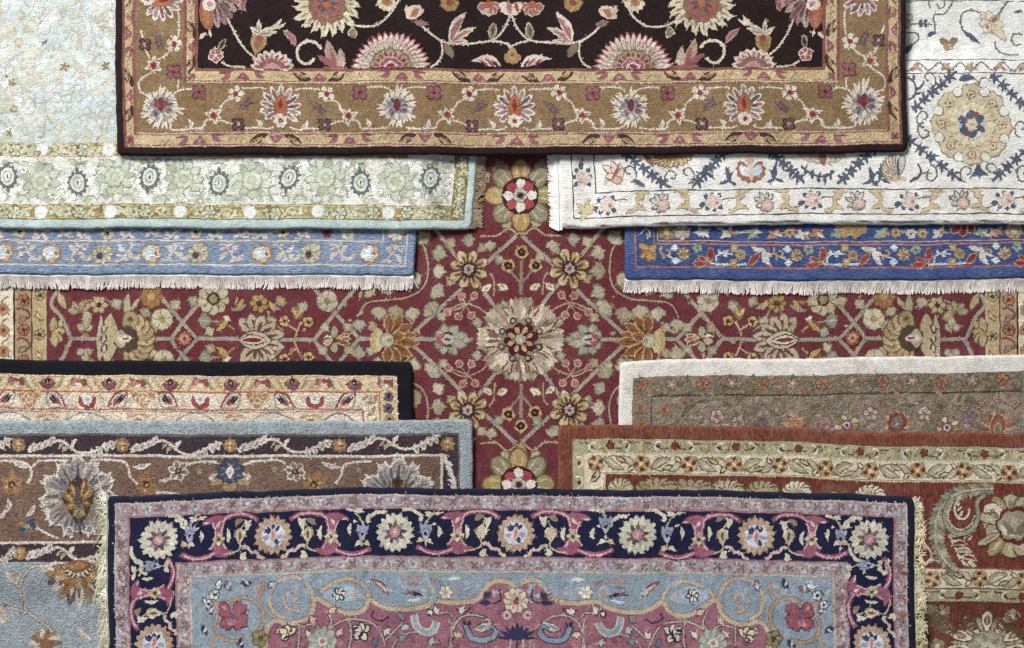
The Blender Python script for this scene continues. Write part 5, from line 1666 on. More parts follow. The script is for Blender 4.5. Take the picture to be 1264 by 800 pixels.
# ================================================================== ROYAL BLUE RUG
def build_royal():
    R = royal; BD = royal_b[2]; F = royal_b[6]
    WH, GD, RD, OR, GN = 'd2cdc6', 'b89a68', '8f3c3c', 'b87c4c', '9aa88c'
    X0 = (834, 972, 1103, 1229)
    for i, x in enumerate(X0):
        for y in (306.5, 323.5):
            p = Motif(R, BD, .5).T(x, y, 0); p.poly([(-6, 0), (0, -5), (6, 0), (0, 5)], 'b8ccd8', (0, 0)); p.poly([(-3.6, 0), (0, -3), (3.6, 0), (0, 3)], 'dfe6e8', (0, 0)); p.done('lozenge')
        p = Motif(R, BD, .5).T(x + 11, 314.5); petals(p, 8, 1, 8, 5, '7c6a58', 'c8b08c'); p.disc(0, 0, 2.6, 'a07c58'); p.done('flower')
        p = Motif(R, BD, .45).T(x - 12, 313); p.stroke([(-6, -8), (-6, 0), (2, 3), (5, -2), (0, -4)], 2.2, GD, bead=.3); p.leaf(0, 3, 10, 6, 3, WH); p.leaf(-5, 2, -1, 8, 4, GD); p.done('curl')
        p = Motif(R, BD, .45).T(x + 26, 308); petals(p, 5, 0, 7, 5, None, GN, rot=.5); p.disc(0, 0, 2, '5c7c70'); p.done('small_flower')
        # red leaf pair
        p = Motif(R, BD, .5).T(x + 39, 316)
        p.oleaf(2, 8, 3, -11, 7, 'b8825a', RD, bend=1); p.oleaf(0, 8, -18, 9, 6, 'c4906a', RD, bend=-2); p.oleaf(-2, 7, -12, 1, 4, 'b8825a', RD); p.leaf(0, 9, 6, 6, 4, GD)
        p.done('red_leaf')
        vine(R, BD, [(x + 42, 326), (x + 60, 327), (x + 88, 326)], 2.6, 'c4d2d2', .2)
        p = Motif(R, BD, .45).T(x + 57, 315); p.stroke([(-8, 9), (-8, 2), (0, -2), (12, -1)], 2.0, 'c4d2d8', bead=.3); p.leaf(-2, 0, -6, -7, 4, WH); p.leaf(0, -2, 6, 3, 4, WH); p.leaf(0, -2, 8, -6, 3, WH); p.done('sprig')
        for y in (307, 324):
            p = Motif(R, BD, .5).T(x + 71, y); p.scal(0, 0, 5.4, 4, .3, GD); p.disc(0, 0, 1.6, 'd2bc90'); p.done('small_flower')
        p = Motif(R, BD, .5).T(x + 80, 314.5); petals(p, 8, 0, 7.5, 5, None, 'b09468'); p.disc(0, 0, 2.4, '8c7450'); p.done('flower')
        p = Motif(R, BD, .5).T(x + 104, 314)
        p.oleaf(-14, 12, -2, -1, 7, 'c4906a', RD); p.leaf(-12, -9, 6, -7, 6, WH, bend=2); p.leaf(4, -8, 12, 12, 8, WH, bend=3); p.leaf(6, -2, 14, 2, 4, WH); p.leaf(8, -9, 12, -2, 3, 'b06a48'); p.leaf(4, 8, 14, 13, 4, WH); p.done('scroll_leaf')
    p = Motif(R, BD, .5).T(799, 312)
    for a, b in ((-10, -9), (-9, 8), (9, 11), (2, 13), (10, -8)): p.oleaf(2, 0, a, b, 7, '8c6a40', 'c89a50')
    p.leaf(2, -2, 10, 1, 4, GD); p.done('corner_leaf')
    p = Motif(R, BD, .4).T(797, 289); p.stroke([(-6, 0), (0, -6), (6, 0), (2, 6)], 2, WH); p.leaf(0, 0, 8, 4, 4, GD); p.done('curl')
    r = random.Random(50)
    # sliver of the field below the ivory rug
    for x, kind, c in ((822, 'f', 'b08a4c'), (842, 'f', 'c8bcb4'), (866, 'l', WH), (898, 'l', 'd2c8c0'), (930, 'l', GN), (955, 'l', 'b88c70'), (974, 's', GD), (990, 'l', WH), (1008, 'l', 'b87c4c'), (1034, 'l', GN), (1052, 'F', 'b08a4c'), (1088, 'l', GN), (1106, 's', GD), (1124, 's', WH), (1138, 's', GD), (1158, 'l', WH), (1188, 'F', '8f3040'), (1212, 'l', GN), (1228, 'l', 'c8a488'), (1252, 'f', GD), (1275, 'l', WH)):
        p = Motif(R, F, .5).T(x, (273 if kind == 'F' else 287) + r.uniform(-1, 1), r.uniform(-.4, .4))
        if kind == 'F': petals(p, 9, 2, 21, 10, 'b0a080', c); p.disc(0, -4, 9, 'a8803c' if c != '8f3040' else '5c1c2c')
        elif kind == 'f': petals(p, 7, 1, 11, 7, '7c6a58', c); p.disc(0, 0, 4, 'd0c4b0')
        elif kind == 's': petals(p, 6, 0, 7, 5, None, c); p.disc(0, 0, 2, '7c5a40')
        else:
            p.leaf(-10, 6, 8, -6, 7, c, bend=2); p.leaf(-6, -4, 4, 7, 6, c); p.leaf(0, 0, 11, 4, 4, r.choice([WH, GD, OR]))
        p.done('flower')
    vine(R, F, [(885, 282), (900, 286), (920, 286), (936, 280)], 2.6, 'b4b490', .3)
    vine(R, F, [(950, 291), (966, 287), (990, 282)], 2.2, 'b87c4c', .3)
    vine(R, F, [(1100, 288), (1122, 286), (1140, 288)], 2.0, 'b8b4a0', .3)
build_royal()
# ================================================================== BLACK EDGED CREAM RUG
def build_black():
    R = black; BIND, L1, G1, L2, BD, L3, F = black_b
    RD, PU, OR, TN, GN, WH = '9c4440', '6c5a68', 'b8804c', 'c0a06c', '98986c', 'e6dfcf'
    y = 473
    xs = [-14, 61, 136.5, 212, 287.5, 363, 440]
    for x in xs:
        p = Motif(R, G1, .5).T(x, y)
        for a, b, c in ((-10, 0, PU), (10, 0, PU), (-7, 6, RD), (7, 6, RD), (0, -8, RD), (-6, -5, 'b06a5c'), (6, -5, 'b06a5c'), (0, 9, PU)): p.leaf(0, 0, a, b, 7.5, c, prof=.6, skew=.6)
        p.disc(0, -2.5, 3.4, '23202a'); p.disc(0, -1.5, 1.2, 'c4a890'); p.done('flower')
    for x in [-52, 23.5, 99, 174, 249.5, 325, 402, 478]:
        p = Motif(R, G1, .5).T(x, y)
        p.leaf(-10, 2, 0, -2, 8, PU, bend=-3); p.leaf(10, 2, 0, -2, 8, PU, bend=3)
        p.leaf(-8, 4, -2, -6, 6, 'c47a70'); p.leaf(8, 4, 2, -6, 6, RD); p.disc(0, 2, 4, 'e0c8b0'); p.disc(0, -3, 2.4, RD); p.done('arch_flower')
    for i, x in enumerate(xs[:-1]):
        for k, d in enumerate((14, 20, 26, 50, 56, 62)):
            s = 1 if k < 3 else -1
            single_leaf(R, G1, x + d - 5 * s, y + 8, x + d + 5 * s, y - 8, 3.2, [GN, 'e0cfa4', TN][k % 3], bend=1.5 * s, lift=.25)
    # cream band
    for x in (-30, 109, 248.5, 390):
        p = Motif(R, BD, .5).T(x, 494)
        p.leaf(-10, -6, 0, 9, 9, RD, bend=2, skew=.55); p.leaf(10, -6, 0, 9, 9, RD, bend=-2, skew=.55); p.leaf(0, 2, 0, 13, 9, RD); p.disc(0, -1, 6, 'e6dcd0'); p.disc(0, -2, 2.6, 'a8b0b4'); p.done('cup_flower')
        for s in (-1, 1):
            p = Motif(R, BD, .5).T(x + s * 38, 493, 0, sx=s)
            p.stroke([(-12, 9), (-8, 0), (-2, -8), (8, -10), (12, -6)], 2.2, RD, bead=.2); p.stroke([(-12, 9), (0, 10), (9, 8), (12, -6)], 1.6, 'b09880')
            p.leaf(-6, 6, 6, -6, 8, '8e929a'); p.leaf(-5, 6, 4, -2, 6, '9c4440'); p.leaf(-1, 3, 6, -6, 2.6, '2c2a32'); p.leaf(2, 5, 9, -5, 2.4, '2c2a32'); p.done('bell_flower')
            p = Motif(R, BD, .3).T(x + s * 18, 495, 0, sx=s)
            p.stroke([(-6, 6), (2, 4), (9, 8)], 1.4, 'cdb49c'); p.leaf(0, 4, 6, -4, 3, 'd8c8b0'); p.done('leaf')
    for x in (38, 178, 319):
        p = Motif(R, BD, .5).T(x, 493)
        for a, b in ((-14, -7), (-9, 2), (0, 10), (9, 2), (14, -7), (-4, -8), (4, -8)): p.oleaf(0, -3, a, b, 8, 'd8c4a0', OR, prof=.6, skew=.6)
        p.disc(0, 0, 5, 'd8c8a0'); p.disc(0, 0, 3, 'c09468'); p.done('palmette')
    fill_small(R, BD, (-40, 486, 448, 505), ['e8e0d2', 'd8c8ac', 'd8bca4', 'cfc0a0'], 130, 5, seed=61)
    # right end of the bands
    for yy in (488, 503, 517):
        p = Motif(R, G1, .5).T(481, yy); petals(p, 5, 1, 7, 6, None, [RD, OR, PU][yy % 3]); p.disc(0, 0, 2.4, '3a2c30'); p.done('flower')
        p = Motif(R, BD, .5).T(460, yy + 4); p.leaf(-6, 6, 6, -7, 6, OR, bend=2); p.leaf(-6, -4, 4, 4, 4, 'b4b49c'); p.done('leaf')
    p = Motif(R, BD, .4).T(452, 489); p.leaf(-8, 6, 8, -4, 9, 'd9d2c4'); p.leaf(-4, 4, 4, -2, 4, OR); p.done('leaf')
    # feather arcs in the inner field
    for x, w_ in ((14, 34), (108, 34), (242, 32), (338, 34), (420, 26)):
        p = Motif(R, F, .5).T(x, 523)
        p.leaf(-w_, 3, w_, 3, 20, '8a8f92', bend=-8); p.leaf(-w_ + 2.5, 3.4, w_ - 2.5, 3.4, 17.6, 'e2d2c2', bend=-7.6); p.leaf(-w_ + 8, 4, w_ - 8, 4, 10, 'c8c4bc', bend=-5)
        n = int(w_ / 4)
        for k in range(n):
            q = -w_ + 9 + k * (2 * w_ - 18) / (n - 1)
            p.leaf(q - 2, 6, q + 4, -4 + abs(q) * .12, 3, ['a04a40', 'c47a60'][k % 2], bend=1)
        p.done('feather_arc')
    for x in (60, 172, 290, 385):
        p = Motif(R, F, .4).T(x, 515); p.leaf(-14, 2, 0, -3, 4, TN, bend=-2); p.leaf(14, 2, 0, -3, 4, TN, bend=2); p.leaf(-5, 3, 5, 3, 4, 'b86c4c'); p.done('leaf')
    for a, b in (((-40, 463.6), (490, 463.6)), ((-40, 506.7), (449, 506.7)), ((491.4, 464), (491.4, 530))):
        vine(R, L1, [a, b], 1.2, 'e0ccb4', .6, name='border_line', lift=.15)
    for a, b in (((-40, 483), (470, 483)), ((-40, 504.5), (449, 504.5))):
        vine(R, L2, [a, b], 1.5, 'c06a50', .6, name='border_line', lift=.25)
build_black()

# ================================================================== GREY BLUE RUG
def build_slate():
    R = slate; BIND, L1, G1, L2, BD, L3, G2, F = slate_b
    WH, TN, NV, LI, OR, DK = 'd3c8bc', '98744a', '454a60', 'a0968f', '9c7248', '4c3830'
    def scroll_row(par, y, xs, xa, xb):
        for x in xs:
            p = Motif(R, par, .5).T(x, y)
            petals(p, 8, 1, 9.5, 6, None, TN, prof=.5); p.scal(0, 0, 6, 6, .2, 'b08a52'); p.leaf(0, -6, 0, 6, 3, 'd0b890'); p.leaf(-6, 1, 6, 1, 2, '8a6434'); p.done('flower')
        for x, x2 in zip(xs[:-1], xs[1:]):
            L = x2 - x
            f = L / 130.0
            p = Motif(R, par, .45).T(x, y, 0, sx=f)
            p.stroke([(10, 6), (22, 4), (36, -2), (48, -7), (58, -4), (66, 3), (76, 8), (90, 7), (104, 0), (118, -7), (121, -5)], 3.2, WH, bead=.3)
            for q, b in ((14, 5), (22, 3), (30, 0), (38, -4)):
                p.leaf(q - 3, b + 4, q + 6, b - 8, 7, WH, prof=.55); p.leaf(q, b + 2, q + 4, b - 5, 1.8, '8c8078')
            for q, b in ((92, 7), (100, 3), (108, -2), (115, -5)):
                p.leaf(q - 2, b - 4, q + 3, b + 8, 7, WH, prof=.55); p.leaf(q, b - 1, q + 2, b + 5, 1.8, '8c8078')
            p.leaf(62, 0, 54, 8, 5, 'b49c78', bend=2); p.leaf(66, 2, 72, -9, 5, WH, bend=-2); p.leaf(56, -5, 48, 3, 3, 'b49c78')
            p.done('scroll_leaf')
    scroll_row(G1, 549, [-110, 24, 152, 283.5, 419, 553], 0, 0)
    scroll_row(G2, 681.5, [-44, 22, 150, 280], 0, 0)
    # right-hand side of the dark band
    p = Motif(R, G1, .45).T(555, 580)
    p.stroke([(-6, -18), (-4, -4), (4, 12), (6, 26)], 4, WH, bead=.35)
    for q in (-12, -4, 4, 12, 20): p.leaf(-4 + q * .2, q, 5 + q * .15, q + 9, 4.4, WH)
    p.done('scroll_leaf')
    # beaded edging of the white lines
    for pts in ([(-40, 562.2), (544.7, 562.2), (544.7, 640)], [(-40, 669.3), (300, 669.3)]):
        for a, b in zip(pts[:-1], pts[1:]): vine(R, L2 if pts[0][1] < 600 else L3, [a, b], 2.2, 'dccfc2', .5, name='border_line', lift=.2)
    # ---- large lilac palmettes in the brown border
    def big(x, y, s=1.0):
        p = Motif(R, BD, .6).T(x, y, 0, s)
        lobes = ((0, -50, 22), (-20, -42, 22), (20, -42, 22), (-40, -24, 25), (40, -24, 25), (-45, 3, 23), (45, 3, 23), (-36, 26, 25), (36, 26, 25), (-14, 43, 24), (14, 43, 24))
        for a, b, w_ in lobes: p.leaf(a * .2, b * .2, a * 1.04, b * 1.04, w_ + 2.4, 'd6cabf', prof=.6, skew=.56)
        for a, b, w_ in lobes:
            p.leaf(a * .2, b * .2, a * .97, b * .97, w_ - 2, LI, prof=.6, skew=.56)
            for d in (-.18, 0, .18):
                c_, s_ = math.cos(d), math.sin(d)
                aa, bb = a * c_ - b * s_, a * s_ + b * c_
                p.leaf(aa * .45, bb * .45, aa * .9, bb * .9, 3.4, RNG.choice(['7c7880', 'b8aca4', '8c8484', '62626e', 'c4b8ae', '6f6258']))
            # small notches in the outline
            p.leaf(a * .9 - b * .08, b * .9 + a * .08, a * 1.1 - b * .1, b * 1.1 + a * .1, 4, 'd6cabf'); p.leaf(a * .9 + b * .08, b * .9 - a * .08, a * 1.1 + b * .1, b * 1.1 - a * .1, 4, 'd6cabf')
        for a, b in ((0, -46), (-24, -30), (24, -30), (-34, -6), (34, -6)): p.leaf(0, 0, a * .92, b * .92, 3.4, '5a5c70')
        p.scal(0, 4, 25, 10, .2, '8c7c78', ry=27)
        p.leaf(0, -28, 0, 32, 30, DK, prof=.7); p.leaf(-20, -8, 4, 20, 14, DK); p.leaf(20, -8, -4, 20, 14, DK)
        for a, b, c in ((-15, -6, '94703f'), (15, -10, '94703f'), (-8, -18, '7a5430'), (8, -20, '7a5430'), (-12, 8, '9a7038'), (12, 6, '80582c')): p.leaf(a * .2, b * .1 + 6, a * 1.3, b * 1.25, 8, c, skew=.6); p.leaf(a * .4, b * .3 + 4, a, b, 2.4, 'c89a54')
        p.leaf(0, 4, 0, 26, 14, '7c7044'); p.leaf(0, -16, 0, 20, 4, '50566c'); p.leaf(0, 20, 0, 44, 3.4, '50566c')
        p.leaf(-8, 22, 0, 12, 4, '9a8a50'); p.leaf(8, 22, 0, 12, 4, '9a8a50')
        for a in (-12, 12):
            p.disc(a, 38, 5.4, 'cfc4bb'); p.disc(a, 38, 3.4, '8d868c')
        p.done('palmette', 'large lilac grey palmette')
    big(97, 615, 1.02); big(490, 617, 1.0); big(-130, 615)
    def orange(x, y, rot=0.0):
        p = Motif(R, BD, .5).T(x, y, rot)
        for a, b in ((0, -18), (-13, -8), (13, -8), (-14, 6), (14, 6), (-4, 14), (8, 14)): p.leaf(0, 0, a, b, 9, OR, prof=.55, skew=.6); p.leaf(a * .2, b * .2, a * .75, b * .75, 3, RNG.choice(['c89a5c', '8a5c30', '94703c']))
        p.disc(0, 0, 4.4, '4a3428'); p.disc(0, 1, 2, 'b89058'); p.done('flower')
    orange(15, 597); orange(181, 598); orange(387, 596, .4)
    def star(x, y):
        p = Motif(R, BD, .5).T(x, y, .2)
        for k in range(6):
            a = k * PI / 3
            p.oleaf(2 * math.cos(a), 2 * math.sin(a), 12 * math.cos(a), 12 * math.sin(a), 5.4, WH, '8a7460', prof=.6, skew=.55, ow=1.7)
        p.disc(0, 0, 4, '3f3030'); p.disc(0, 0, 2, '9a8a60'); p.done('star_flower')
    star(220, 580); star(365, 581)
    def navystar(x, y, s=1.0):
        p = Motif(R, BD, .55).T(x, y, 0, s)
        for a, b in ((-27, 9), (27, 7), (-24, 16), (24, 15)): p.leaf(-a * .1, 4, a, b, 11, ['c8bdb0', 'ad8a54'][1 if b > 12 else 0], prof=.6); p.leaf(a * .3, b * .6, a * .85, b * .9, 3, 'a08a6c')
        for k in range(8):
            a = k * PI / 4 + .39
            p.leaf(0, 0, 19 * math.cos(a), 19 * math.sin(a), 11, NV, prof=.6, skew=.5)
            p.leaf(4 * math.cos(a), 4 * math.sin(a), 14 * math.cos(a), 14 * math.sin(a), 3, '6a7084')
        p.leaf(-8, 14, 0, 24, 9, 'a39058'); p.leaf(8, 14, 0, 24, 9, 'a39058')
        p.leaf(0, -8, 0, 9, 9, 'e0d8cc'); p.leaf(-6, 1, 6, 1, 6, 'e0d8cc'); p.disc(0, 1, 2, 'b8a890'); p.done('navy_flower')
    navystar(285, 582)
    p = Motif(R, BD, .5).T(33, 649, 0)
    for k in range(7):
        a = k * .9
        p.leaf(0, 0, 12 * math.cos(a), 12 * math.sin(a), 7, [NV, 'a0783c', '6a6c78'][k % 3])
    p.disc(0, 0, 3, 'b0a088'); p.done('navy_flower')
    # beaded vines
    V = lambda pts, w_=2.8: vine(R, BD, pts, w_, WH, .45)
    V([(-20, 570), (0, 568), (20, 569), (34, 573)]); V([(14, 567.5), (30, 571), (38, 578), (39, 588), (34, 596)]); V([(40, 576), (46, 570), (56, 568), (84, 568)])
    V([(112, 570), (120, 568), (150, 569), (158, 576), (161, 588), (172, 598)]); V([(197, 593), (206, 592), (213, 587)]); V([(229, 572), (244, 569), (264, 569), (272, 574)])
    V([(299, 573), (312, 569), (342, 568), (352, 573)]); V([(374, 589), (384, 591)]); V([(414, 596), (421, 586), (424, 574), (440, 569), (458, 568)]); V([(192, 608), (205, 607), (222, 609)])
    V([(44, 651), (58, 658), (72, 664)]); 
    for a in ((164, 576, 187, 571, 6), (396, 570, 421, 575, 6), (16, 569, 36, 576, 5), (8, 632, 10, 614, 6), (31, 638, 43, 622, 6), (-4, 640, 6, 628, 5), (60, 640, 52, 628, 5)):
        single_leaf(R, BD, a[0], a[1], a[2], a[3], a[4], WH, None, bend=2, vein='a09488')
    for a in ((56, 574, 60, 580, 5), (147, 575, 152, 580, 5), (242, 574, 249, 586, 6), (335, 573, 342, 586, 6), (440, 575, 446, 583, 5)):
        single_leaf(R, BD, a[0], a[1], a[2], a[3], a[4], '8f8468', None)
    # ---- grey blue field: half flower and stems
    p = Motif(R, F, .6).T(95, 697)
    for k in range(13):
        a = .02 + k * (PI - .04) / 12
        rr = 56 - 14 * abs(math.cos(a))
        c, q = math.cos(a), math.sin(a)
        p.leaf(8 * c, 4 * q, rr * c, rr * q, 11, ['d2c4b4', '6f5a54', 'a07e54'][k % 3], prof=.6, skew=.55)
        p.leaf(14 * c, 12 * q, (rr - 10) * c, (rr - 10) * q, 4.4, ['7a6a60', 'd6cabc', '8a5f34'][k % 3])
    for k in range(11):
        a = .1 + k * (PI - .2) / 10
        p.leaf(8 * math.cos(a), 6 * math.sin(a), 31 * math.cos(a), 30 * math.sin(a), 8, ['b08448', '9c7038', 'c2a070'][k % 3], prof=.6, skew=.6)
    for k in range(9):
        a = .1 + k * (PI - .2) / 8
        p.oleaf(6 * math.cos(a), 4 * math.sin(a), 20 * math.cos(a), 17 * math.sin(a), 4, '4a403c', 'd0c4b0')
    p.leaf(-18, 1, 18, 1, 15, '8a5c34'); p.leaf(-11, 1, 11, 1, 9, 'ab7a48')
    p.done('half_rosette')
    VF = lambda pts: vine(R, F, pts, 2.4, 'c4b4a2', .3, edge='70706e')
    VF([(52, 700), (44, 698), (34, 703), (26, 714), (23, 728), (25, 744), (33, 757), (48, 768), (62, 780), (72, 796)]); VF([(-10, 738), (4, 748), (20, 753), (32, 758)])
    VF([(22, 724), (14, 714), (8, 704)])
    p = Motif(R, F, .5).T(14, 712); p.leaf(6, 10, -8, -8, 7, 'd0c2b2'); p.leaf(4, 6, 2, -10, 5, 'b09a86'); p.leaf(6, 10, 10, -4, 4, 'c8b8a6'); p.done('leaf')
    p = Motif(R, F, .5).T(54, 700); p.leaf(-8, -2, 6, 4, 7, 'd0c2b2'); p.leaf(-2, 0, 4, 8, 5, 'b09a86'); p.done('leaf')
    p = Motif(R, F, .5).T(54, 794)
    for k in range(8):
        a = PI + k * PI / 7
        p.leaf(0, 0, 21 * math.cos(a), 18 * math.sin(a), 8, ['d2c4b4', '8a6a48', 'a07e54'][k % 3], prof=.6)
    p.disc(0, 2, 8, '8a6240'); p.done('flower')
    p = Motif(R, F, .5).T(101, 786); p.leaf(-6, -10, 6, 4, 6, 'd0c2b2', bend=2); p.leaf(0, -2, 10, 8, 5, 'd0c2b2'); p.leaf(2, 0, -6, 10, 5, 'b8a490'); p.done('leaf')
    p = Motif(R, F, .5).T(2, 760); p.leaf(-6, -12, 4, 6, 7, 'c4ac8c'); p.leaf(-6, 2, 4, 10, 5, 'd0c2b2'); p.done('leaf')
build_slate()

# ================================================================== TAUPE RUG
def build_taupe():
    R = taupe; BIND, G1, L1, F = taupe_b
    RD, OR, GN, PK, DK, WH = '8c5444', 'a4764e', '6a6a54', 'a0846f', '5c4e40', 'bcb0a0'
    r = random.Random(71)
    x = 792
    i = 0
    while x < 1300:
        p = Motif(R, G1, .5).T(x, 475 + (3 if i % 2 else -2), r.uniform(0, 1))
        if i % 4 == 0: petals(p, 6, 1, 8, 6, '6a5644', OR); p.disc(0, 0, 2.6, RD)
        elif i % 4 == 2: petals(p, 5, 1, 7.5, 6, '6a5644', PK); p.disc(0, 0, 2.6, 'c8a890')
        else:
            p.stroke([(-9, 5), (-5, -4), (3, -6), (8, 0), (5, 6)], 2.2, GN, bead=.3); p.leaf(-2, 2, 6, 7, 4.5, RD if i % 8 == 1 else '8a6a50'); p.leaf(-6, 4, -2, -5, 4, '7f8068')
        p.done('flower')
        x += 18.5; i += 1
    fill_small(R, G1, (785, 465, 1290, 486), ['7c6c58', 'a08c74', '6c6a54', 'a07c60', '9c6a50'], 240, 5, seed=72)
    # left end column
    for y in (500, 520):
        p = Motif(R, G1, .5).T(792, y); petals(p, 5, 1, 7, 6, None, [OR, PK][y % 2]); p.disc(0, 0, 2.4, RD); p.leaf(-8, 6, 6, 8, 4, GN); p.done('flower')
    vine(R, L1, [(805, 487.5), (1290, 487.5)], 1.6, '4c4636', .4, name='border_line', lift=.15)
    # field: dark arching stems, muted blossoms
    fill_small(R, F, (808, 490, 1290, 545), ['9c8a76', '80705e', '8c8070', 'a4907c', '7c7460', '957a66'], 420, 7, seed=73)
    def arch(pts, c=GN, w_=3.0): vine(R, F, pts, w_, c, .25, edge='544a3c')
    arch([(842, 514), (852, 502), (866, 496), (884, 495), (898, 500), (908, 510), (914, 520)])
    arch([(1000, 520), (1004, 506), (1014, 498), (1030, 497)], '6f755e'); arch([(996, 508), (1010, 504), (1030, 503)], 'a07c48', 2.6)
    arch([(930, 500), (950, 502), (966, 514)], '7c8068'); arch([(930, 506), (948, 508), (962, 516)], 'a07c48', 2.4)
    arch([(1172, 498), (1190, 496), (1206, 500), (1220, 508)], '6f7a64'); arch([(1182, 502), (1200, 503), (1216, 512)], 'a87c44', 2.6)
    arch([(1105, 500), (1120, 504), (1140, 498)], '6c6654', 2); arch([(1248, 514), (1258, 502), (1272, 498)], 'a87c44', 2.6)
    def spike(x, y, s=1.0, core=RD):
        p = Motif(R, F, .5).T(x, y, 0, s)
        for k in range(11):
            a = PI + .05 + k * (PI - .1) / 10
            p.leaf(5 * math.cos(a), 5 * math.sin(a), 21 * math.cos(a), 24 * math.sin(a), 4, [RD, 'b89a80', OR][k % 3])
        p.oleaf(0, 8, 0, -18, 17, 'c0905c', core, prof=.6); p.leaf(0, 7, 0, -10, 10, 'b08c64'); p.leaf(0, 6, 0, -5, 5, '6f7458'); p.done('palmette')
    spike(981, 530, .9, OR); spike(1231, 534, 1.1)
    def wpet(x, y):
        p = Motif(R, F, .5).T(x, y)
        for k in range(6):
            a = PI - .2 + k * (PI + .4) / 5
            p.oleaf(5 * math.cos(a), 5 * math.sin(a), 15 * math.cos(a), 14 * math.sin(a), 7, '7a6450', ['c8bcac', '9c8c50'][k % 2], prof=.6, skew=.66)
        p.disc(0, 0, 7, RD); p.disc(0, 0, 4.4, 'c4b8b4'); p.disc(0, 0, 2.4, '4c5464'); p.done('flower')
    wpet(1046, 527); wpet(1170, 530)
    p = Motif(R, F, .5).T(1108, 524)
    for k in range(12):
        a = k * PI / 6
        p.leaf(8 * math.cos(a), 8 * math.sin(a), 18 * math.cos(a), 16 * math.sin(a), 5, ['b07a4c', 'c0a480'][k % 2])
    p.scal(0, 0, 12, 9, .1, '8c3a30', ry=12.5); p.scal(0, 1, 8, 7, .1, '77736c', ry=9); p.disc(0, 2, 4, '9c5a58'); p.disc(0, 2, 1.8, 'c8bcb4'); p.done('round_flower')
    for x, y, c in ((1075, 513, WH), (1142, 514, WH), (885, 515, 'c0a8a4'), (912, 522, 'b4a098'), (1196, 518, '8a7484'), (940, 524, '7c5c68'), (1018, 522, 'a08078')):
        p = Motif(R, F, .5).T(x, y, r.uniform(-.5, .5))
        petals(p, 5, 1, 9, 7, '7a6450', c, prof=.6); p.disc(0, 0, 3, 'a05c5c'); p.done('bell_flower')
    for x, y in ((822, 505), (832, 518), (858, 515), (870, 522), (960, 500), (985, 502), (1052, 505), (1090, 502), (1160, 505), (1226, 500), (1250, 524), (846, 498)):
        p = Motif(R, F, .45).T(x, y, r.uniform(0, 6))
        p.leaf(-8, 3, 8, -3, 6, r.choice([GN, '7c7458', '8a6c54']), bend=2); p.leaf(-3, -4, 4, 5, 4, r.choice([OR, PK, '9c8a70', RD])); p.done('leaf')
    simple_flower(R, F, 820, 505, 7, 5, OR, RD); 
build_taupe()

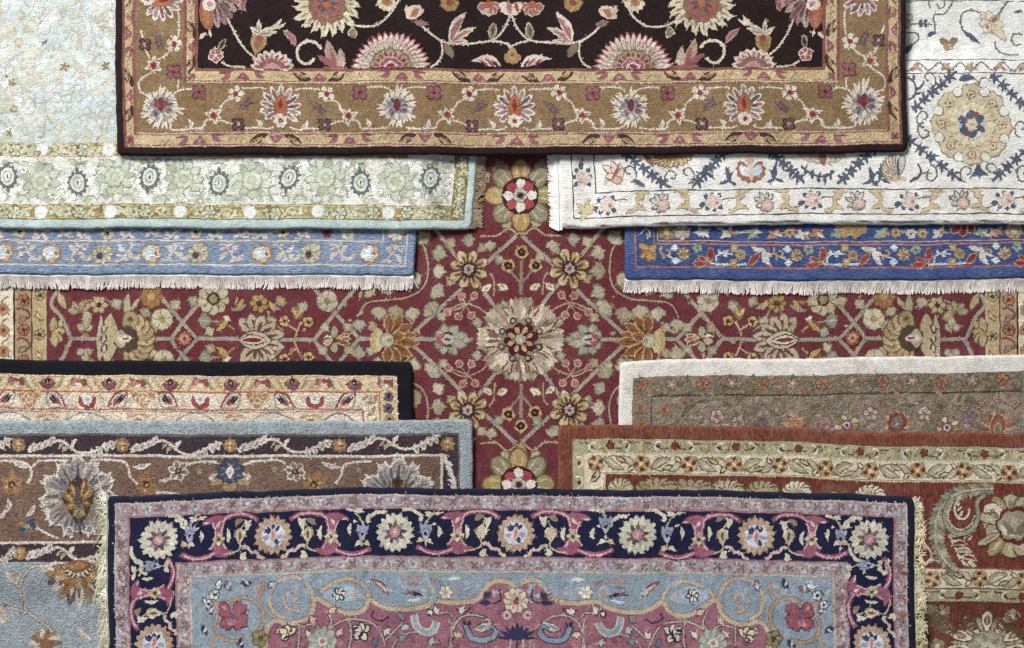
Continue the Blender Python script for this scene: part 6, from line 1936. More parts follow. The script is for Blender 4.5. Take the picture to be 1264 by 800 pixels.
# ================================================================== RUST RUG
def build_rust():
    R = rust; BIND, L0, GG, L1, GI, L2, BD, L3, GI2, L4, GG2, L5, F = rust_b
    WH, TN, RB, GR, GY, OL = 'd4cab0', 'b49c6c', '763020', '8d8a6c', '8c8570', '6a4c30'
    def sage_row(par, y, xs, pitch, pile='cut'):
        for i, x in enumerate(xs):
            p = Motif(R, par, .5, pile=pile).T(x, y)
            p.scal(0, 0, 5.4, 5, .25, '55281c'); p.scal(0, 0, 4.2, 5, .25, '7c3626'); p.done('small_flower')
            for s in (-1, 1):
                p = Motif(R, par, .45, pile=pile).T(x + s * pitch * .26, y, 0, sx=s)
                p.stroke([(-4, -5), (2, -4), (4, 2), (0, 6)], 2.6, 'd8d0b4', bead=.3); p.leaf(-2, 3, 4, -2, 3, '55382c'); p.done('bracket')
                vine(R, par, [(x + s * 6, y + 3), (x + s * pitch * .2, y + 3.5)], 1.6, '6c3c2c', .3, pile=pile)
                vine(R, par, [(x + s * pitch * .3, y - 4), (x + s * pitch * .48, y - 4)], 1.6, '6c3c2c', .3, pile=pile)
            q = Motif(R, par, .4, pile=pile).T(x + pitch * .5, y); petals(q, 5, 1, 6, 5, None, ['b8ac78', 'a8986c'][i % 2]); q.disc(0, 0, 2, 'c8b888'); q.done('small_flower')
    sage_row(GG, 551.5, [753, 832, 908, 985, 1062, 1139, 1215, 1292], 77)
    sage_row(GG2, 726, [1030, 1108, 1185, 1262], 77)
    fill_small(R, GG, (724, 546, 1300, 558), ['969068', 'b8ae84', '8c8458', 'a4a078'], 260, 4, seed=81)
    def ivory_row(par, y, xs):
        for i, x in enumerate(xs):
            p = Motif(R, par, .5, pile='cut').T(x, y, .4 + .3 * (i % 2))
            petals(p, 4, 1, 10, 9, '9c8050', ['c0a068', 'b8945c'][i % 2], prof=.55)
            for k in range(4):
                a = k * PI / 2 + PI / 4
                p.scal(6.5 * math.cos(a), 6.5 * math.sin(a), 2.8, 4, .2, '6c3420')
            p.disc(0, 0, 2.6, 'd8c890'); p.done('flower')
        for i, (x, x2) in enumerate(zip(xs[:-1], xs[1:])):
            m = .5 * (x + x2)
            s = 1 if i % 2 else -1
            p = Motif(R, par, .45, pile='cut').T(m, y, 0, sy=s)
            p.oleaf(-18, 8, 6, -7, 8, '7c6c4c', 'a89f84', bend=-3); p.leaf(-12, 5, 2, -4, 2.6, 'cfc4a0', bend=-2)
            p.oleaf(4, 8, 18, -6, 6, '7c6c4c', 'b8b094', bend=3); p.oleaf(-3, 7, 8, 2, 4, '5c3a28', 'c4b488'); p.oleaf(12, -9, 18, -3, 3.4, '5c3a28', 'd2c49c')
            p.stroke([(-20, 3), (-8, 9), (4, 6)], 1.6, '8a7450'); p.done('leaf')
    ivory_row(GI, 573, [735, 793, 850, 906, 963, 1019, 1074, 1132, 1189, 1246, 1300])
    ivory_row(GI2, 706, [1040, 1096, 1152, 1210, 1264, 1320])
    # left columns
    for y in (572, 596):
        p = Motif(R, GG, .45, pile='cut').T(715, y); p.stroke([(-4, -7), (3, -6), (4, 2), (-2, 7)], 2.2, 'd8d0b4', bead=.3); p.disc(0, 0, 2.6, '7c3626'); p.done('bracket')
        p = Motif(R, GI, .45, pile='cut').T(734, y + 16); p.oleaf(-5, 8, 6, -8, 6, '5c3a28', 'b8b094', bend=2); p.done('leaf')
    vine(R, L2, [(748, 585.8), (1300, 585.8)], 1.4, 'd0bc8c', .6, name='border_line', lift=.15, pile='cut'); vine(R, L2, [(746.8, 586), (746.8, 640)], 1.4, 'd0bc8c', .6, name='border_line', lift=.15, pile='cut')
    vine(R, L0, [(708, 543.8), (1300, 543.8)], 1.4, 'b4a880', .6, name='border_line', lift=.15, pile='cut'); vine(R, L0, [(707.8, 545), (707.8, 640)], 1.4, 'b4a880', .6, name='border_line', lift=.15, pile='cut')
    # ---- main border: tops of blossoms along the navy rug
    for x, w_, c in ((766, 16, 'c2b48e'), (812, 26, 'a89870'), (852, 30, 'a09474'), (898, 22, 'b8ac8c'), (940, 20, 'a89870'), (985, 18, WH), (1030, 18, '8a4a34'), (1075, 19, WH)):
        p = Motif(R, BD, .5, pile='cut').T(x, 604)
        for k in range(7):
            a = PI + .1 + k * (PI - .2) / 6
            p.oleaf(3 * math.cos(a), 0, w_ * math.cos(a), 13 * math.sin(a), 8, '6a4c30', c, prof=.55, skew=.66)
        p.leaf(-w_ * .5, 1, w_ * .5, 1, 8, 'b49c6c'); p.done('half_rosette')
    p = Motif(R, BD, .5, pile='cut').T(805, 593); p.leaf(-3, -4, 3, 5, 6, 'b8843c'); p.leaf(3, 4, 12, 7, 5, WH); p.done('bud')
    # acanthus plume: a curved spine feathered with grey green leaflets
    p = Motif(R, BD, .5, pile='cut')
    sp = Motif.curve([(1226, 594), (1204, 596), (1182, 600), (1166, 612), (1157, 632), (1155, 654), (1162, 676), (1178, 694)], False, 5.0)
    n = len(sp)
    p.stroke(sp, 15, '6a6450', taper=.2); p.stroke(sp, 12, '8d866e', taper=.2)
    for i in range(1, n - 1):
        (x0, y0), (x1, y1) = sp[i - 1], sp[i + 1]
        L = math.hypot(x1 - x0, y1 - y0); tx, ty = (x1 - x0) / L, (y1 - y0) / L
        x, y = sp[i]
        w_ = 15 * math.sin(PI * (i + 2) / (n + 3)) + 4
        cc = ['a29b84', '7d7660', '938c76', 'b2ab94'][i % 4]
        p.leaf(x, y, x + tx * 8 + ty * w_ * .75, y + ty * 8 - tx * w_ * .75, 6.5, cc, bend=2)          # inner side
        p.leaf(x, y, x + tx * 9 - ty * 9, y + ty * 9 + tx * 9, 5.5, ['8d866e', '9c957c', '756e58'][i % 3], bend=-1.5)
    p.stroke(sp, 2.0, 'b8b29a', bead=.3)
    for c, e in (('6a6450', 2.6), ('9c957e', 0)):
        p.stroke([(1176, 606), (1168, 622), (1170, 640), (1184, 650), (1200, 645), (1208, 630), (1206, 612), (1216, 602)], 5.5 + e, c, taper=.3)
    p.stroke([(1176, 610), (1171, 624), (1174, 638), (1185, 645), (1198, 640), (1204, 628)], 1.6, 'c4bea6', bead=.3)
    inner = [(1186, 606), (1179, 614), (1180, 625), (1187, 632), (1195, 629), (1197, 620)]
    p.stroke(inner, 2.6, 'd4c8a8', bead=.3)
    for a_ in ((1181, 622, 1188, 616), (1184, 629, 1190, 621), (1180, 615, 1186, 612)): p.leaf(*a_, 3.6, 'd4c8a8')
    p.done('acanthus_plume', 'grey green acanthus plume')
    for k, (x, y, dx_, dy_, w_) in enumerate(((1172, 655, 16, -4, 7), (1176, 664, 18, 0, 7), (1180, 672, 20, 2, 7), (1186, 680, 20, 4, 7), (1192, 656, 12, -8, 6))):
        p = Motif(R, BD, .45, pile='cut'); p.oleaf(x, y, x + dx_, y + dy_, w_ * .6, 'd4c8a8', '7c3424' if k % 2 else '9c957e', bend=-3, ow=1.6); p.leaf(x + 2, y + 2, x + dx_ * .6, y + dy_ + 6, 3, 'd4c8a8', bend=2); p.done('leaflet')
    vine(R, BD, [(1142, 690), (1150, 683), (1160, 684), (1170, 691)], 2.6, 'd4c8a8', .3, pile='cut')
    vine(R, BD, [(1143, 664), (1150, 674), (1151, 686)], 2.4, 'c4b890', .3, pile='cut')
    single_leaf(R, BD, 1206, 691, 1196, 684, 5, 'd4c8a8', '8a6440', pile='cut')
    # great blossom at the right edge
    p = Motif(R, BD, .6, pile='cut').T(1252, 640)
    for a, b, w_, c in ((-6, -40, 22, 'b4ab84'), (-26, -36, 14, '9c8a54'), (-36, -24, 20, WH), (-38, -4, 24, 'b0a468'), (-34, 12, 22, 'a8a078'), (-24, 28, 22, WH), (-4, 38, 24, 'b4a868'), (-30, 36, 14, 'a08c5c'), (16, -36, 22, 'b4ab84'), (16, 34, 22, 'b0a478'), (28, 0, 24, 'b4ab84'), (-44, -12, 10, 'b8a890'), (-44, 24, 8, 'b8a890')):
        p.leaf(a * .2, b * .2, a * 1.04, b * 1.04, w_ + 3, '5f4a30', prof=.5, skew=.64); p.leaf(a * .2, b * .2, a, b, w_, c, prof=.5, skew=.64)
        p.leaf(a * .5, b * .5, a * .85, b * .85, w_ * .3, RNG.choice(['c8bc94', '8f8458', 'd8b898']))
    p.scal(2, -2, 25, 7, .14, '6a2a20', ry=24); p.scal(2, -2, 21, 7, .14, '9c947c', ry=20)
    p.leaf(-12, -8, 0, 14, 9, '7c745c'); p.leaf(14, -8, 4, 14, 9, '7c745c'); p.leaf(1, -14, 1, 4, 9, 'b89c88'); p.leaf(-16, -2, -8, 10, 7, 'cfc8b8'); p.leaf(0, 6, 2, 18, 5, '6a2a20'); p.leaf(-8, 10, 10, 12, 4, 'c4b890')
    p.done('great_blossom')
    # lower field: half rosette and leaf
    p = Motif(R, F, .6, pile='cut').T(1222, 790)
    for par_ in (1, 0):
        for k in range(par_, 13, 2):
            a = PI - .1 + k * (PI + .2) / 12
            c, q = math.cos(a), math.sin(a)
            if par_ == 0:
                p.oleaf(20 * c, 18 * q, 51 * c, 45 * q, 12.5, '6a4a30', WH, prof=.5, skew=.62); p.oleaf(30 * c, 27 * q, 43 * c, 38 * q, 4.6, '7a4430', 'b08c68')
            else:
                p.oleaf(20 * c, 18 * q, 44 * c, 38 * q, 6.5, '6a4a30', 'a8a078', prof=.6, skew=.62)
    p.scal(0, 2, 26, 12, .12, '7c7460', ry=24); p.scal(0, 2, 23, 12, .14, 'a39a80', ry=21)
    for k in range(10):
        a = k * PI / 5
        p.leaf(6 * math.cos(a), 6 * math.sin(a), 19 * math.cos(a), 18 * math.sin(a), 4, ['b4aa90', '8a826c'][k % 2])
    p.scal(0, 4, 11, 7, .2, 'c8c2ac'); p.disc(0, 4, 4, '8d8368'); p.done('half_rosette')
    p = Motif(R, F, .5, pile='cut')
    p.oleaf(1136, 738, 1174, 776, 22, '6a5a38', '8f8550', bend=-4); p.leaf(1140, 744, 1168, 770, 4, 'b4a868', bend=-2); p.done('leaf')
    single_leaf(R, F, 1162, 746, 1178, 766, 8, 'a89478', '6a4a30', bend=4, pile='cut')
    for x, y, c in ((1166, 748, 'a08464'), (1252, 752, 'b4a478'), (1160, 790, '8c8458')):
        p = Motif(R, F, .45, pile='cut').T(x, y, RNG.uniform(0, 3)); petals(p, 5, 1, 10, 8, '6a4a30', c); p.disc(0, 0, 3, 'd0c09c'); p.done('flower')
build_rust()
# ================================================================== NAVY RUG
def build_navy():
    R = navy; BIND, G1, L1, BD, L2, G2, L3, F = navy_b
    CR, PE, MV, MVL, LI, GY, BL = 'cbc5b0', 'b59880', '98506a', 'd0a4b0', '9098b0', 'a8a89a', '8fa0b4'
    NV = '20234a'
    def rosette(x, y, peach, rot=0.0, s=1.0):
        p = Motif(R, BD, .6).T(x, y, rot, s * .95)
        base, edge = (PE, '8f6a54') if peach else ('c6c2b0', '94948a')
        p.scal(0, 0, 27, 17, .16, '14183a', ry=27.5)
        p.scal(0, 0, 25.5, 17, .17, edge, ry=26, kind='saw'); p.scal(0, 0, 24, 17, .16, base, ry=24.5)
        for k in range(17):
            a = 2 * PI * k / 17 + .18
            p.leaf(14 * math.cos(a), 14 * math.sin(a), 23 * math.cos(a), 23 * math.sin(a), 3, RNG.choice(['d0cbb8', 'b8b4a2'] if not peach else ['c0a48c', 'a88c76']))
        if peach:
            p.scal(0, 0, 15.5, 10, .1, 'c9ccd4')
            for k in range(7):
                a = 2 * PI * k / 7 - PI / 2
                p.leaf(4 * math.cos(a), 4 * math.sin(a), 15 * math.cos(a), 15 * math.sin(a), 6, ['3c466c', 'd6d8dc', '9a98b0'][k % 3])
            p.leaf(-8, -12, -3, -4, 4, '2c3660'); p.leaf(8, -12, 3, -4, 4, '2c3660')
            p.leaf(0, -9, 0, 9, 9, 'd8b8b4'); p.leaf(0, -7, 0, 7, 4, 'b07c80')
        else:
            for k in range(9):
                a = 2 * PI * k / 9 - PI / 2
                p.leaf(3 * math.cos(a), 3 * math.sin(a), 16 * math.cos(a), 16 * math.sin(a), 5, ['7c5c40', '8a8c80', '584638'][k % 3]); 
            p.scal(0, 0, 9, 7, .15, '4a4c70'); p.scal(0, 0, 7, 7, .15, 'b87c8c'); p.leaf(0, -5, 0, 5, 4, 'd8a890')
            for s_ in (-1, 1): p.leaf(s_ * 6, 12, s_ * 10, 20, 5, 'd8d4c0')
        p.done('rosette')
    # unit from a peach rosette (0) towards the next cream one (150); h across
    def unit(cx, cy, rot, sx, s=1.0):
        def M(l=.4): return Motif(R, BD, l).T(cx, cy, rot, s, sx=sx)
        # mauve scroll band with vase
        p = M(.45)
        for c, e in (('5c3450', 2.0), (MV, 0)):
            p.stroke([(20, -19), (30, -25), (44, -27), (58, -25), (68, -19), (70, -6), (70, 8), (76, 18), (90, 24), (106, 24), (122, 18)], 4.8 + e, c)
            p.leaf(60, -22, 94, -18, 9 + e, c, bend=-2); p.leaf(52, 18, 82, 18, 9 + e, c, bend=3)
            p.poly([(64, -20), (80, -20), (77, -9), (78, 4), (84, 15), (60, 17), (66, 5), (67, -9)], c, (72, 0))
        p.stroke([(24, -21), (34, -26), (48, -27), (60, -24), (67, -18)], 1.7, MVL, bead=.45); p.stroke([(78, 19), (92, 25), (106, 25), (118, 20)], 1.7, MVL, bead=.45)
        p.stroke([(66, -16), (69, -4), (67, 8), (62, 16)], 1.6, MVL, bead=.45); p.stroke([(80, -16), (76, -4), (79, 8), (84, 14)], 1.6, MVL, bead=.45)
        for a, b, c in ((66, 2, 'c2bc94'), (78, 2, 'c2bc94'), (72, -7, 'b8a884'), (68, 9, '8d8a5c'), (77, 9, 'a89c78'), (72, 11, 'd0c8a8')): p.leaf(72, 3, a + (a - 72) * .5, b, 5, c)
        p.disc(72, 3, 2.6, '5c3c40'); p.leaf(70, -20, 76, -12, 4, 'd2b8a8'); p.leaf(84, -19, 92, -18, 2.4, 'd8b8c0')
        p.done('mauve_scroll')
        # tan bell and leaves near the peach rosette
        p = M(.5)
        p.leaf(43, -10, 43, 10, 12, 'c4b798', skew=.45); p.leaf(37, 2, 49, 2, 9, 'c4b798'); p.leaf(43, -6, 43, 6, 4, '6a5a48'); p.leaf(38, -8, 36, 2, 3, 'd8ccb0'); p.leaf(48, -8, 50, 2, 3, 'a8946c')
        p.stroke([(43, 9), (43, 16), (52, 21), (64, 23)], 1.8, 'b8ac8c', bead=.3); p.stroke([(42, -10), (38, -16)], 1.6, 'b8ac8c')
        p.done('bell_flower')
        p = M(.5); p.leaf(30, -20, 36, -6, 7, CR, bend=-2); p.leaf(32, -14, 40, -20, 4, CR); p.done('leaf')
        p = M(.5); p.leaf(40, -20, 52, -13, 7, '8f7a64', bend=-2); p.done('leaf')
        p = M(.5); p.stroke([(40, 16), (34, 15), (28, 21), (20, 21), (16, 27), (10, 28)], 3.6, 'cdb0a4', bead=.3); p.done('zigzag_leaf')
        p = M(.5); p.leaf(36, 20, 44, 28, 6, CR); p.leaf(44, 28, 34, 27, 5, CR); p.done('leaf')
        p = M(.5); p.leaf(62, 22, 74, 26, 5, 'b4b4a0'); p.done('leaf')
        p = M(.5); p.leaf(61, -10, 60, 8, 5, CR, bend=2); p.done('leaf')
        # lilac tulip near the cream rosette
        p = M(.5)
        for a, b in ((104, -13), (111, -16), (118, -13)): p.leaf(111, 2, a, b, 6, LI, skew=.55)
        p.leaf(104, -4, 118, -2, 9, '7c80a0'); p.leaf(111, -6, 111, 8, 8, 'a8acbc'); p.disc(111, -1, 2.4, '2a2c50'); p.leaf(111, 8, 111, 15, 3, 'b8b49c')
        p.stroke([(111, -14), (106, -22), (100, -27)], 1.6, 'b8ac8c', bead=.3); p.done('tulip')
        p = M(.5); p.leaf(96, -9, 95, 6, 5, CR, bend=2); p.leaf(98, -12, 104, -10, 3, CR); p.done('leaf')
        p = M(.5); p.leaf(102, 15, 112, 12, 6, CR, bend=-2); p.leaf(112, 13, 121, 15, 6, 'c8b088', bend=-2); p.done('leaf')
        p = M(.5); p.stroke([(118, -12), (116, -18), (122, -22), (128, -26), (140, -26)], 4.2, CR, bead=.25); p.done('zigzag_leaf')
        p = M(.5); p.leaf(101, -25, 90, -27, 4, CR); p.leaf(100, -24, 112, -27, 5, CR); p.leaf(101, -24, 112, -23, 3, CR); p.done('leaf')
    cy = 660.5
    for x in (337, 636, 934): rosette(x, cy, True)
    for x in (486, 787): rosette(x, cy, False)
    for x in (337, 636, 934):
        for s in (-1, 1):
            d = 150.0 if x == 636 else (149 if (x == 337 and s == 1) or (x == 934 and s == -1) else 139)
            unit(x, cy, 0, s * d / 150.0)
    rosette(198, 661, False, -.7, 1.02); rosette(1072, 661, False, .7, 1.02)
    # vertical borders
    for cx, sg in ((189, 1), (1074, -1)):
        rosette(cx, 788, True)
        unit(cx, 788, -PI / 2, .86 , 1.0)
        unit(cx, 788, PI / 2, .9, 1.0)
        rosette(cx, 925, False)
    for x, sg in ((172, 1), (1098, -1)):
        p = Motif(R, BD, .5); p.stroke([(x, 684), (x + 4 * sg, 692), (x + 2 * sg, 698), (x + 10 * sg, 702)], 4, CR, bead=.25); p.done('zigzag_leaf')
        p = Motif(R, BD, .5); p.stroke([(x + 44 * sg, 637), (x + 52 * sg, 640), (x + 52 * sg, 646), (x + 62 * sg, 648)], 4, CR, bead=.25); p.done('zigzag_leaf')
    # ---- greyish pink guard stripes
    def bouquet(par, x, y, rot, c):
        p = Motif(R, par, .4).T(x, y, rot)
        p.stroke([(-9, 4), (-4, -4), (4, -4), (9, 4)], 2.0, 'b08890', bead=.2)
        for a, b in ((-5, -3), (5, -3), (0, 5), (-2, 1), (4, 3)): p.leaf(0, 0, a * 1.3, b * 1.2, 4, RNG.choice(['b8bec8', 'a4b2c0', 'c2c0c0', c]))
        p.disc(0, 0, 2.2, '8a7c84'); p.done('bouquet')
    def cross(par, x, y):
        p = Motif(R, par, .4).T(x, y, PI / 4); petals(p, 4, 0, 6, 3, None, '7c6468'); p.done('small_cross')
    i = 0
    x = 152.0
    while x < 1112:
        bouquet(G1, x, 622, 0, 'a88c8c')
        if x < 1098: cross(G1, x + 15, 622 )
        x += 30; i += 1
    x = 240.0
    while x < 1030:
        bouquet(G2, x, 699.5, 0, 'a88c8c'); cross(G2, x + 15, 699.5); x += 30
    for y in range(650, 900, 30):
        bouquet(G1, 150.5, y, PI / 2, 'a87c7c'); cross(G1, 150.5, y + 15); bouquet(G1, 1111.5, y, PI / 2, 'a87c7c'); cross(G1, 1111.5, y + 15)
    for y in range(722, 900, 30):
        bouquet(G2, 227, y, PI / 2, 'a87c7c'); cross(G2, 227, y + 15); bouquet(G2, 1037, y, PI / 2, 'a87c7c'); cross(G2, 1037, y + 15)
    cols = ['b0a0a4', '94787e', 'bcb4b8', 'a89ca0', '9aa6b4', '8a6a70', 'b4a096']
    fill_small(R, G1, (146, 616, 1116, 629), cols, 900, 4.2, seed=91)
    fill_small(R, G2, (222, 693.5, 1042, 706), cols, 760, 4.2, seed=92)
    for i, rc in enumerate(((144, 636, 157.5, 830), (1106, 636, 1117.5, 830))): fill_small(R, G1, rc, cols + ['9c6458', '7c5048'], 190, 4.2, seed=93 + i)
    for i, rc in enumerate(((220, 708, 233.5, 830), (1031, 708, 1044, 830))): fill_small(R, G2, rc, cols + ['9c6458'], 130, 4.2, seed=95 + i)
    for pts in ([(142.9, 800), (142.9, 614.9), (1118.5, 614.9), (1118.5, 800)],): 
        for a, b in zip(pts[:-1], pts[1:]): vine(R, G1, [a, b], 1.4, 'c4b0a8', .5, name='border_line', lift=.2)
    # ---- mauve medallion field with its scalloped cream outline
    half = [(637, 729), (645, 721), (660, 719), (672, 726), (680, 738), (692, 745), (715, 746), (738, 744), (747, 750), (765, 755), (790, 756), (806, 751), (818, 745), (826, 757), (846, 761), (868, 750), (884, 741), (889, 756), (900, 767), (918, 770), (936, 766), (946, 778), (948, 800), (956, 830), (960, 880)]
    left = [(2 * 637 - x, y) for x, y in half[1:]][::-1]
    top = Motif.curve(left + half, False, 5.0)
    p = Motif(R, F, .12)
    m = p._m('9a5c70'); z = p._next()
    rows = 10
    prev = None
    for (x, y) in top:
        col = [p._addv((x, y + (905 - y) * k / rows), z, k == 0) for k in range(rows + 1)]
        if prev:
            for k in range(rows):
                p.faces.append((prev[k], col[k], col[k + 1], prev[k + 1])); p.mi.append(m)
        prev = col
    MVF = p.done('medallion_field', 'dusty mauve centre field with scalloped outline')
    MVF['_raise'] = .12 * .667 + .1
    vine(R, F, left + half, 5.4, 'bda78c', .15, name='scalloped_outline', lift=.42, edge='7c6868')
    X = lambda x, s: 637 + s * (x - 637)
    V = lambda par, pts, w_=1.8, c='a07c84', e=None, b=.25, l=.15: vine(R, par, pts, w_, c, b, edge=e, lift=l)
    PB, SB = '9db0c2', '8296ac'
    for s in (-1, 1):
        q = lambda *pts: [(X(a, s), b) for a, b in pts]
        # round scroll with spiral
        V(F, q((890, 752), (888, 736), (897, 720), (914, 713), (932, 719), (941, 735), (938, 753), (924, 764)), 4.6, 'bda78c', '7c6868')
        V(F, q((904, 756), (918, 752), (924, 740), (918, 731), (909, 733), (908, 741), (914, 744)), 3.2, 'b89a84', '7c7480')
        # pointed loop
        V(F, q((884, 741), (872, 728), (852, 719), (836, 720), (822, 730), (818, 745)), 4.4, 'bda78c', '7c6868')
        p = Motif(R, F, .3); p.leaf(X(826, s), 740, X(876, s), 738, 22, PB, bend=-3 * s); p.done('loop_panel')
        p = Motif(R, F, .5).T(X(856, s), 737); 
        for a, b in ((-8, 0), (-4, -8), (3, -9), (8, -2), (5, 6), (-3, 7)): p.oleaf(0, 0, a, b, 4, '2c3450', 'd8d4c4')
        p.done('small_flower')
        p = Motif(R, F, .4).T(X(833, s), 738, 0, sx=s); p.leaf(-4, 8, 4, -8, 5, 'b4988c', bend=2); p.done('leaf')
        # hanging curl and flower in the blue
        V(F, q((690, 742), (700, 730), (712, 735), (726, 744)), 1.8, 'a8908c'); V(F, q((742, 745), (740, 728), (748, 728), (750, 738), (745, 741)), 3.2, 'b8a28a')
        p = Motif(R, F, .5).T(X(723, s), 733); petals(p, 6, 1, 9, 6, '8a7c70', 'dcd4c4'); p.disc(0, 0, 2.4, 'b4a08c'); p.done('flower')
        p = Motif(R, F, .5).T(X(764, s), 736, 0, sx=s); p.leaf(-14, 2, 10, -1, 4, '2c2f52', bend=-2); p.leaf(-2, 0, 8, -6, 4, '8c5060', bend=1); p.leaf(-12, 6, 8, 8, 4, 'c4ccd2'); p.done('leaf')
        p = Motif(R, F, .5).T(X(800, s), 727, 0, sx=s); p.leaf(-6, 12, 16, -8, 8, '8a4c58', bend=-3); p.leaf(-4, 9, 12, -5, 3.4, 'c8b4a4', bend=-2); p.leaf(-12, 8, 0, 3, 3, 'a8b4c0'); p.done('leaf')
        p = Motif(R, F, .5).T(X(765, s), 720, 0, sx=s); p.leaf(-16, 0, 14, 1, 6, 'a88884', bend=-4); p.leaf(-10, 5, 8, 6, 3.4, '8f6a74'); p.done('leaf')
        p = Motif(R, F, .5).T(X(738, s), 718, 0, sx=s); p.leaf(-8, 2, 8, -2, 5, '9c7480', bend=2); p.done('leaf')
        p = Motif(R, F, .5).T(X(714, s), 716, 0, sx=s); p.leaf(-8, 0, 8, 1, 5, 'cfd0cc'); p.done('leaf')
        # corner area: mauve palmette and tan scrolls
        p = Motif(R, F, .55).T(X(987, s), 757, 0, sx=s)
        for c, e in (('5c2c3c', 3), ('9a5060', 0)):
            
            for aa, bb in ((-18, -12), (-10, -17), (15, -17), (18, -6), (-17, 14), (-8, 19), (10, 19), (17, 13), (-19, 4)): p.leaf(aa * .05, bb * .05 + 2, aa, bb, 8.5 + e, c, prof=.6, skew=.6)
        p.leaf(-4, 8, 6, 8, 10, 'b06a7c'); p.disc(0, 2, 3.4, '5c6478'); p.disc(4, 11, 3, 'c48a96'); p.leaf(6, -6, 14, -12, 3, 'c08a94'); p.done('palmette')
        V(F, q((1008, 741), (996, 744), (978, 736), (960, 740), (950, 754), (952, 772), (964, 782)), 3.6, 'b08f70', '6c6c78'); V(F, q((1010, 740), (1004, 752), (1010, 768), (1004, 784), (988, 790), (972, 786)), 3.6, 'b08f70', '6c6c78')
        V(F, q((955, 738), (948, 722), (950, 716)), 3.4, 'b08f70', '6c6c78'); V(F, q((960, 728), (952, 724), (948, 716)), 3.4, 'b08f70'); V(F, q((964, 782), (952, 792), (946, 802)), 3.4, 'b08f70'); V(F, q((1014, 800), (1012, 786), (1004, 784)), 3.4, 'b08f70')
        for a, b, c in ((1002, 720, 'd8dce0'), (1018, 740, 'd8dce0'), (970, 718, '2c3450'), (992, 722, '9c6470'), (1022, 774, '2c3450'), (1014, 750, '8c5a68'), (956, 784, '7c6a48'), (976, 792, '2c3450'), (936, 722, 'a8b4c0'), (1010, 730, 'b89a70')):
            p = Motif(R, F, .5).T(X(a, s), b, RNG.uniform(0, 3)); p.oleaf(-6, 0, 6, 0, 5, '4c5468', c, bend=1.5); p.leaf(-2, -4, 3, 4, 3, 'c4c8cc'); p.done('leaf')
        simple_flower(R, F, X(1008, s), 731, 6, 5, 'd8d8d4', '2c3450', '4c5468')
        simple_flower(R, F, X(1016, s), 742, 5, 5, 'd0d4d8', '2c3450', '4c5468')
        p = Motif(R, F, .5).T(X(954, s), 786); petals(p, 5, 1, 11, 8, '5a4c38', '8f8258'); p.disc(0, 0, 3, '4a4432'); p.done('flower')
        # ---- motifs on the mauve
        D = '3c3450'
        M_ = MVF
        V(M_, q((664, 790), (668, 774), (680, 764), (698, 762), (712, 770), (718, 788), (718, 806)), 2.2, 'b8a494', D); V(M_, q((722, 808), (718, 780), (721, 766)), 1.8, 'b8a494', D)
        V(M_, q((734, 796), (748, 786), (768, 784), (784, 792), (792, 806)), 2.4, 'a89494', D); V(M_, q((800, 800), (806, 784), (818, 772), (840, 768), (858, 772), (876, 784)), 2.2, 'b8a494', D); V(M_, q((802, 796), (786, 780), (778, 772)), 2, 'b8a494', D)
        V(M_, q((844, 768), (842, 790), (846, 808)), 2, 'b8a494', D); V(M_, q((876, 784), (888, 772), (906, 776)), 2, 'b8a494', D); V(M_, q((875, 783), (866, 770), (872, 756)), 2, 'b8a494', D)
        V(M_, q((906, 772), (906, 790), (908, 806)), 2, 'b8a494', D); V(M_, q((658, 730), (656, 742), (666, 748)), 2, D); V(M_, q((694, 752), (700, 758), (712, 754)), 1.8, '4c3a50'); V(M_, q((716, 764), (722, 758), (742, 760), (740, 750)), 1.8, 'b8a494', D); V(M_, q((796, 764), (804, 770), (816, 766), (814, 758)), 1.8, D)
        p = Motif(R, M_, .4).T(X(752, s), 770, 0, sx=s)      # blue crescent
        for c, e in (('c4b090', 4), ('c8ccc8', 1.5), ('90a2b2', 0)): p.stroke([(-15, 0), (-10, 10), (0, 13), (10, 6), (13, -8)], 6 + e, c)
        p.done('crescent')
        p = Motif(R, M_, .4).T(X(690, s), 788, 0, sx=s)      # slender blue bird-like leaf
        for c, e in (('3c4660', 2.5), ('8296ac', 0)): p.stroke([(-26, -6), (-22, 2), (-10, 6), (4, 4), (10, -6), (12, -12)], 6 + e, c); p.stroke([(-26, -6), (-20, -12), (-16, -8)], 2.6 + e, c)
        p.leaf(10, -12, 16, -18, 4, '2c3450'); p.leaf(10, -10, 6, -18, 3, '2c3450'); p.done('long_leaf')
        p = Motif(R, M_, .4).T(X(680, s), 776, 0, sx=s); p.oleaf(-12, -4, 10, 4, 9, '4c4a58', 'c8bca4', bend=2); p.leaf(-6, -1, 8, 4, 3.4, '6c8490'); p.done('leaf')
        p = Motif(R, M_, .5).T(X(878, s), 795); petals(p, 9, 2, 18, 9, '7c8478', 'a8aca0', prof=.5); p.disc(0, 0, 6, 'd0ccc0'); p.disc(0, 0, 3.4, 'b07c84'); p.done('rosette')
        p = Motif(R, M_, .5).T(X(829, s), 784, 0, sx=s)
        for a, b in ((-10, -8), (0, -12), (10, -8), (8, 8), (-6, 10)): p.oleaf(0, 0, a, b, 8, '2c3040', 'd0c6b0')
        p.leaf(-3, -2, 4, 8, 4, '2c3040'); p.leaf(2, -6, 12, -4, 3, '2c3040'); p.done('flower')
        p = Motif(R, M_, .5).T(X(920, s), 783, 0, sx=s)
        for a, b in ((-10, -6), (0, -11), (10, -6), (6, 8)): p.oleaf(0, 0, a, b, 8, '4c3a3c', 'd0c49c')
        p.leaf(-2, 2, 6, 7, 3, '2c3040'); p.done('flower')
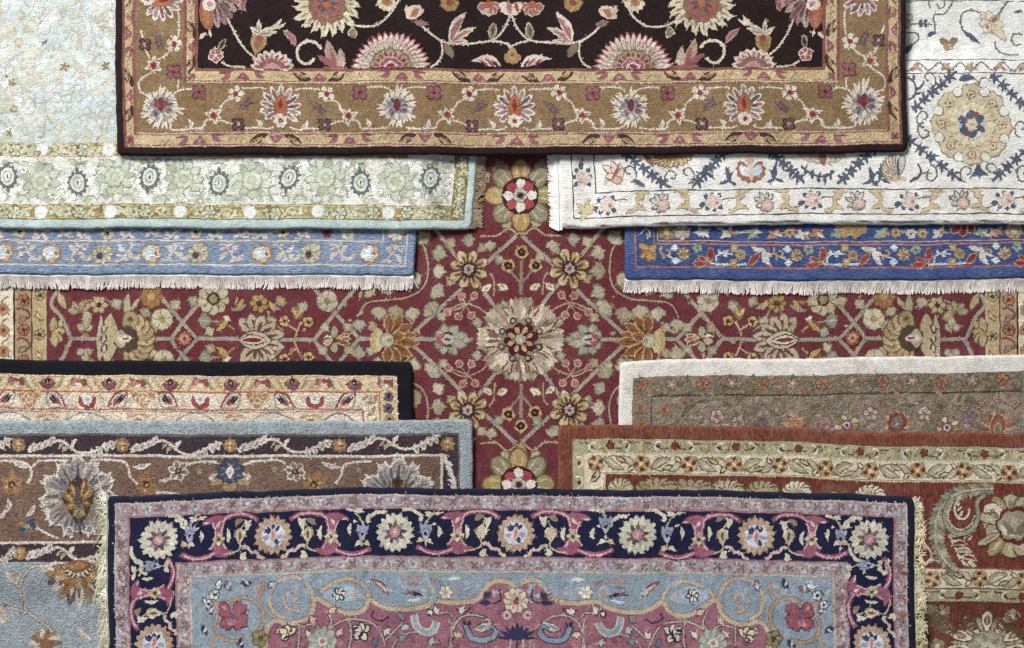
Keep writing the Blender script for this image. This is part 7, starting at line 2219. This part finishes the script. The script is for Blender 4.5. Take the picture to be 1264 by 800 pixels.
        for a, b, c in ((704, 756, 'd8d0c8'), (798, 784, 'd0c4b4'), (775, 778, 'a8b4c0'), (856, 784, 'd2c4a8'), (894, 783, 'd0c4a4'), (710, 786, 'c4b89c'), (778, 792, '6c8c90'), (672, 738, '3c3450'), (735, 755, 'd0ccc4'), (650, 760, 'c4a8b0'), (780, 764, '7c8490'), (888, 766, 'c8b49c'), (864, 757, 'd0b8a0'), (742, 794, 'b0b8b8'), (812, 796, '5c7080'), (930, 778, 'c8b49c')):
            p = Motif(R, M_, .5).T(X(a, s), b, RNG.uniform(0, 3)); p.oleaf(-6, 0, 6, 0, 5.4, '6c4450', c, bend=1.5); p.leaf(-1, -4, 3, 4, 3, c); p.done('leaf')
        p = Motif(R, M_, .5).T(X(743, s), 759); p.disc(0, 0, 4.6, '2c3040'); p.disc(0, 0, 2.6, 'd8d0c0'); p.done('small_flower')
        p = Motif(R, M_, .5).T(X(675, s), 747, 0, sx=s); p.leaf(-8, 0, 8, 0, 6, '2c3158'); p.done('leaf')
    p = Motif(R, MVF, .5).T(637, 744)
    petals(p, 10, 2, 16, 8, '8c6a68', 'd2c4a8', prof=.5); p.scal(0, 0, 8, 7, .2, 'bfa888'); p.disc(0, 2, 3.6, '8f3c50'); p.leaf(0, -6, 4, 2, 2.6, '4a3448'); p.done('flower')
    p = Motif(R, MVF, .5).T(637, 786)
    for a in (-22, -14, -7, 0, 7, 14, 22): p.leaf(0, 6, a, -4 - (12 - abs(a) * .5), 5, '2c3158')
    p.leaf(-24, 4, 24, 4, 6, '2c3158'); p.stroke([(-8, 6), (-8, 30)], 2, 'b8a494'); p.stroke([(8, 6), (8, 30)], 2, 'b8a494'); p.stroke([(0, 6), (0, 30)], 2, '3c3450'); p.done('crown_leaf')
    for x, y in ((624, 762), (650, 762)): simple_flower(R, MVF, x, y, 6, 5, 'c4a8ac', '8f3c50')
    fill_small(R, F, (240, 712, 1024, 744), ['7c92a8', '94a6b6', '8a9cb0', 'a0aab4'], 240, 6, seed=97, lift=.02)
    fill_small(R, MVF, (345, 772, 930, 815), ['a86c78', '84505e', '9c6270', 'a87c84'], 240, 6, seed=98, lift=.02)
build_navy()
# ------------------------------------------------------------------ tidy helper values
for o in bpy.data.objects:
    if '_raise' in o.keys():
        del o['_raise']
